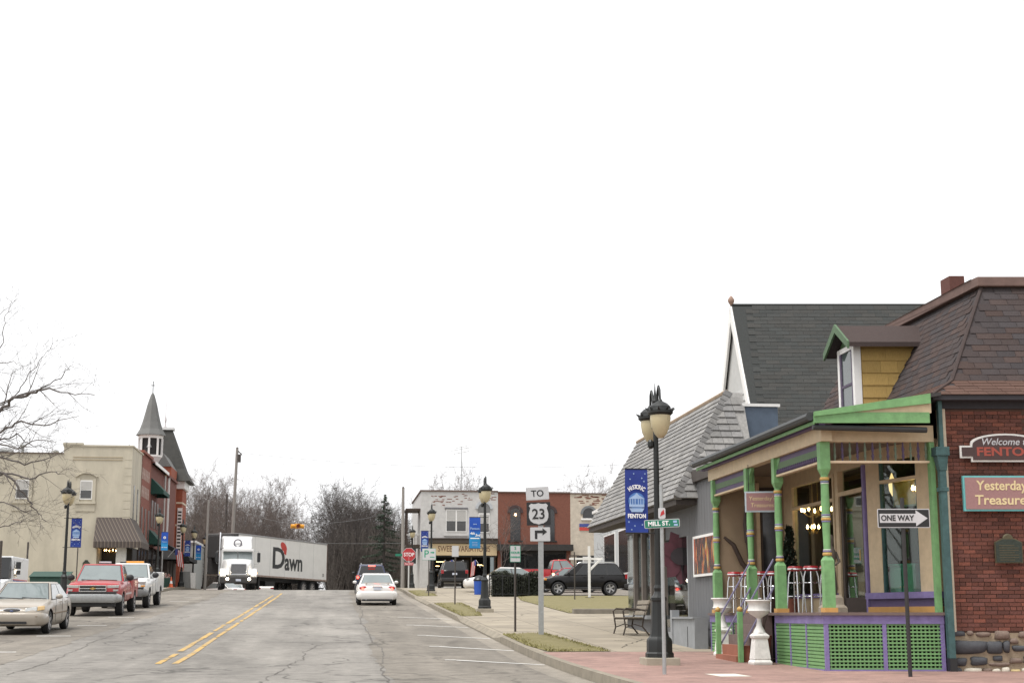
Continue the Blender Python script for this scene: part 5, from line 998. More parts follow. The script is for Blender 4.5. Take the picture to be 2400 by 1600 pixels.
def wheel(par, x, y, r, wd=.2, rim=ALLOY, spokes=5, dish=.62):
    sg = 1 if x > 0 else -1; m = MB(); m.lathe([(r * .66, -wd / 2), (r * .92, -wd / 2), (r, -wd / 2 + .035), (r, wd / 2 - .035), (r * .92, wd / 2), (r * .66, wd / 2), (r * .66, -wd / 2)], 24, (0, 0, 0), axis='x', cap=False); o = m.build('wheel', RUBBER, par, smooth=40, loc=(x, y, r))
    m = MB(); m.lathe([(r * .67, wd * .1 * sg), (r * .67, wd * .46 * sg), (r * .62, wd * .47 * sg), (r * .58, wd * .3 * sg), (.01, wd * .26 * sg)], 24, axis='x'); m.build('rim', pm('rim_shadow', (.05, .05, .052), .5, .2, metal=.5), o, smooth=40)
    m = MB()
    for k in range(spokes):
        q = 6.283 * k / spokes; c, s = math.cos(q), math.sin(q); p = lambda l, w_, d: (d * sg, c * l - s * w_, s * l + c * w_)
        m.hexa([p(.03, -.035, wd * .3), p(.03, .035, wd * .3), p(r * .63, .05, wd * .3), p(r * .63, -.05, wd * .3), p(.03, -.03, wd * .4), p(.03, .03, wd * .4), p(r * .63, .042, wd * .47), p(r * .63, -.042, wd * .47)])
    m.lathe([(.06, wd * .3 * sg), (.06, wd * .43 * sg), (.01, wd * .44 * sg)], 12, axis='x'); m.lathe([(r * .69, wd * .44 * sg), (r * .69, wd * .49 * sg), (r * .62, wd * .49 * sg), (r * .62, wd * .4 * sg)], 24, axis='x', cap=False); m.build('spokes', rim, o, smooth=30)
    return o
def cabin(par, pm_, c, glass=CGL, side=((.04, .5), (.54, .96)), rear=True, front=True, thick=.05, name='cabin'):
    """c: f0,f1,r1,r0 (base front, roof front, roof rear, base rear), zb, zt, wb, wt"""
    f0, f1, r1, r0, zb, zt, wb, wt = c
    m = MB(); rz = zt
    m.add([(-wb, r0, zb), (wb, r0, zb), (wb, f0, zb), (-wb, f0, zb), (-wt, r1, rz - .02), (wt, r1, rz - .02), (wt, f1, rz), (-wt, f1, rz)], [(3, 2, 1, 0), (4, 5, 6, 7), (0, 1, 5, 4), (1, 2, 6, 5), (2, 3, 7, 6), (3, 0, 4, 7)])
    o = m.build(name, pm_, par, bevel=.07, seg=3, smooth=50)
    B = [V3((-wb, r0, zb)), V3((wb, r0, zb)), V3((wb, f0, zb)), V3((-wb, f0, zb))]; T = [V3((-wt, r1, rz - .02)), V3((wt, r1, rz - .02)), V3((wt, f1, rz)), V3((-wt, f1, rz))]
    def pane(a, b, d, e, u0, u1, v0, v1, nm, mt=None):                         # a,b base; e,d top (a under e)
        L = lambda p, q, t: p + (q - p) * t
        P = lambda u, v: L(L(a, b, u), L(e, d, u), v)
        pts = [P(u0, v0), P(u1, v0), P(u1, v1), P(u0, v1)]; n = (pts[1] - pts[0]).cross(pts[2] - pts[0]).normalized(); ctr = V3((0, (f0 + r0) / 2, (zb + zt) / 2)); 
        if n.dot(pts[0] - ctr) < 0: n = -n
        sgn = 1 if (pts[1] - pts[0]).cross(pts[2] - pts[0]).dot(n) > 0 else -1
        e_ = [P(u0 - .018, v0 - .03), P(u1 + .018, v0 - .03), P(u1 + .018, v1 + .03), P(u0 - .018, v1 + .03)]
        q = [p + n * .001 for p in e_]; mm = MB(); mm.plate(q if sgn > 0 else q[::-1], .004); sl = mm.build(nm, TRIMB, o)
        q = [p + n * .005 for p in pts]; mm = MB(); mm.plate(q if sgn > 0 else q[::-1], .005); return mm.build('glass_pane', mt or glass, o)
    if front: pane(B[2], B[3], T[3], T[2], .055, .945, .03, .9, 'windscreen')
    if rear: pane(B[0], B[1], T[1], T[0], .07, .93, .08, .88, 'rear_window')
    for (i, j) in ((1, 2), (0, 3)):
        for (u0, u1) in side: pane(B[i], B[j], T[j], T[i], 1 - u1, 1 - u0, .06, .86, 'side_window')
    return o, B, T
def slab(par, name, mt, x0, x1, y0, y1, z0, z1, bev=.01): m = MB(); m.box(x0, x1, y0, y1, z0, z1); return m.build(name, mt, par, bevel=bev)
def ell(par, name, mt, c, r, seg=12):
    bm = bmesh.new(); bmesh.ops.create_uvsphere(bm, u_segments=seg, v_segments=8, radius=1); me = bpy.data.meshes.new(name); bm.to_mesh(me); bm.free()
    for v in me.vertices: v.co = V3((v.co.x * r[0], v.co.y * r[1], v.co.z * r[2]))
    for p in me.polygons: p.use_smooth = True
    me.materials.append(mt); return put(name, me, par, c)
def mirrors(par, mt, x, y, z, sz=(.1, .06, .07)):
    for sg in (-1, 1):
        o = ell(par, 'mirror', mt, (sg * (x + sz[0]), y, z), sz); m = MB(); m.box(-.02, .02, -.02, .02, -.05, 0); m.tube([(0, 0, 0), (-sg * sz[0], .0, -.03)], .02, 6); m.build('mirror_arm', TRIMB, o)
def seams(par, hw, ys, z0, z1):
    for y in ys:
        for sg in (-1, 1): m = MB(); m.box(sg * hw - .004, sg * hw + .004, y - .004, y + .004, z0, z1); m.build('door_seam', TRIMB, par)
def handles(par, mt, hw, ys, z):
    for y in ys:
        for sg in (-1, 1): slab(par, 'door_handle', mt, sg * hw - .015, sg * hw + .015, y - .09, y + .09, z - .015, z + .015, .006)
def spot(t, s, tt, dz=0, rev=False, yaw=0):
    p = R(s, tt, dz); q = (zr(s + 1.5) - zr(s - 1.5)) / 3; t.location = p; t.rotation_euler = Euler((math.atan(q) * (-1 if rev else 1), 0, A + (math.pi if rev else 0) + yaw), 'XYZ')
SED = [(2.34, .42, .60, .45), (2.30, .30, .66, .66), (2.18, .24, .73, .79), (1.95, .22, .79, .845), (1.5, .2, .85, .87), (.95, .19, .93, .88), (.2, .19, .95, .885), (-.6, .19, .96, .885), (-1.2, .2, .965, .88), (-1.7, .22, .96, .86), (-2.1, .25, .93, .82), (-2.28, .32, .86, .74), (-2.34, .45, .78, .6)]
# ---- tan sedan, parked facing us on the left
TANP = paint('champagne_paint', (.35, .31, .26)); t = thing('parked_car', 'tan four door sedan parked nearest on the left, facing the camera', 'car')
b = loft(SED).build('body', TANP, t); cut_arches(b, [(1.38, .33), (-1.32, .33)], .87, .36)
cabin(t, TANP, (1.02, .22, -.95, -1.72, .90, 1.40, .80, .60))
for x in (-.76, .76):
    for y in (1.38, -1.32): wheel(t, x, y, .315, .19)
for sg in (-1, 1):
    m = MB(); m.hexa([(sg * .34, 2.10, .63), (sg * .66, 2.0, .65), (sg * .66, 2.275, .65), (sg * .34, 2.34, .63), (sg * .36, 2.08, .72), (sg * .66, 1.98, .765), (sg * .66, 2.24, .765), (sg * .36, 2.30, .72)]); m.build('headlight', LENS, t, bevel=.015)
    m = MB(); m.hexa([(sg * .665, 2.0, .65), (sg * .81, 1.95, .68), (sg * .83, 2.12, .68), (sg * .665, 2.275, .65), (sg * .665, 1.98, .765), (sg * .80, 1.93, .785), (sg * .82, 2.09, .785), (sg * .665, 2.24, .765)]); m.build('indicator', pm('pale_amber_lens', (.75, .52, .25), .2, .15), t, bevel=.012)
ell(t, 'grille', TRIMB, (0, 2.29, .645), (.27, .05, .055), 20); o = ell(t, 'badge', pm('blue_badge', (.05, .08, .2), .3), (0, 2.335, .645), (.05, .02, .022)); m = MB(); m.tube([(.29 * math.cos(i * .2618), 2.285, .645 + .072 * math.sin(i * .2618)) for i in range(25)], .012, 5); m.build('grille_surround', CHROME, t)
m = loft([(2.40, .40, .56, .62), (2.36, .28, .60, .76), (2.16, .24, .62, .87), (1.78, .24, .6, .90), (1.7, .26, .56, .89)], .0); m.build('front_bumper', TANP, t, smooth=50); slab(t, 'air_intake', TRIMB, -.42, .42, 2.33, 2.392, .30, .375, .01)
slab(t, 'bumper_strip', pm('tan_strip', (.2, .15, .1), .6), -.7, .7, 2.30, 2.395, .49, .51, .005)
for x, y_ in ((-.34, .95), (.3, .95)): m = MB(); m.tube([(x - .33, 1.05, .945), (x, 1.08, .96), (x + .36, .93, .975)], .013, 5); m.build('wiper', TRIMB, t)
m = MB(); m.tube([(-.62, 2.12, .755), (-.5, 2.26, .735), (.5, 2.26, .735), (.62, 2.12, .755)], .008, 5); m.build('bonnet_seam', TRIMB, t); mirrors(t, TANP, .86, .72, 1.0); seams(t, .884, (.75, -.25, -1.1), .3, .95); handles(t, TANP, .88, (-.1, -1.0), .84)
for sg in (-1, 1): m = MB(); m.box(sg * .885 - .012, sg * .885 + .012, -.95, 1.0, .52, .56); m.build('side_moulding', pm('tan_strip', (.2, .15, .1), .6), t)
slab(t, 'dashboard', TRIMB, -.6, .6, .55, .9, .85, .93); spot(t, 43.4 + .9, -8.68, 0, True)
# ---- white sedan driving away
WHC = paint('white_car_paint', (.70, .68, .65)); t = thing('white_sedan', 'white sedan driving away up the right lane with brake lights on', 'car')
b = loft([(y, zb, zt + .0, hw * 1.05) for y, zb, zt, hw in SED]).build('body', WHC, t); cut_arches(b, [(1.4, .34), (-1.35, .34)], .91, .36)
cabin(t, WHC, (1.05, .3, -.85, -1.62, .91, 1.42, .84, .62))
for x in (-.8, .8):
    for y in (1.4, -1.35): wheel(t, x, y, .325, .2)
m = loft([(-2.42, .36, .60, .72), (-2.38, .28, .64, .84), (-2.2, .26, .66, .93), (-1.85, .26, .62, .945)][::-1], 0); m.build('rear_bumper', WHC, t, smooth=50)
for sg in (-1, 1):
    ell(t, 'tail_light', REDL, (sg * .62, -2.27, .79), (.20, .07, .085), 16)
    m = MB(); m.lathe([(.05, -2.36), (.06, -2.3)], 14, (sg * .66, 0, .76), axis='y'); m.build('brake_lamp', REDON, t)
    ell(t, 'reverse_lamp', LENS, (sg * .48, -2.3, .72), (.05, .04, .03))
slab(t, 'high_brake_light', REDON, -.13, .13, -1.72, -1.68, .985, 1.01, .006); slab(t, 'number_plate', PLATE, -.16, .16, -2.375, -2.335, .70, .82, .004); slab(t, 'boot_trim', pm('maroon_trim', (.25, .06, .05), .4), -.22, .22, -2.37, -2.31, .845, .862, .006)
m = MB(); m.prism([(-2.2, .98), (-2.06, .98), (-2.02, 1.02), (-2.24, 1.035)], 1.2, 'x', -.6); m.build('spoiler', WHC, t, bevel=.01)
for sg in (-1, 1): slab(t, 'spoiler_leg', WHC, sg * .5 - .04, sg * .5 + .04, -2.18, -2.08, .92, .985)
m = MB(); m.tube([(-.5, -2.33, .28), (-.5, -2.45, .27)], .03, 8); m.build('exhaust', STEEL, t); slab(t, 'rear_valance', TRIMB, -.68, .68, -2.4, -2.1, .20, .29); mirrors(t, WHC, .88, .75, 1.0); spot(t, 70.3, 1.95)
# ---- pickups
def pickup(name, label, P, cat='pickup', crew=True, service=False, grille='bowtie'):
    t = thing(name, label, cat); ST = [(2.78, .62, .98, .70), (2.74, .52, 1.07, .86), (2.6, .50, 1.15, .95), (2.3, .48, 1.19, .985), (1.6, .47, 1.22, 1.0), (1.0, .46, 1.24, 1.0), (.2, .46, 1.25, 1.0), (-.55, .46, 1.25, 1.0)]
    b = loft(ST, .035).build('body', P, t); cut_arches(b, [(1.86, .42)], 1.0, .47)
    cabin(t, P, (1.12, .38, -.42, -.62, 1.2, 1.86, .90, .70), CGL, ((.08, .55), (.6, .94)))
    if service:
        m = MB(); m.box(-1.02, 1.02, -2.9, -.64, .62, 1.45); bd = m.build('service_body', P, t, bevel=.02); cut_arches(bd, [(-1.85, .42)], 1.02, .47)
        for sg in (-1, 1):
            for y0, y1, z0, z1 in ((-1.3, -.72, .7, 1.38), (-2.3, -1.4, 1.0, 1.38), (-2.85, -2.4, .7, 1.38)): slab(bd, 'locker_door', P, sg * 1.02 - .015, sg * 1.02 + .015, y0, y1, z0, z1, .008)
    else:
        m = MB(); W2, y0, y1, z0, z1 = .985, -2.85, -.6, .56, 1.27
        m.box(-W2, W2, y0, y1, z0, z0 + .2); m.box(-W2, -W2 + .1, y0, y1, z0 + .2, z1); m.box(W2 - .1, W2, y0, y1, z0 + .2, z1); m.box(-W2 + .1, W2 - .1, y1 - .06, y1, z0 + .2, z1); m.box(-W2 + .1, W2 - .1, y0, y0 + .08, z0 + .2, z1)
        bd = MB().box(-W2, W2, y0, y1, z0, z1).build('bed', P, t, bevel=.04); cut_arches(bd, [(-1.85, .42)], 1.0, .47); slab(bd, 'bed_floor', TRIMB, -W2 + .1, W2 - .1, y0 + .1, y1 - .08, z1 - .03, z1 + .004)
        for sg in (-1, 1): slab(bd, 'bed_rail', TRIMB, sg * .94 - .05, sg * .94 + .05, y0 + .03, y1 - .02, z1 - .01, z1 + .03)
        for sg in (-1, 1): slab(bd, 'tail_light', REDL, sg * .93 - .06, sg * .93 + .06, y0 - .02, y0 + .03, .85, 1.2)
    for x in (-.86, .86):
        for y in (1.86, -1.85): wheel(t, x, y, .40, .26, ALLOY, 6)
    m = MB(); m.box(-.55, .55, -2.8, 2.3, .42, .58); m.build('chassis', TRIMB, t)
    m = loft([(2.98, .56, .78, .8), (2.95, .50, .82, .92), (2.8, .48, .82, 1.0), (2.45, .48, .80, 1.02)], 0); m.build('front_bumper', STEEL if not service else pm('grey_bumper', (.17, .17, .17), .5), t, smooth=50)
    slab(t, 'bumper_pad', TRIMB, -.84, .84, 2.72, 2.97, .80, .88); slab(t, 'air_dam', TRIMB, -.8, .8, 2.5, 2.8, .34, .50, .03)
    slab(t, 'grille', TRIMB, -.46, .46, 2.70, 2.80, .88, 1.11, .01)
    for z in (.895, .995, 1.10): slab(t, 'grille_bar', CHROME, -.48, .48, 2.76, 2.83, z - .016, z + .016, .008)
    for sg in (-1, 1): slab(t, 'grille_side', CHROME, sg * .47 - .015, sg * .47 + .015, 2.76, 2.825, .9, 1.1, .008)
    if grille == 'bowtie': MB().prism([(-.1, -.02), (-.035, -.02), (-.03, -.045), (.045, -.045), (.035, -.02), (.1, -.02), (.09, .02), (.03, .02), (.025, .045), (-.045, .045), (-.035, .02), (-.11, .02)], .02, 'y', 0).build('badge', GOLD, t, loc=(0, 2.825, .995))
    for sg in (-1, 1):
        m = MB(); m.prism([(sg * .5, 1.0), (sg * .9, 1.02), (sg * .92, 1.12), (sg * .5, 1.11)], .14, 'y', 2.63); m.build('headlight', LENS, t, bevel=.015)
        m = MB(); m.prism([(sg * .5, .88), (sg * .88, .9), (sg * .9, .96), (sg * .5, .96)], .12, 'y', 2.65); m.build('indicator', AMB if service else LENS, t, bevel=.01)
    mirrors(t, TRIMB, .94, .8, 1.36, (.14, .07, .12)); seams(t, 1.0, (.95, -.1), .55, 1.24); handles(t, TRIMB, 1.0, (.05,), 1.12)
    for x in (-.35, .3): m = MB(); m.tube([(x - .3, 1.14, 1.27), (x, 1.16, 1.275), (x + .36, 1.05, 1.29)], .013, 5); m.build('wiper', TRIMB, t)
    slab(t, 'dashboard', TRIMB, -.7, .7, .7, 1.0, 1.15, 1.24); return t
RP = paint('red_truck_paint', (.33, .016, .018)); t = pickup('parked_pickup', 'red pickup truck parked behind the tan sedan with chrome grille', RP, grille='bowtie')
m = MB(); m.box(-.26, .2, -.2, .0, 1.86, 1.885); m.build('light_bar_base', TRIMB, t); m = MB(); m.box(-.25, .19, -.19, -.01, 1.885, 1.95); m.build('light_bar', pm('clear_beacon', (.55, .55, .58), .2), t, bevel=.02)
for sg in (-1, 1): slab(t, 'side_moulding', pm('silver_strip', (.5, .45, .44), .4), sg * 1.0 - .012, sg * 1.0 + .012, -.5, 1.3, .74, .80, .006)
spot(t, 58.2, -8.72, 0, True, .02)
t = pickup('service_pickup', 'white service pickup with amber beacon parked behind the red pickup', paint('white_truck_paint', (.66, .66, .65)), service=True, grille=None)
m = MB(); m.box(-.45, .3, -.25, -.05, 1.86, 1.95); m.build('amber_beacon', AMB, t, bevel=.02); slab(t, 'ladder_rack', BLACK, .3, .55, -.3, -.0, 1.86, 1.92); spot(t, 66.6, -8.75, 0, True, .0)
# ---- sport utilities and the car park
def suv(name, label, P, on=False, L=1.0, group=None):
    t = thing(name, label, 'car', group=group); ST = [(2.32, .50, .80, .62), (2.28, .40, .88, .78), (2.1, .36, .97, .88), (1.7, .34, 1.03, .92), (1.0, .33, 1.08, .935), (.0, .33, 1.10, .94), (-1.2, .33, 1.12, .94), (-1.95, .36, 1.13, .92), (-2.25, .42, 1.12, .86), (-2.33, .5, 1.05, .78)]
    b = loft(ST, .03).build('body', P, t); cut_arches(b, [(1.42, .38), (-1.4, .38)], .94, .44)
    cb, B, T = cabin(t, P, (1.15, .35, -1.75, -2.22, 1.06, 1.72, .87, .66), CGLD if not on else CGLD, ((.2, .46), (.49, .70), (.73, .95)))
    for x in (-.80, .80):
        for y in (1.42, -1.4): wheel(t, x, y, .36, .23)
    for sg in (-1, 1):
        m = MB(); m.tube([(sg * .6, .3, 1.74), (sg * .6, .2, 1.78), (sg * .6, -1.6, 1.78), (sg * .6, -1.75, 1.74)], .018, 6); m.build('roof_rail', CHROME, t)
        slab(t, 'headlight', LENS, sg * .68 - .16, sg * .68 + .16, 2.1, 2.28, .80, .93, .03); slab(t, 'indicator', AMB, sg * .84 - .05, sg * .84 + .06, 2.05, 2.18, .80, .92, .02); slab(t, 'tail_light', REDL, sg * .8 - .1, sg * .8 + .09, -2.34, -2.2, .88, 1.12, .02)
        slab(t, 'arch_trim', TRIMB, sg * .93 - .02, sg * .93 + .02, -.9, .95, .34, .44, .01)
    slab(t, 'front_bumper', TRIMB, -.86, .86, 2.1, 2.38, .38, .58, .05); slab(t, 'rear_bumper', TRIMB, -.88, .88, -2.42, -2.15, .38, .62, .05); slab(t, 'grille', TRIMB, -.45, .45, 2.25, 2.33, .66, .84, .02); slab(t, 'number_plate', PLATE, -.16, .16, -2.40, -2.33, .80, .93, .004)
    mirrors(t, TRIMB, .9, .85, 1.2, (.11, .06, .08)); seams(t, .94, (.9, -.15, -1.05), .42, 1.08); handles(t, TRIMB, .94, (.0, -.95), .98); return t
BLK = paint('black_car_paint', (.012, .0115, .012)); t = suv('black_suv', 'black SUV parked side on behind the lawn and white post', BLK); t.location = R(80.6, 13.55, .16); t.rotation_euler = (0, 0, A + math.pi / 2 - .1)
t = suv('dark_suv', 'dark SUV seen from behind in front of the sweet shop door', paint('charcoal_paint', (.014, .0135, .0145))); t.location = R(100, 7.9, .16); t.rotation_euler = (0, 0, A - .02)
RC = paint('red_car_paint', (.36, .03, .045)); t = thing('red_sedan', 'red sedan parked behind the black SUV bonnet', 'car')
b = loft(SED).build('body', RC, t); cut_arches(b, [(1.38, .33), (-1.32, .33)], .87, .36); cabin(t, RC, (1.02, .22, -.95, -1.72, .90, 1.42, .80, .60), CGL)
for x in (-.76, .76):
    for y in (1.38, -1.32): wheel(t, x, y, .315, .19)
mirrors(t, RC, .86, .72, 1.0); seams(t, .884, (.75, -.25, -1.1), .3, .95); slab(t, 'headlight', LENS, -.8, -.4, 2.1, 2.25, .65, .74, .02); t.location = R(87.5, 13.7, .16); t.rotation_euler = (0, 0, A + math.pi / 2 + .05)
t = pickup('red_pickup', 'red pickup parked side on before the brick shop, bed to the left', paint('bright_red_paint', (.42, .03, .035))); t.location = R(92, 13.9, .16); t.rotation_euler = (0, 0, A - math.pi / 2)
t = thing('white_hatchback', 'white car tucked behind the lamp and blue litter bin', 'car'); b = loft(SED).build('body', WHC, t); cut_arches(b, [(1.38, .33), (-1.32, .33)], .87, .36); cabin(t, WHC, (1.02, .22, -.95, -1.9, .90, 1.42, .80, .60))
for x in (-.76, .76):
    for y in (1.38, -1.32): wheel(t, x, y, .315, .19)
for sg in (-1, 1): slab(t, 'headlight', LENS, sg * .6 - .18, sg * .6 + .18, 2.05, 2.24, .65, .75, .02)
t.location = R(88, 9.95, .16); t.rotation_euler = (0, 0, A + math.pi / 2)
WH2 = WHC
# dark blue car ahead of the white sedan, partly hidden
t = suv('blue_suv', 'dark blue SUV with brake lights lit ahead of the white sedan', paint('navy_car_paint', (.03, .035, .075)))
for sg in (-1, 1): m = MB(); m.lathe([(.07, -2.37), (.08, -2.33)], 12, (sg * .8, 0, 1.0), axis='y'); m.build('brake_lamp', REDON, t)
slab(t, 'high_brake_light', REDON, -.2, .2, -2.02, -1.95, 1.62, 1.68, .01); spot(t, 89, 2.15)
# cars half hidden by the brow of the hill
def brow_car(label, x, bar=None):
    t = thing('distant_car', label, 'car'); b = loft(SED).build('body', WHC, t); cabin(t, WHC, (1.02, .22, -.95, -1.72, .90, 1.42, .80, .62))
    for xx in (-.76, .76):
        for y in (1.38, -1.32): wheel(t, xx, y, .315, .19)
    for sg in (-1, 1): slab(t, 'tail_light', REDL, sg * .6 - .16, sg * .6 + .16, -2.36, -2.25, .72, .84, .02)
    if bar: slab(t, 'roof_beacon', pm('orange_beacon', (.8, .25, .05), .4, 0, emit=(1, .3, .06), es=1.2), -.3, .3, -.4, -.2, 1.41, 1.5, .02)
    return t
t = brow_car('white car with orange roof beacon behind the brow, left of the truck', 0, True); t.location = R(128, s_at and -9.6, -.55); t.rotation_euler = (0, 0, A + .9)
t = brow_car('white car roof seen under the truck bumper', 0); t.location = R(146, -9.4, -.35); t.rotation_euler = (0, 0, A)
t = brow_car('white car glimpsed under the front of the trailer', 0); t.location = R(140, -6.2, -.2); t.rotation_euler = (0, 0, A)
# mail van at the left edge
t = thing('mail_van', 'white mail van with blue and red stripe at the left edge of the picture', 'van'); P = pm('van_white', (.66, .67, .68), .45, .06)
m = MB(); m.box(-.95, .95, -2.2, 1.1, .5, 2.1); b = m.build('body', P, t, bevel=.06); m = MB(); m.hexa([(-.9, 1.1, .5), (.9, 1.1, .5), (.85, 2.1, .5), (-.85, 2.1, .5), (-.9, 1.1, 1.15), (.9, 1.1, 1.15), (.82, 2.05, 1.0), (-.82, 2.05, 1.0)]); m.build('bonnet', P, t, bevel=.05)
m = MB(); m.hexa([(-.88, 1.08, 1.15), (.88, 1.08, 1.15), (.85, 1.45, 1.15), (-.85, 1.45, 1.15), (-.86, 1.06, 2.05), (.86, 1.06, 2.05), (.83, 1.16, 2.05), (-.83, 1.16, 2.05)]); m.build('windscreen', CGLD, t); slab(t, 'side_door_window', CGLD, -.96, .96, .3, .95, 1.2, 1.9, .01)
slab(t, 'blue_stripe', pm('stripe_blue', (.03, .06, .3), .4), -.965, .965, -2.0, 1.0, 1.02, 1.07, .002); slab(t, 'red_stripe', pm('stripe_red', (.5, .05, .05), .4), -.965, .965, -2.0, 1.0, 1.08, 1.12, .002)
for x in (-.8, .8):
    for y in (1.5, -1.3): wheel(t, x, y, .34, .2)
for sg in (-1, 1): slab(t, 'mirror', BLACK, sg * 1.2 - .1, sg * 1.2 + .1, 1.2, 1.28, 1.55, 1.85, .02); slab(t, 'mirror', BLACK, sg * 1.2 - .09, sg * 1.2 + .09, 1.2, 1.28, 1.3, 1.48, .02); m = MB(); m.tube([(sg * .9, 1.15, 1.5), (sg * 1.2, 1.24, 1.6)], .015, 5); m.build('mirror_arm', BLACK, t)
p = at(-12, 1385, 66); s_, t_ = st(p.x, p.y); t.location = R(s_, t_, 0); t.rotation_euler = (0, 0, A + math.pi)
# ================================================================== lorry turning at the crossroads
TW = pm('truck_white', (.68, .68, .67), .35, .05, 2, coat=.3)
cx_ = at(553, 1380, 103); s_, t_ = st(cx_.x, cx_.y); t = thing('truck_tractor', 'white long nosed truck tractor with lit headlamps facing the camera', 'truck', R(s_, t_, .0), A + math.pi + .1)
m = loft([(3.55, .95, 1.45, .62), (3.5, .85, 1.62, .72), (3.2, .8, 1.78, .84), (2.4, .8, 1.92, .96), (1.55, .8, 2.02, 1.05)], .06); m.build('bonnet', TW, t, smooth=50)
for sg in (-1, 1):
    m = MB(); m.prism([(1.7, .75), (1.85, 1.2), (2.2, 1.38), (2.9, 1.38), (3.4, 1.2), (3.55, .85), (3.5, .7), (3.15, .7), (3.05, .95), (2.75, 1.15), (2.35, 1.15), (2.05, .95), (1.95, .75)], .42, 'x', sg * 1.22 if sg < 0 else .80); m.build('wing', TW, t, bevel=.03, smooth=40)
    ell(t, 'headlight', HDON, (sg * .98, 3.47, 1.08), (.2, .08, .13)); ell(t, 'indicator', pm('lit_amber', (.8, .3, .05), .3, 0, emit=(1, .32, .06), es=3), (sg * 1.15, 3.4, 1.05), (.09, .09, .1)); m = MB(); m.lathe([(.09, 3.68), (.085, 3.72)], 14, (sg * .72, 0, .66), axis='y'); m.build('fog_lamp', HDON, t)
slab(t, 'bumper', pm('truck_bumper', (.04, .037, .035), .5), -1.2, 1.2, 3.3, 3.69, .38, .82, .06); slab(t, 'number_plate', PLATE, -.17, .17, 3.69, 3.70, .52, .66, .003)
slab(t, 'grille', pm('grille_grey', (.13, .13, .14), .4), -.48, .48, 3.5, 3.60, .98, 1.66, .03)
for i in range(9): slab(t, 'grille_bar', STEEL, -.46, .46, 3.59, 3.612, 1.03 + i * .07, 1.045 + i * .07, .003)
m = MB(); m.tube([(-.5, 3.6, .97), (-.52, 3.6, 1.66), (.52, 3.6, 1.66), (.5, 3.6, .97), (-.5, 3.6, .97)], .03, 6); m.build('grille_surround', CHROME, t)
m = MB(); m.hexa([(-1.12, -.9, .9), (1.12, -.9, .9), (1.1, 1.6, .9), (-1.1, 1.6, .9), (-1.12, -.9, 2.75), (1.12, -.9, 2.75), (1.06, 1.15, 2.72), (-1.06, 1.15, 2.72)]); m.build('cab', TW, t, bevel=.06, smooth=40)
for sg in (-1, 1): m = MB(); m.hexa([(sg * .03, 1.575, 2.02), (sg * .98, 1.5, 2.02), (sg * .98, 1.45, 2.02), (sg * .03, 1.5, 2.02), (sg * .03, 1.315, 2.55), (sg * .96, 1.24, 2.55), (sg * .96, 1.19, 2.55), (sg * .03, 1.25, 2.55)]); m.build('windscreen', CGL, t)
slab(t, 'sun_visor', TW, -1.06, 1.06, 1.2, 1.55, 2.58, 2.74, .04)
m = MB(); m.hexa([(-1.1, -.9, 2.75), (1.1, -.9, 2.75), (1.0, .9, 2.75), (-1.0, .9, 2.75), (-1.08, -.9, 3.72), (1.08, -.9, 3.72), (.92, .35, 3.55), (-.92, .35, 3.55)]); m.build('roof_fairing', TW, t, bevel=.14, smooth=45, seg=3)
m = MB(); m.tube([(.25 * math.cos(i * .2618), .735 - .0, 3.16 + .25 * math.sin(i * .2618)) for i in range(25)], .05, 6); lg = m.build('roundel', pm('grey_print', (.16, .15, .17), .5), t, rot=(0, 0, 0)); lg.rotation_euler = (0, 0, 0)
o = text('Dawn', .16, pm('grey_print', (.16, .15, .17)), t, (0, .74, 3.16), rot=(math.pi / 2, 0, math.pi), shear=.2)
for sg in (-1, 1):
    m = MB(); m.tube([(sg * 1.08, 1.2, 2.6), (sg * 1.4, 1.35, 2.6), (sg * 1.4, 1.35, 1.75), (sg * 1.1, 1.3, 1.72)], .02, 6); ar = m.build('mirror_arm', STEEL, t); slab(ar, 'mirror', BLACK, sg * 1.42 - .11, sg * 1.42 + .11, 1.3, 1.4, 1.85, 2.5, .04)
    if sg > 0: m = MB(); m.tube([(1.18, -.7, 1.0), (1.18, -.7, 3.75), (1.18, -.78, 3.95)], .07, 10); m.build('exhaust_stack', CHROME, t, smooth=50)
    slab(t, 'fuel_tank', STEEL, sg * .9 - .28, sg * .9 + .28, -.8, 1.1, .45, .95, .1)
for x in (-1.0, 1.0):
    for y in (2.55, -2.2, -3.4): wheel(t, x, y, .5, .3, ALLOY, 8)
slab(t, 'chassis', TRIMB, -.45, .45, -4.2, 3.2, .55, .9, .02)
# trailer
fr = R(s_ + 2.2, t_ - .1); tr = thing('box_trailer', 'long white box trailer with dark Dawn lettering and red flame mark', 'trailer')
pa = at(556, 1380, 105.2); pb = at(764, 1380, 117.8); d = V3((pb.x - pa.x, pb.y - pa.y, 0)); LT = d.length; yaw = math.atan2(d.y, d.x); sA, tA = st(pa.x, pa.y)
tr.location = V3((pa.x, pa.y, zr(sA) - .05)); tr.rotation_euler = (0, .012, yaw)                                 # local x runs to the rear, -y faces us
m = MB(); m.box(0, LT, 0, 2.55, 1.18, 4.02); m.build('box', pm('trailer_white', (.70, .69, .655), .45, .07, 1.2), tr, bevel=.02)
slab(tr, 'top_rail', pm('aluminium_rail', (.34, .34, .34), .4, .2, metal=.5), -.01, LT + .01, -.02, 2.57, 3.93, 4.05, .01); slab(tr, 'bottom_rail', pm('dirty_rail', (.30, .25, .21), .6, .3, 6), 0, LT, -.02, 2.57, 1.1, 1.22, .01)
for i in range(24): slab(tr, 'marker_dash', pm('red_reflector', (.25, .12, .1), .4), .5 + i * LT / 25, .8 + i * LT / 25, -.026, -.021, 1.14, 1.18, .002)
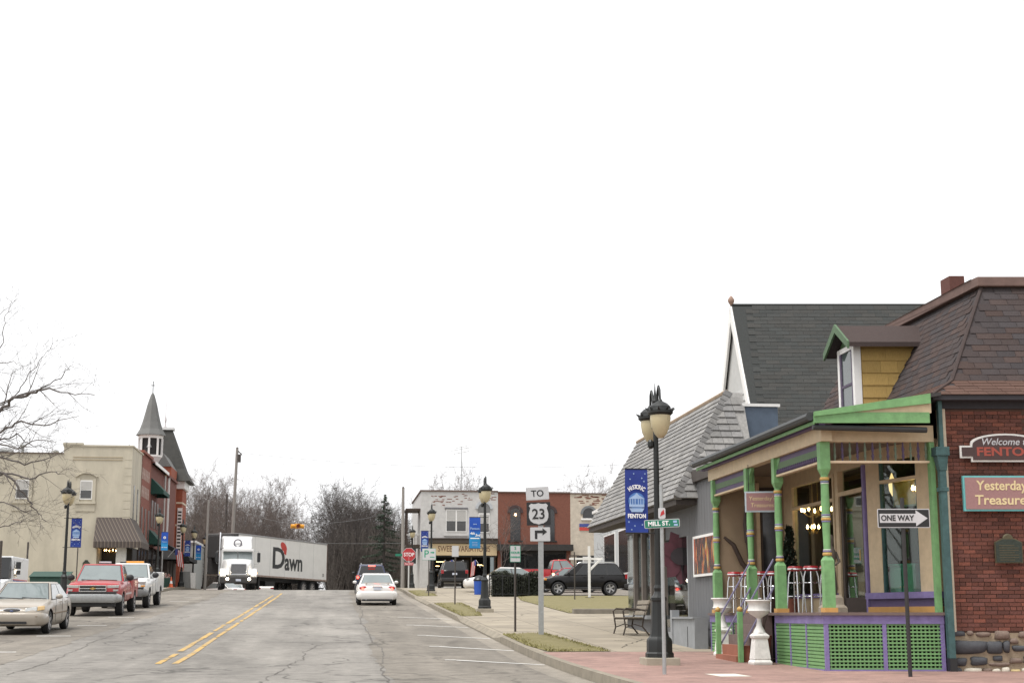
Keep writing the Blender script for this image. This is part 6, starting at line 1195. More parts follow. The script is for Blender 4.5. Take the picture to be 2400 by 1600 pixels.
slab(tr, 'rear_frame', pm('rear_frame_brown', (.10, .055, .04), .6), LT - .0, LT + .06, -.03, 2.58, 1.05, 4.05, .01); slab(tr, 'front_wall', pm('trailer_front_dark', (.035, .033, .033), .7), -.06, -.001, .05, 2.5, 1.2, 4.0, .02); slab(tr, 'cooling_unit', pm('trailer_front_dark', (.035, .033, .033), .7), -.6, -.06, .35, 2.2, 2.3, 3.9, .06)
for i in range(1, 6): slab(tr, 'panel_seam', pm('seam_grey', (.42, .42, .41), .5), i * LT / 6 - .012, i * LT / 6 + .012, -.0045, .0, 1.22, 3.93, .001)
LOGO = pm('charcoal_print', (.03, .032, .034), .5); zc = 2.45
text('D', 2.15, LOGO, tr, (LT * .425, -.007, zc + .02), off=.05, sx=1.25, align='CENTER'); text('awn', 1.75, LOGO, tr, (LT * .60, -.007, zc - .17), off=.05, sx=.98)
pts = [(.06, .0)] + [(-.12 + .2 * math.cos(a_ / 12 * 6.283 - .9) - .10 * math.sin(a_ / 12 * 6.283 - .9), .6 + .36 * math.sin(a_ / 12 * 6.283 - .9)) for a_ in range(11)] + [(-.1, .12)]
m = MB(); m.prism([(LT * .50 + a * 2.2, 2.82 + b * 1.0) for a, b in pts], .004, 'y', -.006); m.build('flame_mark', pm('logo_red', (.48, .045, .035), .5), tr)
text('13', .32, LOGO, tr, (LT * .955, -.006, 1.55), off=.01)
for x in (LT - 2.1, LT - 3.5):
    for y in (.25, 2.3): 
        w_ = wheel(tr, -.5, 0, .5, .32, pm('dirty_hub', (.3, .28, .26), .6), 8); w_.location = (x, y, .5); w_.rotation_euler = (0, 0, math.pi / 2)
slab(tr, 'landing_gear', TRIMB, 3.4, 3.6, .3, .45, .2, 1.15); slab(tr, 'under_frame', TRIMB, .3, LT - .2, .7, 1.85, .85, 1.15); slab(tr, 'mud_flap', TRIMB, LT - 1.2, LT - 1.15, .05, .6, .15, .95); slab(tr, 'spare_carrier', TRIMB, 4.6, 6.0, .4, 1.4, .5, .85); slab(tr, 'under_ride_guard', TRIMB, LT - .1, LT, .2, 2.3, .5, .6)
# ================================================================== buildings at the crossroads, right
def frame(name, label, cat, s, t, dz=.0): return thing(name, label, cat, R(s, t, dz), A)
WB = pm('painted_white_brick', (.50, .49, .475), .85, .14, 3, bump=.4, bscale=30); RB = pm('far_red_brick', (.175, .068, .046), .9, .2, 6, bump=.3, bscale=30); CB = pm('cream_painted_brick', (.50, .44, .36), .9, .18, 3, bump=.4, bscale=30)
DKP = pm('dark_storefront', (.02, .018, .016), .6, .3); FGL = glassmat('far_glass', (.85, .9, .9), .55); FROOM = pm('far_interior', (.045, .038, .03), .9, .3)
def pbox(par, name, mt, x0, x1, y0, y1, z0, z1, bev=0): m = MB(); m.box(x0, x1, y0, y1, z0, z1); return m.build(name, mt, par, bevel=bev)
def sash(par, x0, x1, z0, z1, mt=WHITE, y=-.04, arch=False, pane=None, mull=1):
    w_ = pbox(par, 'window', mt, x0, x1, y, y + .03, z0, z1); 
    for k in range(mull):
        a = x0 + (x1 - x0) * k / mull + .06; b = x0 + (x1 - x0) * (k + 1) / mull - .06; zm = (z0 + z1) / 2
        pbox(w_, 'window_pane', pane or pm('lower_pane', (.06, .06, .06), .12, .2, spec=.6), a, b, y - .012, y, z0 + .08, zm - .03); pbox(w_, 'window_pane', pm('blind_pane', (.40, .39, .37), .35, .1, spec=.6), a, b, y - .012, y, zm + .03, z1 - .08)
    return w_
ST0 = s_at(984, 6.95); zg = .12; H = 8.05
b = frame('white_brick_shop', 'two storey white painted brick shop with cream sweet shop sign board', 'shop', ST0, 6.95, zg)
W1 = 6.35
pbox(b, 'wall', WB, 0, W1, 0, 14, 3.55, H); pbox(b, 'side_wall', WB, 0, .25, .0 + .25, 14, 0, 3.55); pbox(b, 'pier', WB, 0, .85, -.003, .25, 0, 3.55); pbox(b, 'back_wall', FROOM, .25, W1, 6, 6.2, 0, 3.55); pbox(b, 'shop_floor', FROOM, .25, W1, .05, 6, -.1, .05); pbox(b, 'coping', pm('rusty_coping', (.13, .09, .075), .8), -.08, W1, -.08, 14, H, H + .12)
rgb = random.Random(21)
for i in range(46):
    x = rgb.uniform(.8, W1 - .5); z = H - abs(rgb.gauss(.45, .3)) - .1; pbox(b, 'bare_brick', RB, x, x + rgb.choice((.1, .21, .21, .4)), -.006, .0, z, z + .06)
sash(b, 2.05, 3.75, 4.75, 6.6, WHITE, mull=2); pbox(b, 'window_hood', pm('grey_hood', (.14, .14, .15), .7), 1.95, 3.85, -.1, .0, 6.62, 6.75); pbox(b, 'sill', WB, 1.9, 3.9, -.12, 0, 4.42, 4.55)
def arch_win(par, cx, zs, r, h, mt, glass, rim=.16, y=0):
    m = MB(); pts = [(cx - r - rim, zs - .1)] + [(cx + (r + rim) * math.cos(math.pi - i * math.pi / 10), zs + (r + rim) * math.sin(math.pi - i * math.pi / 10)) for i in range(11)] + [(cx + r + rim, zs - .1), (cx + r, zs - .1)] + [(cx + r * math.cos(i * math.pi / 10), zs + r * math.sin(i * math.pi / 10)) for i in range(11)] + [(cx - r, zs - .1)]
    m = MB(); n = 11
    for i in range(10):
        a0, a1 = i * math.pi / 10, (i + 1) * math.pi / 10; q = lambda a, rr: (cx + rr * math.cos(a), zs + rr * math.sin(a))
        p = [q(a0, r), q(a0, r + rim), q(a1, r + rim), q(a1, r)]; m.hexa([(x, y - .09, z) for x, z in p] + [(x, y + .0, z) for x, z in p])
    w_ = m.build('arched_window', mt, par)
    poly = [(cx - r, zs - h), (cx + r, zs - h)] + [(cx + r * math.cos(i * math.pi / 10), zs + r * math.sin(i * math.pi / 10)) for i in range(11)]
    MB().prism(poly, .03, 'y', y - .04).build('window_pane', glass, w_); return w_
w_ = arch_win(b, 5.2, 6.65, .5, .3, pm('pale_arch', (.42, .44, .46), .8), pm('dull_pane', (.16, .16, .155), .15), .22); sash(w_, 4.75, 5.65, 4.7, 6.3)
pbox(b, 'cornice', pm('brown_cornice', (.075, .06, .048), .8), .55, W1, -.35, .0, 3.85, 4.15); pbox(b, 'cornice_top', WOOD, .5, W1, -.42, .0, 4.15, 4.24)
sb = pbox(b, 'sign_board', pm('cream_sign_board', (.58, .45, .27), .7, .1), .85, W1 - .1, -.16, .0, 2.85, 3.8); text('SWEET VARIATIONS', .66, pm('brown_letter', (.17, .09, .05), .6), sb, (3.55, -.165, 3.36), off=.01, sx=.72)
pbox(b, 'transom', DKP, .85, W1 - .1, -.05, .0, 2.72, 2.85)
for x0, x1 in ((1.05, 2.85), (4.2, 6.05)):
    f_ = pbox(b, 'shop_window', DKP, x0, x1, -.02, .06, .35, .6); pbox(f_, 'window_pane', FGL, x0, x1, .0, .01, .6, 2.72)
    for x in (x0 - .08, x1): pbox(f_, 'mullion', WOOD, x, x + .08, -.04, .06, .05, 2.72)
dd = pbox(b, 'door', DKP, 3.05, 4.0, .5, .55, .05, 2.5); pbox(dd, 'door_pane', pm('dull_pane', (.16, .16, .155), .15), 3.2, 3.85, .48, .5, .5, 2.3)
pbox(b, 'base_wall', WB, .85, 6.1, -.01, .05, 0, .35)
for x, z in ((1.35, 2.25), (1.7, 2.15), (2.2, 2.3), (4.7, 2.1), (5.1, 2.2), (5.35, 2.1)): ell(b, 'ceiling_light', BULB, (x, 1.6, z), (.1, .1, .05)) if False else None
for i, (x, z, ww) in enumerate(((1.75, 2.35, .35), (2.3, 2.0, .2), (1.5, 2.0, .15), (5.0, 2.1, .2), (5.4, 2.05, .15))):
    l_ = thing('shop_ceiling_lamp', ('long lit tube lamp at the left of the sweet shop window', 'lit lamp low in the left sweet shop window, nearest its door', 'small lit lamp at the far left of the sweet shop window', 'lit lamp in the right sweet shop window, nearer the door', 'rightmost lit lamp in the sweet shop windows')[i], 'lamp', (0, 0, 0), A, 'lamps in the sweet shop'); l_.location = R(ST0 + 1.5, 6.95 + x, zg + z); m = MB(); m.box(-ww, ww, -.05, .05, 0, .06); m.build('tube', BULB, l_); m = MB(); m.tube([(0, 0, .06), (0, 0, .5)], .012, 5); m.build('rod', BLACK, l_)
# balcony on the street side
pbox(b, 'balcony_floor', WOOD, -1.15, -.0, .8, 4.2, 3.6, 3.75); pbox(b, 'balcony_roof', WOOD, -1.2, .0, .7, 4.3, 6.55, 6.7)
for y in (.9, 2.5, 4.1): pbox(b, 'balcony_post', WOOD, -1.12, -1.02, y, y + .1, 3.75, 6.55)
pbox(b, 'balcony_rail', pm('pale_rail', (.45, .44, .42), .7), -1.12, .0, .82, .88, 4.5, 4.6)
for i in range(9): pbox(b, 'baluster', WOOD, -1.08 + i * .12, -1.04 + i * .12, .83, .87, 3.75, 4.5)
sash(b, -.62, -.02, 4.5, 6.4, WHITE, y=1.5) if False else None
t = frame('hanging_sign', 'dark hanging sign with pale mark on the white shop corner', 'sign', ST0 - .05, 6.3, 0); pbox(t, 'panel', BLACK, -.28, .28, -.03, .03, 2.3, 3.5); MB().prism([(-.12, 2.6), (.1, 2.8), (-.05, 3.0), (.14, 3.25), (-.02, 3.1), (-.15, 2.95), (.02, 2.8)], .004, 'y', -.036).build('mark', TXTWHT, t); pbox(t, 'bracket', BLACK, -.3, .65, -.02, .02, 3.5, 3.55)
# brick shop
b2 = frame('red_brick_shop', 'two storey red brick shop with dark arched windows and dark storefront', 'shop', ST0, 6.95 + W1, zg); W2 = 6.05
pbox(b2, 'wall', RB, 0, W2, .0, 14, 3.6, H - .05); pbox(b2, 'coping', pm('rusty_coping', (.13, .09, .075), .8), 0, W2, -.08, 14, H - .05, H + .06)
for cx in (1.45, 4.3): arch_win(b2, cx, 6.35, .42, 2.3, pm('dark_arch', (.05, .03, .03), .8), pm('dark_pane', (.03, .03, .032), .12, .3, spec=.6), .22); pbox(b2, 'sill', DKP, cx - .6, cx + .6, -.1, 0, 3.98, 4.1)
pbox(b2, 'canopy', DKP, -.1, W2 + .1, -.9, 0, 3.25, 3.75); pbox(b2, 'back_wall', FROOM, 0, W2, 3, 3.2, 0, 3.6)
for x in (0, W2 - .35): pbox(b2, 'pier', RB, x, x + .35, -.02, .3, 0, 3.25)
for i, (x0, x1) in enumerate(((.45, 2.2), (2.3, 3.6), (3.7, 5.6))):
    f_ = pbox(b2, 'shop_window', DKP, x0, x1, 0, .08, 0, .5); pbox(f_, 'window_pane', FGL, x0, x1, .02, .03, .5, 3.0); pbox(f_, 'mullion', DKP, x1, x1 + .09, -.03, .08, 0, 3.25); pbox(f_, 'fascia', DKP, x0, x1, -.01, .08, 3.0, 3.25)
text('ARCADE', .3, pm('dim_letter', (.09, .075, .06), .7), b2, (2.9, -.905, 3.5)) if False else None
for i, (x, z) in enumerate(((1.45, 6.2), (5.2, 2.5))):
    l_ = thing('shop_lamp', ['lit lamp in the left arched window of the brick shop', 'lit lamp in the dark storefront of the brick shop'][i], 'lamp', R(ST0 + (-.12 if i == 0 else 1.0), 6.95 + W1 + x, zg + z)); m = MB(); m.lathe([(.03, -.09), (.1, 0), (.03, .09)], 12); m.build('globe', BULB, l_); m = MB(); m.tube([(0, 0, .09), (0, 0, .3)], .01, 5); m.build('rod', BLACK, l_)
# cream shop
b3 = frame('cream_brick_shop', 'cream painted brick shop with peeling parapet behind the shake roof', 'shop', ST0, 6.95 + W1 + W2, zg); W3 = 7.0
pbox(b3, 'wall', CB, 0, W3, .0, 14, 0, H - .1); pbox(b3, 'coping', pm('rusty_coping', (.13, .09, .075), .8), 0, W3, -.08, 14, H - .1, H)
for i in range(60): x = rgb.uniform(.2, W3 - .5); z = H - abs(rgb.gauss(.35, .45)) - .2; pbox(b3, 'bare_brick', RB, x, x + rgb.choice((.2, .2, .4, .6)), -.006, 0, z, z + .07)
arch_win(b3, 1.55, 6.3, .5, .35, pm('grey_arch', (.16, .17, .18), .8), pm('dark_pane', (.03, .03, .032)), .2); pbox(b3, 'sill', WHITE, .9, 2.2, -.12, 0, 5.8, 5.95)
pbox(b3, 'flag_blue', pm('flag_blue', (.05, .07, .25), .7), .75, 2.1, -.05, -.0, 5.25, 5.5); pbox(b3, 'flag_red', pm('flag_red', (.5, .05, .04), .7), .75, 2.1, -.05, 0, 4.95, 5.2)
pbox(b3, 'shop_window', DKP, .5, 2.6, -.03, .0, .3, 2.9); sash(b3, 1.0, 1.7, 1.2, 2.8, WHITE, y=-.07)
# pale rendered building to the right of the car park
PR = pm('pale_grey_render', (.42, .43, .43), .85, .12, 2); pA, pB = at(1393, 1380, 108), at(1530, 1380, 84); dv = V3((pB.x - pA.x, pB.y - pA.y, 0)); LB = dv.length
b4 = thing('pale_render_building', 'pale grey rendered building with two tall dark windows beyond the car park', 'building', (pA.x, pA.y, zr(100)), math.atan2(dv.y, dv.x))
pbox(b4, 'wall', PR, 0, LB, 0, 8, 0, 5.6); pbox(b4, 'coping', WHITE, -.1, LB + .1, -.1, 8, 5.6, 5.8)
for f0, f1 in ((.23, .42), (.50, .68)): w_ = pbox(b4, 'window', WHITE, LB * f0 - .3, LB * f1 + .3, -.03, .02, .9, 3.75); pbox(w_, 'window_pane', pm('dark_pane', (.03, .03, .032)), LB * f0, LB * f1, -.05, -.03, 1.0, 3.65)
for x, z in ((.78, 2.2), (.86, 1.0), (.7, 3.3)): pbox(b4, 'paint_patch', WHITE, LB * x, LB * x + .9, -.008, 0, z, z + .35)
# ================================================================== left row
TB = pm('tan_brick_paint', (.46, .42, .335), .85, .16, 1.3, bump=.3, bscale=30, stretch=(1, 1, .45)); TBD = pm('dark_tan_trim', (.36, .30, .21), .9)  # second tan is darker, for plinth, string courses and sills
TL = -13.1; SL = s_at(293, TL); z0 = .15
def zl(v, Y): return at(200, v, Y).z
YB = R(SL, TL).y
b = frame('tan_corner_building', 'tan painted two storey corner building with striped brown corner awning', 'building', SL, TL, z0); gz = b.location.z
def lz(v): return zl(v, YB) - gz
top = lz(1047); topl = lz(1065); Wd = 16.0; step = -(297 - 137) * YB / 3507
pbox(b, 'wall', TB, -Wd, 0, 0, 5.2, 2.6, topl - .2); pbox(b, 'parapet', TB, step, 0, 0, 5.2, topl - .2, top); pbox(b, 'parapet_cap', TB, step - .05, .06, -.06, 5.2, top, top + .1); pbox(b, 'parapet_end', TB, step - .06, step + 1.2, -.09, .3, top + .1, top + .22); pbox(b, 'low_parapet', TB, -Wd, step, .0, .3, topl - .2, topl); pbox(b, 'low_coping', pm('brown_coping', (.12, .09, .07), .8), -Wd, step, -.06, .36, topl, topl + .07)
pbox(b, 'lower_wall', TB, -Wd, -1.9 - .05, 0, 5.2, -.3, 2.6); pbox(b, 'plinth', TBD, -Wd, -2.0, -.06, 0, -.3, .5)
pbox(b, 'string_course', TBD, step + .6, -.6, -.03, 0, lz(1073), lz(1071)); pbox(b, 'string_course', TBD, step + .6, -.6, -.03, 0, lz(1079), lz(1077))
for i in range(int((top - 3.0) / .52)): z = 2.9 + i * .52; pbox(b, 'quoin', TB, -.45, .012, -.035, .0, z, z + .49)
for u0, u1, v0, v1, hood in ((179, 208, 1126, 1171, True), (32, 62, 1126, 1171, True), (-120, -90, 1126, 1171, True)):
    X = lambda u: (u - 297) * YB / 3507; x0, x1 = X(u0), X(u1); za, zb = lz(v1), lz(v0)
    w_ = sash(b, x0, x1, za, zb, WHITE, y=-.05); pbox(w_, 'sill', TB, x0 - .25, x1 + .25, -.14, 0, za - .28, za - .14); pbox(w_, 'apron', TB, x0 - .2, x1 + .2, -.05, 0, za - .75, za - .28); pbox(w_, 'jamb', TB, x0 - .2, x0, -.08, 0, za - .14, zb + .1); pbox(w_, 'jamb', TB, x1, x1 + .2, -.08, 0, za - .14, zb + .1)
    if hood and u0 > 100 or u0 < 0:
        m = MB(); cx, r = (x0 + x1) / 2, (x1 - x0) / 2 + .28
        for i in range(10):
            a0, a1 = math.pi * (.14 + .72 * i / 10), math.pi * (.14 + .72 * (i + 1) / 10); q = lambda a, rr: (cx + rr * math.cos(a), zb + .02 + rr * math.sin(a) * .62)
            p = [q(a0, r), q(a0, r + .13), q(a1, r + .13), q(a1, r)]; m.hexa([(x, -.14, z) for x, z in p] + [(x, 0, z) for x, z in p])
        m.build('window_hood', TB, w_)
for i, (y0, y1) in enumerate(((1.3, 1.7), (3.1, 3.5))): w_ = pbox(b, 'slit_window', pm('dark_pane', (.03, .03, .032)), -.02, .02, y0, y1, 3.7, 6.6 - i * .1); pbox(w_, 'sill', TBD, 0, .1, y0 - .1, y1 + .1, 3.5, 3.65)
# corner entrance and awning
pbox(b, 'corner_column', WHITEOLD, -.75, -.15, .05, .45, -.1, 2.6); pbox(b, 'shop_front', DKP, -1.9, -.0, 2.0, 2.2, -.1, 2.6); pbox(b, 'shop_side', DKP, -.12, -.05, 2.2, 5.1, -.1, 2.6); pbox(b, 'entrance_ceiling', DKP, -1.9, 0, .1, 2.0, 2.5, 2.6); pbox(b, 'column_base', TRIM, -.8, -.1, .0, .5, -.1, .15)
def stripe_mat():
    m = bpy.data.materials.new('striped_awning'); m.use_nodes = True; n = m.node_tree.nodes; l = m.node_tree.links; bb = n['Principled BSDF']; bb.inputs['Roughness'].default_value = .85
    tc = n.new('ShaderNodeTexCoord'); sp = n.new('ShaderNodeSeparateXYZ'); l.new(tc.outputs['Object'], sp.inputs[0]); ad = n.new('ShaderNodeMath'); ad.operation = 'ADD'; l.new(sp.outputs[0], ad.inputs[0]); l.new(sp.outputs[1], ad.inputs[1])
    mu = n.new('ShaderNodeMath'); mu.operation = 'MULTIPLY'; mu.inputs[1].default_value = 4.5; l.new(ad.outputs[0], mu.inputs[0]); fr = n.new('ShaderNodeMath'); fr.operation = 'FRACT'; l.new(mu.outputs[0], fr.inputs[0])
    cr_ = n.new('ShaderNodeValToRGB'); cr_.color_ramp.interpolation = 'CONSTANT'; e = cr_.color_ramp.elements; e[0].color = (.07, .055, .048, 1); e[1].position = .7; e[1].color = (.13, .105, .085, 1); q = e.new(.5); q.color = (.045, .035, .032, 1); l.new(fr.outputs[0], cr_.inputs[0]); l.new(cr_.outputs[0], bb.inputs['Base Color']); return m
aw = stripe_mat(); za, zb, zc = lz(1212), lz(1270), lz(1284); xa0, xa1 = -(297 - 221) * YB / 3507, .1; pr = .9
m = MB(); m.add([(xa0, 0, za), (.0, 0, za), (xa0, -pr, zb), (pr, -pr, zb), (xa0, -pr, zc), (pr, -pr, zc), (0, 3.2, za), (pr, 3.2, zb), (pr, 3.2, zc), (xa0, 0, zb), (xa0, 0, zc)], [(0, 2, 3, 1), (2, 4, 5, 3), (1, 3, 7, 6), (3, 5, 8, 7), (0, 9, 2), (9, 10, 4, 2)]); m.build('awning', aw, b)
chandelier(R(SL + 1.0, TL - 1.2, z0 + 2.3), 'lit chandelier under the striped corner awning', 6, .42, .3)
t = thing('wall_plaque', 'small dark arched plaque on the tan wall left of the awning', 'plaque', R(SL - .03, TL - 2.55, z0 + 1.15), A); MB().prism([(-.22, 0), (.22, 0), (.22, .4), (.12, .5), (.08, .58), (-.08, .58), (-.12, .5), (-.22, .4)], .05, 'y', -.05).build('tablet', BRZ, t); MB().prism([(-.18, .04), (.18, .04), (.18, .38), (-.18, .38)], .01, 'y', -.06).build('text_field', pm('bronze_rim', (.10, .085, .05)), t)
for x, lb in ((-8.9, 'boxy rooftop air unit on the tan building'), ): t = frame('air_unit', lb, 'air unit', SL + 3, TL + x, 0); t.location.z = gz + topl - .2; pbox(t, 'casing', STEEL, -.75, .75, -.4, .4, 0, .75, .03); pbox(t, 'fan_grille', DKP, -.55, .55, -.42, -.4, .15, .6)
for x, h_, lb in ((-7.3, .95, 'capped vent pipe on the tan roof left of the parapet'), (-5.2, .6, 'short roof vent next to the tan parapet')): t = frame('roof_vent', lb, 'vent', SL + 2, TL + x, 0); t.location.z = gz + topl - .2; m = MB(); m.lathe([(.09, 0), (.09, h_ - .1)], 8); m.build('pipe', STEEL, t); m = MB(); m.lathe([(.2, h_ - .1), (.22, h_ - .02), (.05, h_ + .06)], 10); m.build('cap', STEEL, t)
# green skip, posts at the left
p = at(118, 1378, 80); s_, t_ = st(p.x, p.y); t = thing('green_skip', 'dark green waste container behind the tan sedan roof', 'container', R(s_, t_, 0), A); GSK = pm('skip_green', (.012, .05, .035), .6, .2); m = MB(); m.hexa([(-.9, -.6, .15), (.9, -.6, .15), (.9, .6, .15), (-.9, .6, .15), (-1.0, -.6, 1.0), (1.0, -.6, 1.0), (1.0, .6, 1.3), (-1.0, .6, 1.3)]); m.build('bin', GSK, t, bevel=.02); m = MB(); m.plate([(-1.03, -.65, 1.01), (1.03, -.65, 1.01), (1.03, .62, 1.31), (-1.03, .62, 1.31)], .05); m.build('lid', GSK, t)
for x in (-.9, .9): pbox(t, 'wheel_bracket', BLACK, x - .06, x + .06, -.5, .5, 0, .16)
for u, vt, vb, Y, r, lb in ((66, 1271, 1385, 72, .045, 'plain dark steel post before the tan wall'), (183, 1275, 1330, 88, .035, 'thin pole below the navy banner on the tan wall'), (3, 1268, 1390, 60, .06, 'dark post at the very left edge by the mail van')):
    p = at(u, vt, Y); s_, t_ = st(p.x, p.y); g = R(s_, t_, 0); t = thing('steel_post', lb, 'post', g, A); h_ = p.z - g.z; post(t, h_, r, POST, 8, y=0); m = MB(); m.lathe([(r * 2, -.02), (r * 1.9, .04), (r, .08)], 8); m.build('foot', POST, t); m = MB(); m.lathe([(r * 1.1, h_), (r * .8, h_ + .03), (.005, h_ + .04)], 8); m.build('cap', POST, t)
# row beyond: facades on the line t = TL
RB2 = pm('row_red_brick', (.21, .072, .05), .9, .2, 5, bump=.3, bscale=30); RB3 = pm('row_brown_brick', (.15, .055, .042), .9, .25, 5, bump=.3, bscale=30); GRA = pm('green_awning', (.012, .055, .042), .8, .15)
def row(name, label, u0, u1, vt, mt, depth=9, s0=None):
    s0 = s_at(u0, TL) if s0 is None else s0; s1 = s_at(u1, TL); Yc = R(s0, TL).y; t = frame(name, label, 'shop', s0, TL, z0); H_ = zl(vt, Yc) - t.location.z
    pbox(t, 'wall', mt, -depth, 0, 0, s1 - s0 - .03, 2.9, H_); pbox(t, 'cornice', mt, -depth, .15, -.01, s1 - s0 - .02, H_, H_ + .18); pbox(t, 'back_room', DKP, -depth, -.4, .1, s1 - s0 - .1, -.2, 2.9); return t, s1 - s0, H_
def awn(par, y0, y1, za, zb, pr, mt): m = MB(); m.add([(0, y0, za), (pr, y0, zb), (pr, y0, zb - .25), (0, y0, zb - .25), (0, y1, za), (pr, y1, zb), (pr, y1, zb - .25), (0, y1, zb - .25)], [(0, 1, 5, 4), (1, 2, 6, 5), (0, 3, 2, 1), (4, 5, 6, 7), (0, 4, 7, 3)]); return m.build('awning', mt, par)
def front(par, L, n=3, mt=WOOD):
    for i in range(n): y0 = .2 + (L - .4) * i / n; f_ = pbox(par, 'shop_window', mt, -.05, .0, y0, y0 + (L - .4) / n - .1, 0, .5); pbox(f_, 'window_pane', pm('dark_pane', (.03, .03, .032)), -.04, -.02, y0, y0 + (L - .4) / n - .1, .5, 2.5); pbox(par, 'pilaster', mt, -.06, .05, y0 - .12, y0, 0, 2.9)
b, L, H_ = row('faded_sign_shop', 'red brick shop with faded white painted lettering beside the tan building', 316, 339, 1060, RB2, 4); front(b, L)
GH = pm('ghost_letter', (.40, .30, .26), .9, .3, 8)
for z, sz in ((H_ - 1.5, 1.0), (H_ - 2.9, .8)): text('DRUGS' if z > H_ - 2 else 'SODAS', sz, GH, b, (.012, L / 2, z), rot=(math.pi / 2, 0, math.pi / 2), off=.01, sx=1.1) if False else None
for r_ in range(2):
    for i in range(5):
        y = .5 + i * (L - 1) / 5; z = H_ - 1.7 - r_ * 1.2
        for k in range(2): pbox(b, 'painted_stroke', GH, .0, .012, y + k * .35, y + k * .35 + .2, z, z + .75)
        pbox(b, 'painted_stroke', GH, .0, .011, y, y + .6, z + .3, z + .45)
for y in (.8, 2.6, 4.4): pbox(b, 'tall_window', pm('brown_pane', (.09, .06, .05), .3), -.02, .03, y, y + .7, 3.4, 5.4)
b, L, H_ = row('green_awning_shop', 'brick shop with two dark green awnings along the left street', 339, 372, 1085, RB3, 4); front(b, L); awn(b, .3, 4.2, H_ - 1.0, H_ - 1.9, .9, GRA); awn(b, .4, 3.6, 4.1, 3.3, .7, GRA)
m = MB(); m.add([(-3, 0, H_), (.3, 0, H_), (-1.6, 0, H_ + 1.3), (-3, L, H_), (.3, L, H_), (-1.6, L, H_ + 1.3)], [(0, 1, 2), (5, 4, 3), (1, 4, 5, 2), (2, 5, 3, 0), (0, 3, 4, 1)]); m.build('pent_roof', pm('grey_slate', (.10, .10, .105), .8), b); pbox(b, 'gable_trim', WHITE, .28, .34, 0, L, H_ - .1, H_ + .12)
for y in (1, 2.6, 4.2): pbox(b, 'upper_window', pm('brown_pane', (.09, .06, .05), .3), -.02, .03, y, y + .9, 4.3, 6.2)
b, L, H_ = row('tall_brick_shop', 'narrow dark red brick shop in front of the church tower', 372, 400, 1112, RB3); front(b, L); pbox(b, 'white_pilaster', WHITE, .0, .12, L * .3, L * .3 + .25, 2.9, H_); awn(b, .4, L - .6, 3.2, 2.5, 1.4, pm('grey_awning', (.16, .16, .16), .8))
# church-like hall with belfry and tower
HB = pm('hall_orange_brick', (.27, .075, .04), .85, .15, 5, bump=.3, bscale=30); SLT = pm('grey_slate_roof', (.135, .135, .13), .8, .15, 12, bump=.3, bscale=60, rnd=0); SLD = pm('dark_slate_roof', (.036, .035, .031), .85, .3, 3, bump=.3, bscale=60)
sT = s_at(416, -13.2); hall = frame('brick_hall', 'orange brick hall with grey belfry spire and tall dark hipped tower', 'hall', sT - 6.5, -13.2, z0); hz = hall.location.z; YT = R(sT, -13.2).y
hzv = lambda v, Y=YT: zl(v, Y) - hz
pbox(hall, 'wall', HB, -9, -3.2, 0, 12, 0, 7.0); te = hzv(1125); tt = hzv(1003)
pbox(hall, 'tower_shaft', HB, -3.3, 0, 6.5, 10, 0, te - .35); pbox(hall, 'tower_cornice', WHITE, -3.5, .2, 6.3, 10.2, te - .75, te - .05, .05)
m = MB(); r0 = [(-4.0, 5.8), (.65, 5.8), (.65, 10.7), (-4.0, 10.7)]; r1 = [(-3.4, 6.6), (.05, 6.6), (.05, 10.0), (-3.4, 10.0)]; r2 = [(-1.95 - .6, 7.9), (-1.35 + .1, 7.9), (-1.25, 8.7), (-2.55, 8.7)]
m.add([(x, y, te - .1) for x, y in r0] + [(x, y, te + 1.0) for x, y in r1] + [(x, y, tt) for x, y in r2], [(i, (i + 1) % 4, (i + 1) % 4 + 4, i + 4) for i in range(4)] + [(i + 4, (i + 1) % 4 + 4, (i + 1) % 4 + 8, i + 8) for i in range(4)] + [(8, 9, 10, 11), (3, 2, 1, 0)]); tr_ = m.build('tower_roof', SLD, hall)
m = MB(); m.box(-2.7, -1.1, 7.75, 8.85, tt, tt + .22); m.build('roof_cresting', pm('verdigris_white', (.62, .62, .62), .7), tr_); m = MB(); m.lathe([(.12, 0), (.05, .4), (.1, .7), (.03, 1.1), (.02, 2.1), (.01, 2.5)], 8, (-1.9, 8.3, tt + .2)); m.build('finial', pm('pale_finial', (.45, .42, .42), .7), tr_)
for i in range(7): pbox(hall, 'louvre_window', WHITE, -2.6, -.001, 6.5 - .05, 6.5, 3.3 + i * .32, 3.5 + i * .32) if False else None
lw = pbox(hall, 'louvre_window', WHITE, -.35, .05, 6.42, 6.5, 3.0, 7.1)
for i in range(13): pbox(lw, 'louvre', DKP, -.3, .0, 6.40, 6.42, 3.2 + i * .29, 3.34 + i * .29)
pbox(hall, 'stone_band', TRIM, -3.35, .04, 6.46, 10, hzv(1180), hzv(1176)); pbox(hall, 'stone_band', TRIM, -3.35, .04, 6.46, 10, hzv(1232), hzv(1228))
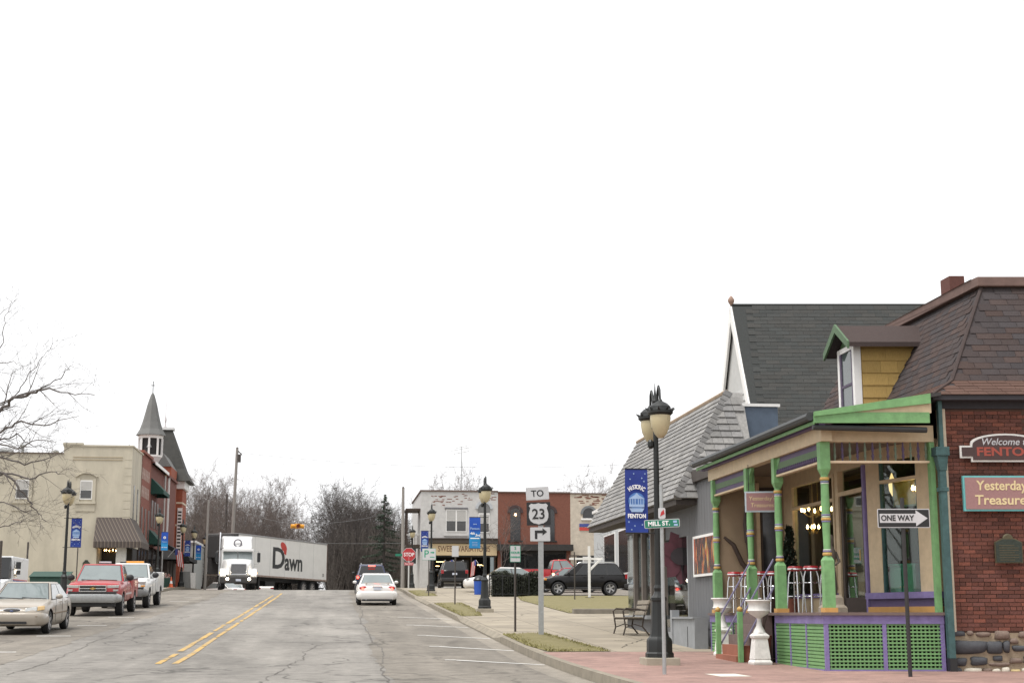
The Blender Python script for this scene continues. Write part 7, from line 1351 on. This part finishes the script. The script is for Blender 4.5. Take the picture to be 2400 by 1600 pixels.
# belfry (octagonal)
cu = at(352, 1060, YT - 8); sB, tB = st(cu.x, cu.y); bl = V3((tB + 13.2, sB - (sT - 6.5), 0)); YBf = YT - 8
bz = lambda v: zl(v, YBf) - hz; rr = 30 * YBf / 3507
m = MB(); m.lathe([(rr * .25, bz(1104)), (rr * .95, bz(1069))], 8, (bl.x, bl.y, 0)); m.build('belfry_base', pm('belfry_white', (.60, .60, .60), .7), hall)
m = MB(); m.lathe([(rr * .95, bz(1071)), (rr * .95, bz(1067))], 8, (bl.x, bl.y, 0)); m.build('belfry_floor', WHITE, hall)
m = MB(); m.lathe([(rr * .95, bz(1028)), (rr * 1.0, bz(1021))], 8, (bl.x, bl.y, 0)); m.build('belfry_cornice', WHITE, hall)
for k in range(8): q = math.pi / 8 * 0 + k * math.pi / 4; m = MB(); x, y = bl.x + rr * .9 * math.cos(q), bl.y + rr * .9 * math.sin(q); m.box(x - .075, x + .075, y - .075, y + .075, bz(1068), bz(1027)); m.build('belfry_post', WHITE, hall)
m = MB(); m.lathe([(rr * .8, bz(1067)), (rr * .8, bz(1028))], 8, (bl.x, bl.y, 0)); m.build('belfry_screen', pm('belfry_dark', (.03, .028, .028), .9), hall)
m = MB(); m.lathe([(.22, bz(1050)), (.15, bz(1046)), (.05, bz(1040))], 12, (bl.x, bl.y - rr * .78, 0)); m.build('bell', pm('bell_grey', (.3, .3, .3), .4), hall)
prof = [(rr * 1.18, bz(1021)), (rr * 1.14, bz(1018)), (rr * .9, bz(1006)), (rr * .72, bz(990)), (rr * .55, bz(970)), (rr * .40, bz(950)), (rr * .25, bz(935)), (rr * .14, bz(925)), (.02, bz(919))]
m = MB(); m.lathe(prof, 8, (bl.x, bl.y, 0)); sp_ = m.build('spire', SLT, hall); m = MB(); m.tube([(bl.x, bl.y, bz(921)), (bl.x, bl.y, bz(893))], .035, 6); m.tube([(bl.x - .18, bl.y, bz(903)), (bl.x + .18, bl.y, bz(903))], .03, 6); m.build('cross', BLACK, sp_)
m = MB(); m.add([(-9, 0, 7.0), (-3.0, 0, 7.0), (-6, 0, 9.4), (-9, 12, 7), (-3, 12, 7), (-6, 12, 9.4)], [(0, 1, 2), (5, 4, 3), (1, 4, 5, 2), (2, 5, 3, 0), (0, 3, 4, 1)]); m.build('hall_roof', SLT, hall)
m = MB(); gx0 = hzv(1104); m.add([(-3.4, 1.5, hzv(1106)), (-.5, 1.5, hzv(1106)), (-3.4, 1.5, hzv(1076)), (-1.2, 1.5, hzv(1076)), (-3.4, 6.4, hzv(1106)), (-.5, 6.4, hzv(1106)), (-3.4, 6.4, hzv(1076)), (-1.2, 6.4, hzv(1076))], [(0, 1, 3, 2), (4, 6, 7, 5), (1, 5, 7, 3), (2, 3, 7, 6), (0, 4, 5, 1), (0, 2, 6, 4)]); m.build('porch_roof', SLT, hall); pbox(hall, 'porch_wall', HB, -3.4, -.5, 1.6, 6.4, 0, hzv(1106))
# further shops to the crossroads
b, L, H_ = row('dark_timber_shop', 'low dark timber shopfront with deep black awning on the left street', 402, 425, 1225, DKP, s0=sT + 4.0) if False else (None, 0, 0)
b = frame('black_awning_shop', 'low shop with wide black awning below the church tower', 'shop', s_at(385, TL + .3), TL + .3, z0); pbox(b, 'wall', WOOD, -3, -.0, 0, 7, 0, 3.3); awn(b, .2, 6.8, 3.4, 2.4, 1.7, pm('black_awning', (.012, .012, .013), .8)); front(b, 7)
b = frame('far_grey_building', 'far pale grey building end beyond the left shops', 'building', 137, -15.6, 0); pbox(b, 'wall', pm('far_grey_wall', (.34, .35, .34), .85), -6, 3.0, 0, 10, 0, 4.6); pbox(b, 'coping', WHITE, -6, 3.1, -.1, 10, 4.6, 4.8)
for x in (-.8, .3, 1.4): pbox(b, 'window', pm('dark_pane', (.03, .03, .032)), x, x + .6, -.03, 0, 2.2, 3.8)
# pavement clutter on the left
p = at(380, 1372, 98); s_, t_ = st(p.x, p.y); t = thing('planter_box', 'dark green planter box with red flowers on the left pavement', 'planter', R(101, -11.6, .15), A); pbox(t, 'box', GSK, -.8, .8, -.35, .35, 0, .62, .02); mm = MB(); k = random.Random(2)
for i in range(260): c = V3((k.uniform(-.75, .75), k.uniform(-.3, .3), .6 + abs(k.gauss(0, .13)))); a = V3((k.gauss(0, 1), k.gauss(0, 1), k.gauss(0, 1))).normalized() * .09; q = a.orthogonal().normalized() * .05; mm.add([c - q, c + q, c + a], [(0, 1, 2)])
mm.build('flowers', pm('mixed_flowers', (.35, .10, .07), .8, .4, 5, rnd=.6, col2=(.35, .33, .3)), t, fix=False)
t = thing('traffic_cone', 'orange traffic cone by the green planter box', 'cone', R(100.5, -10.7, .15)); pbox(t, 'foot', pm('cone_orange', (.6, .12, .04), .6), -.2, .2, -.2, .2, 0, .04); m = MB(); m.lathe([(.14, .04), (.1, .25)], 12); m.lathe([(.07, .42), (.03, .7)], 12); m.build('cone', pm('cone_orange', (.6, .12, .04), .6), t, smooth=50); m = MB(); m.lathe([(.1, .25), (.07, .42)], 12); m.build('reflective_band', WHITE, t, smooth=50)
for u, lb in ((432, 'grey sandwich board on the left pavement by the flag'), (445, 'pale leaning sandwich board on the left pavement')):
    t = thing('sandwich_board', lb, 'sign', R(s_at(u, -10.9), -10.9, .15), A); 
    for sg in (-1, 1): m = MB(); m.hexa([(-.35, sg * .3 - .02, 0), (.35, sg * .3 - .02, 0), (.35, sg * .3 + .02, 0), (-.35, sg * .3 + .02, 0), (-.3, sg * .05 - .02, 1.25), (.3, sg * .05 - .02, 1.25), (.3, sg * .05 + .02, 1.25), (-.3, sg * .05 + .02, 1.25)]); m.build('leaf', pm('board_grey', (.2, .2, .19), .7) if u < 440 else WHITEOLD, t)
def flag(label, s, tt, z, rx):
    t = thing('flag', label, 'flag', R(s, tt, z), A); m = MB(); m.tube([(0, 0, 0), (rx * .8, 0, -1.4)], .02, 6) if False else m.tube([(-rx * .5, 0, -.6), (0, 0, 0)], .02, 6); m.build('staff', WHITE, t)
    for i in range(7): mm = MB(); x0 = rx * (.02 + i * .07); mm.add([(x0, .01 * math.sin(i), -i * .03), (x0 + rx * .07, .02, -i * .03 - .03), (x0 + rx * .25, .03, -1.25 - i * .02), (x0 + rx * .18, .0, -1.22 - i * .02)], [(0, 1, 2, 3)]); mm.add([(x0, .012 + .01 * math.sin(i), -i * .03), (x0 + rx * .07, .022, -i * .03 - .03), (x0 + rx * .25, .032, -1.25 - i * .02), (x0 + rx * .18, .002, -1.22 - i * .02)], [(3, 2, 1, 0)]); mm.build('stripe', pm('flag_red', (.5, .05, .04)) if i % 2 == 0 else WHITE, t)
    m = MB(); m.box(rx * .0 if rx > 0 else rx * .2, rx * .2 if rx > 0 else 0, -.012, -.004, -.45, -.02); m.build('canton', pm('flag_blue', (.05, .07, .25)), t)
flag('striped flag hanging on the left pavement under the dark awning', s_at(404, -11.6), -11.6, 3.0, 1.0); flag('striped flag left of the sweet shop door', ST0 - .6, 6.95 + 2.6, 2.6, -.9); flag('red and white flag right of the sweet shop door', ST0 - .6, 6.95 + 4.5, 2.6, -.7)
# ================================================================== poles, wires, signal
PW = pm('weathered_pole', (.26, .24, .22), .9, .2, 6, stretch=(8, 8, .5)); PWD = pm('dark_pole', (.06, .05, .045), .9, .2)
def upole(u, vt, Y, label, r=.13, mt=PW, lean=0, cross=False, name='utility_pole'):
    p = at(u, vt, Y); s_, t_ = st(p.x, p.y); g = R(s_, t_, -.1); h_ = p.z - g.z; t = thing(name, label, 'pole', g, A); m = MB(); m.tube([(-lean, 0, 0), (0, 0, h_)], [r, r * .7], 10); m.build('shaft', mt, t, smooth=50)
    if cross: m = MB(); m.tube([(.05, 0, h_ - .2), (.45, 0, h_ - .6)], .05, 6); m.lathe([(.14, -.35), (.14, .35)], 8, (.22, -.1, h_ - .9)); m.build('fitting', PWD, t)
    m = MB(); m.lathe([(r * .75, h_), (r * .3, h_ + .1)], 8); m.build('cap', PWD, t); return p
pA_ = upole(556, 1050, 130, 'tall weathered utility pole with fitting behind the truck cab', .17, PW, .25, True); pB_ = upole(945, 1143, 112, 'grey utility pole beside the stop sign', .15, PW, -.05)
upole(489, 1170, 118, 'bare wooden pole left of the truck', .11, PW, .05); upole(532, 1158, 150, 'short dark pole stub behind the truck', .16, PWD); upole(388, 940, 116, 'slender white flagpole in front of the brick hall', .05, WHITE, .0, False, 'flagpole') if False else None
p = at(388, 1115, 112); s_, t_ = st(p.x, p.y); g = R(s_, t_, .1); t = thing('flagpole', 'slender pale flagpole in front of the dark brick shop', 'pole', g, A); post(t, p.z - g.z, .06, pm('pale_pole', (.5, .49, .47), .6), 8, y=0, name='shaft'); m = MB(); m.lathe([(.09, 0), (.02, .1)], 8, (0, 0, p.z - g.z)); m.build('finial', GOLD, t)
WIRE = pm('wire', (.10, .10, .10), .6)
def wire(a, b, sag, label, r=.013):
    t = thing('overhead_wire', label, 'wire', a); m = MB(); m.tube([(b - a) * (i / 16) + V3((0, 0, -sag * 4 * (i / 16) * (1 - i / 16))) for i in range(17)], r, 5); m.build('cable', WIRE, t)
wire(at(556, 1060, 130), at(1470, 1088, 125), .7, 'thin overhead wire from the tall pole across to the right'); wA, wB = at(700, 1264, 114), at(945, 1272, 112); wire(at(500, 1258, 118), at(945, 1272, 112), .2, 'low overhead wire behind the trailer', .014)
wC = at(697, 1225, 112); wire(at(556, 1190, 130), wC, .3, 'signal span wire left of the flashing signal', .014); wire(wC, at(945, 1190, 112), .4, 'signal span wire right of the flashing signal', .014)
t = thing('flashing_signal', 'yellow four way flashing signal hung above the trailer', 'signal', at(697, 1231, 112)); YS = pm('signal_yellow', (.62, .28, .02), .5, .15)
m = MB(); m.box(-.17, .17, -.17, .17, -.22, .14); m.build('housing', YS, t, bevel=.02)
for k in range(4): q = k * math.pi / 2 + .3; m = MB(); m.tube([(math.cos(q) * .15, math.sin(q) * .15, -.04), (math.cos(q) * .5, math.sin(q) * .5, -.06)], [.15, .165], 12, cap=False); o = m.build('visor', YS, t); m = MB(); m.tube([(math.cos(q) * .16, math.sin(q) * .16, -.04), (math.cos(q) * .2, math.sin(q) * .2, -.04)], .14, 12); m.build('lens', pm('signal_lens', (.3, .05, .03), .2), o)
m = MB(); m.tube([(0, 0, .14), (0, 0, .3)], .02, 6); m.build('hanger', BLACK, t)
pa = at(1081, 1145, 128); t = thing('tv_antenna', 'tall roof aerial above the white brick shop', 'antenna', pa); h_ = at(1081, 1045, 128).z - pa.z; m = MB(); m.tube([(0, 0, -.3), (0, 0, h_)], [.05, .03], 6); m.build('mast', STEEL, t)
for i, (z, w_) in enumerate(((h_ - .1, .5), (h_ - .3, .9), (h_ - .6, .7))): m = MB(); m.tube([(-w_, 0, z - .12 * w_), (w_, 0, z + .25 * w_)], .035, 5); m.build('element', STEEL, t)
# ================================================================== trees
BARK = pm('grey_bark', (.085, .072, .066), .95, .25, 8); TWIG = pm('winter_twig', (.118, .094, .083), .95, .2, .15); BARKD = pm('dark_bark', (.05, .042, .038), .95, .2)
def bare_tree(seed, H, spread=.42, levels=5, up=.35, trunk=.3, nmain=7, twig_r=.012, first=.25, droop=0., seglen=4):
    rg = random.Random(seed); tm = MB(); cm = MB()
    def grow(p, d, L, r, lv, m):
        n = seglen; pts = [p.copy()]; rs = [r]; q = p.copy(); dd = d.copy()
        for i in range(n):
            w_ = V3((rg.gauss(0, 1), rg.gauss(0, 1), rg.gauss(0, .7))) * (.13 if lv < 2 else .2); dd = (dd + w_ + V3((0, 0, up * (.25 if lv < 3 else .1) - droop * lv * .1))).normalized(); q = q + dd * (L / n); pts.append(q.copy()); rs.append(max(twig_r * .5, r * (1 - .62 * (i + 1) / n)))
        m.tube(pts, rs, 6 if lv == 0 else (4 if lv < 3 else 3), cap=False)
        if lv >= levels: return
        k = nmain if lv == 0 else (rg.randint(4, 6) if lv < 2 else rg.randint(3, 5))
        for j in range(k):
            f = (first + (1 - first) * (j + rg.random() * .8) / k) if lv == 0 else (.2 + .8 * (j + rg.random()) / k); f = min(f, .99); i = min(int(f * n), n - 1); b = pts[i].lerp(pts[i + 1], f * n - i); base = (pts[i + 1] - pts[i]).normalized()
            ax = V3((rg.gauss(0, 1), rg.gauss(0, 1), rg.gauss(0, 1))).normalized(); side = base.cross(ax).normalized(); an = rg.uniform(.45, 1.0) * (1.15 if lv == 0 else 1) * (spread / .42)
            nd = (base * math.cos(an) + side * math.sin(an)).normalized(); rr = rs[i] + (rs[i + 1] - rs[i]) * (f * n - i)
            grow(b, nd, L * (rg.uniform(.42, .62) if lv == 0 else rg.uniform(.45, .7)), max(twig_r, rr * rg.uniform(.45, .65)), lv + 1, cm)
    grow(V3((0, 0, 0)), V3((0, 0, 1)), H * .72, trunk, 0, tm); return tm, cm
def tree_thing(name, label, tm, cm, loc, rz=0, group=None, sc=1, bark=BARK, twig=TWIG):
    t = thing(name, label, 'tree', loc, rz, group); t.scale = (sc, sc, sc); tm.build('trunk', bark, t, smooth=60, fix=False); cm.build('crown', twig, t, fix=False); return t
protos = []
for sd_ in (11, 12, 13, 14): tm, cm = bare_tree(sd_, 12, .46, 5, .28, .22, 10, .012, .16, 0, 3); protos.append((tm.mesh('trunk', BARK, fix=False), cm.mesh('crown', TWIG, fix=False)))
DKT = pm('dark_winter_twig', (.062, .052, .047), .95, .2, .15)
PH = [sorted(v.co.z for v in b_.vertices)[int(len(b_.vertices) * .985)] for a_, b_ in protos]
def put_tree(k, loc, sc, rz, label, group, wide=1.0):
    t = thing('bare_tree', label, 'tree', loc, rz, group); t.scale = (sc * wide, sc * wide, sc); 
    for o_ in (put('trunk', protos[k][0], t), put('crown', protos[k][1], t)):
        if 'dark clump' in label: o_.material_slots[0].link = 'OBJECT'; o_.material_slots[0].material = DKT
    return t
rg = random.Random(33)
RAISE = 12
def grove(items, label, group, wide=.66):
    for (u, v, Y) in items:
        p = at(u, v - RAISE, Y); s_, t_ = st(p.x, p.y); g = R(s_, t_, -.3); h_ = p.z - g.z; k = rg.randrange(4); put_tree(k, g, h_ / PH[k], rg.uniform(0, 6.28), label, group, wide)
grove([(452, 1138, 165), (475, 1130, 175), (502, 1114, 168), (520, 1180, 190), (545, 1192, 172), (575, 1182, 185), (606, 1128, 180), (628, 1155, 200), (655, 1190, 190), (676, 1205, 205), (698, 1222, 195), (716, 1240, 215), (440, 1165, 150), (590, 1180, 160), (640, 1195, 165), (490, 1170, 155), (560, 1185, 150), (684, 1228, 170), (463, 1150, 158), (488, 1142, 182), (512, 1160, 176), (534, 1188, 160), (562, 1190, 178), (590, 1168, 172), (618, 1148, 188), (644, 1180, 176), (664, 1200, 160), (436, 1155, 172), (598, 1192, 148), (520, 1200, 146)], 'leafless tree in the grey wood behind the truck', 'leafless trees behind the truck')
grove([(786, 1170, 170), (800, 1146, 180), (822, 1150, 165), (838, 1170, 175), (862, 1200, 185), (884, 1190, 170), (925, 1195, 175), (940, 1210, 160), (790, 1200, 150), (806, 1190, 152), (830, 1185, 155), (860, 1200, 150), (890, 1200, 160), (910, 1205, 150), (845, 1215, 145), (810, 1165, 160), (826, 1172, 185), (848, 1188, 168), (872, 1204, 160), (915, 1200, 185), (934, 1205, 170), (795, 1182, 158)], 'leafless tree in the dark clump between the trailer and the stop sign', 'leafless trees between trailer and stop sign', .74)
for u, v, Y, lb in ((1035, 1142, 150, 'leafless tree top behind the white shop roof, left of the aerial'), (1075, 1122, 160, 'leafless tree top behind the white shop roof at the foot of the aerial'), (1105, 1120, 150, 'leafless tree top behind the white shop roof, right of the aerial'), (1340, 1142, 150, 'leafless tree top behind the joint of the brick and cream shops'), (1385, 1126, 155, 'leafless tree top behind the middle of the cream shop roof'), (1432, 1120, 150, 'leafless tree top beside the edge of the shake roof')):
    grove([(u, v, Y)], lb, 'leafless trees behind the brick shops')
# low scrub under the woods: one uncountable mass
def scrub(name, u0, u1, Y, n, hmin, hmax, label, seed):
    rg = random.Random(seed); m = MB()
    for i in range(n):
        u = rg.uniform(u0, u1); y = Y + rg.uniform(-12, 25); p = at(u, 1400, y); s_, t_ = st(p.x, p.y); b = R(s_, t_, -.3); h_ = rg.uniform(hmin, hmax); e = b + V3((rg.gauss(0, .6), rg.gauss(0, .6), h_)); mid = b.lerp(e, .5) + V3((rg.gauss(0, .3), rg.gauss(0, .3), 0)); m.tube([b, mid, e], [.035, .022, .008], 3, cap=False)
        for k in range(5): f = rg.uniform(.3, .9); c = b.lerp(e, f); m.tube([c, c + V3((rg.gauss(0, .5), rg.gauss(0, .5), rg.uniform(.2, 1.0)))], [.014, .006], 3, cap=False)
    o = m.build(name, pm('scrub_stem', (.085, .072, .062), .95, .3, .3), None, fix=False); tag(o, label, 'scrub', kind='stuff')
scrub('winter_scrub', 430, 722, 165, 3800, 2.5, 6.5, 'tangled grey brown scrub under the leafless wood behind the truck', 3); scrub('winter_scrub', 772, 955, 155, 3600, 3, 7.5, 'tangled dark scrub between the trailer and the stop sign', 4)
# rising wooded bank behind
m = MB()
for i in range(60):
    for j in range(6):
        u = 380 + i * 11; p = at(u, 1400, 190 + j * 12); s_, t_ = st(p.x, p.y); h_ = (0, 1.5, 3.2, 4.6, 5.2, 5.4)[j] * (.8 + .25 * math.sin(i * .35)); m.v.append(R(s_, t_, h_ - .6))
for i in range(59):
    for j in range(5): a = i * 6 + j; m.f.append((a, a + 6, a + 7, a + 1))
o = m.build('wooded_bank', pm('leaf_litter', (.075, .062, .05), .95, .3, .5, bump=.5, bscale=6), smooth=180); o['kind'] = 'structure'
# spruce
p = at(902, 1158, 138); s_, t_ = st(p.x, p.y); g = R(s_, t_, -.2); Hs = p.z - g.z; t = thing('spruce_tree', 'dark green spruce standing among the leafless trees', 'tree', g); m = MB(); m.tube([(0, 0, 0), (0, 0, Hs)], [.2, .03], 7); m.build('trunk', BARKD, t); m = MB(); rg = random.Random(8)
for i in range(int(Hs * 9)):
    z = Hs * (1 - (i / (Hs * 9)) ** .85 * .88); rad = (Hs - z) * .36 + .2; q = rg.uniform(0, 6.28); L = rad * rg.uniform(.7, 1.1); d = V3((math.cos(q), math.sin(q), -.25)); b = V3((0, 0, z)); e = b + d * L + V3((0, 0, .12 * L)); m.tube([b, e], [.03, .01], 3, cap=False)
    for k in range(34):
        f = rg.uniform(.15, 1); c = b.lerp(e, f); a = V3((rg.gauss(0, .5), rg.gauss(0, .5), -.5 + rg.gauss(0, .25))).normalized() * rg.uniform(.15, .32); w_ = a.orthogonal().normalized() * .045; m.add([c - w_, c + w_, c + a], [(0, 1, 2)])
m.build('crown', EVG, t, fix=False)
# the street tree at the left edge: limbs swept in towards the street
p = at(-190, 1400, 46); s_, t_ = st(p.x, p.y); base = R(s_, t_, .1); TK = pm('near_twig', (.11, .097, .092), .9, .2)
def street_tree():
    rg = random.Random(41); t = thing('street_tree', 'leafless street tree reaching in from the left edge of the picture', 'tree', base)
    tm = MB(); tr_pts = [V3((0, 0, -.2)), V3((.05, .05, 1.2)), V3((.0, .1, 2.6)), V3((.1, 0, 4.4)), V3((.0, .1, 6.4)), V3((.1, 0, 8.6))]; tm.tube(tr_pts, [.26, .2, .18, .15, .1, .04], 9); tm.build('trunk', BARKD, t, smooth=60, fix=False)
    cm = MB()
    def shoot(b, d, L, r, lv):
        pts, rs, q, dd = [b], [r], b.copy(), d.normalized(); n = 5 if lv < 2 else 4
        for i in range(n):
            dd = (dd + V3((rg.gauss(0, .11), rg.gauss(0, .11), rg.gauss(0, .10) + (.05 if lv < 2 else .0)))).normalized(); q = q + dd * L / n; pts.append(q.copy()); rs.append(max(.0028, r * (1 - .75 * (i + 1) / n)))
        cm.tube(pts, rs, 4 if lv < 2 else 3, cap=False)
        if lv < 4:
            for j in range((4, 4, 3, 2)[lv]):
                f = .15 + .8 * (j + rg.random()) / (4, 4, 3, 2)[lv]; i = min(int(f * n), n - 1); c = pts[i].lerp(pts[i + 1], f * n - i); bd = (pts[i + 1] - pts[i]).normalized(); sd = bd.cross(V3((rg.gauss(0, 1), rg.gauss(0, 1), rg.gauss(0, 1)))).normalized(); an = rg.uniform(.35, .85); shoot(c, bd * math.cos(an) + sd * math.sin(an), L * rg.uniform(.4, .75), max(.0034, rs[i] * .55), lv + 1)
    def limb(pix, Y0, Y1, r0):
        pts = []; n = len(pix)
        for i, (u, v) in enumerate(pix): pts.append(at(u, v, Y0 + (Y1 - Y0) * i / (n - 1)) - base)
        z = max(.8, min(pts[0].z - 1.2, 8)); pts = [V3((.03, .05, z))] + pts; n += 1; rs = [r0 * (1 - .85 * i / (n - 1)) for i in range(n)]
        fine, fr_ = [], []
        for i in range(n - 1):
            for k in range(4): fine.append(pts[i].lerp(pts[i + 1], k / 4) + V3((rg.gauss(0, .025), rg.gauss(0, .05), rg.gauss(0, .025)))); fr_.append(rs[i] + (rs[i + 1] - rs[i]) * k / 4)
        fine.append(pts[-1]); fr_.append(rs[-1]); cm.tube(fine, fr_, 6, cap=False); m = len(fine)
        for i in range(3, m - 1):
            for _ in range(1 if rg.random() < .5 else 0):
                bd = (fine[i + 1] - fine[i]).normalized(); sd = bd.cross(V3((rg.gauss(0, .4), rg.gauss(0, 1), rg.gauss(0, .4)))).normalized(); an = rg.uniform(.4, .9); shoot(fine[i], bd * math.cos(an) + sd * math.sin(an), rg.uniform(.6, 1.7) * (1.15 - .6 * i / m), max(.006, fr_[i] * .5), 2 if rg.random() < .7 else 1)
    limb([(-60, 1000), (0, 962), (33, 933), (84, 917), (112, 911), (158, 921), (222, 926)], 46, 44, .075)
    limb([(30, 934), (54, 898), (80, 865), (110, 825), (140, 790)], 45.8, 45, .022); limb([(97, 910), (143, 888), (160, 862), (176, 845)], 45, 44.5, .025)
    limb([(-80, 900), (-20, 860), (5, 800), (12, 740), (40, 700)], 46.5, 47, .028); limb([(-70, 860), (-10, 848), (30, 850), (48, 852)], 46, 45.5, .03); limb([(-90, 800), (-30, 760), (20, 720), (35, 700)], 47, 48, .02)
    limb([(-60, 1040), (0, 1010), (50, 985), (100, 1000), (140, 985), (185, 975)], 45.5, 44, .05); limb([(-60, 1090), (0, 1070), (60, 1085), (110, 1075), (170, 1045)], 46, 45, .05)
    limb([(-60, 1095), (0, 1105), (33, 1128), (61, 1164), (85, 1195), (108, 1220)], 45.5, 45, .055); limb([(-60, 1130), (10, 1110), (70, 1120), (120, 1105), (150, 1110)], 46, 44.5, .05); limb([(-50, 1180), (10, 1175), (60, 1200), (90, 1190)], 45.5, 45, .035); limb([(-50, 1240), (10, 1235), (50, 1222), (64, 1220)], 45.5, 45, .03)
    limb([(-60, 1060), (-10, 1040), (40, 1050), (90, 1030), (130, 1035)], 45, 43.5, .045); limb([(-60, 1010), (0, 1030), (40, 1020), (80, 1045), (120, 1050)], 46, 46.5, .04)
    limb([(-260, 1000), (-330, 940), (-420, 900), (-500, 860)], 46, 47, .08); limb([(-250, 900), (-300, 800), (-360, 720)], 46, 45, .06); limb([(-200, 900), (-190, 760), (-150, 640)], 46, 47.5, .06); limb([(-260, 1080), (-350, 1040), (-440, 1050)], 46, 44, .06)
    cm.build('crown', TK, t, fix=False)
street_tree()
# sapling in front of the shops
p = at(1180, 1385, 104); s_, t_ = st(p.x, p.y); tm, cm = bare_tree(9, 5.2, .4, 3, .4, .05, 7, .01, .3); tree_thing('young_tree', 'young leafless tree in front of the white and brick shops', tm, cm, R(s_, t_, .15), 1.0)
p = at(1420, 1385, 100); s_, t_ = st(p.x, p.y); tm, cm = bare_tree(19, 5.6, .5, 3, .3, .06, 7, .01, .3); tree_thing('young_tree', 'young leafless tree in front of the cream brick shop', tm, cm, R(s_, t_, .15), 2.0)
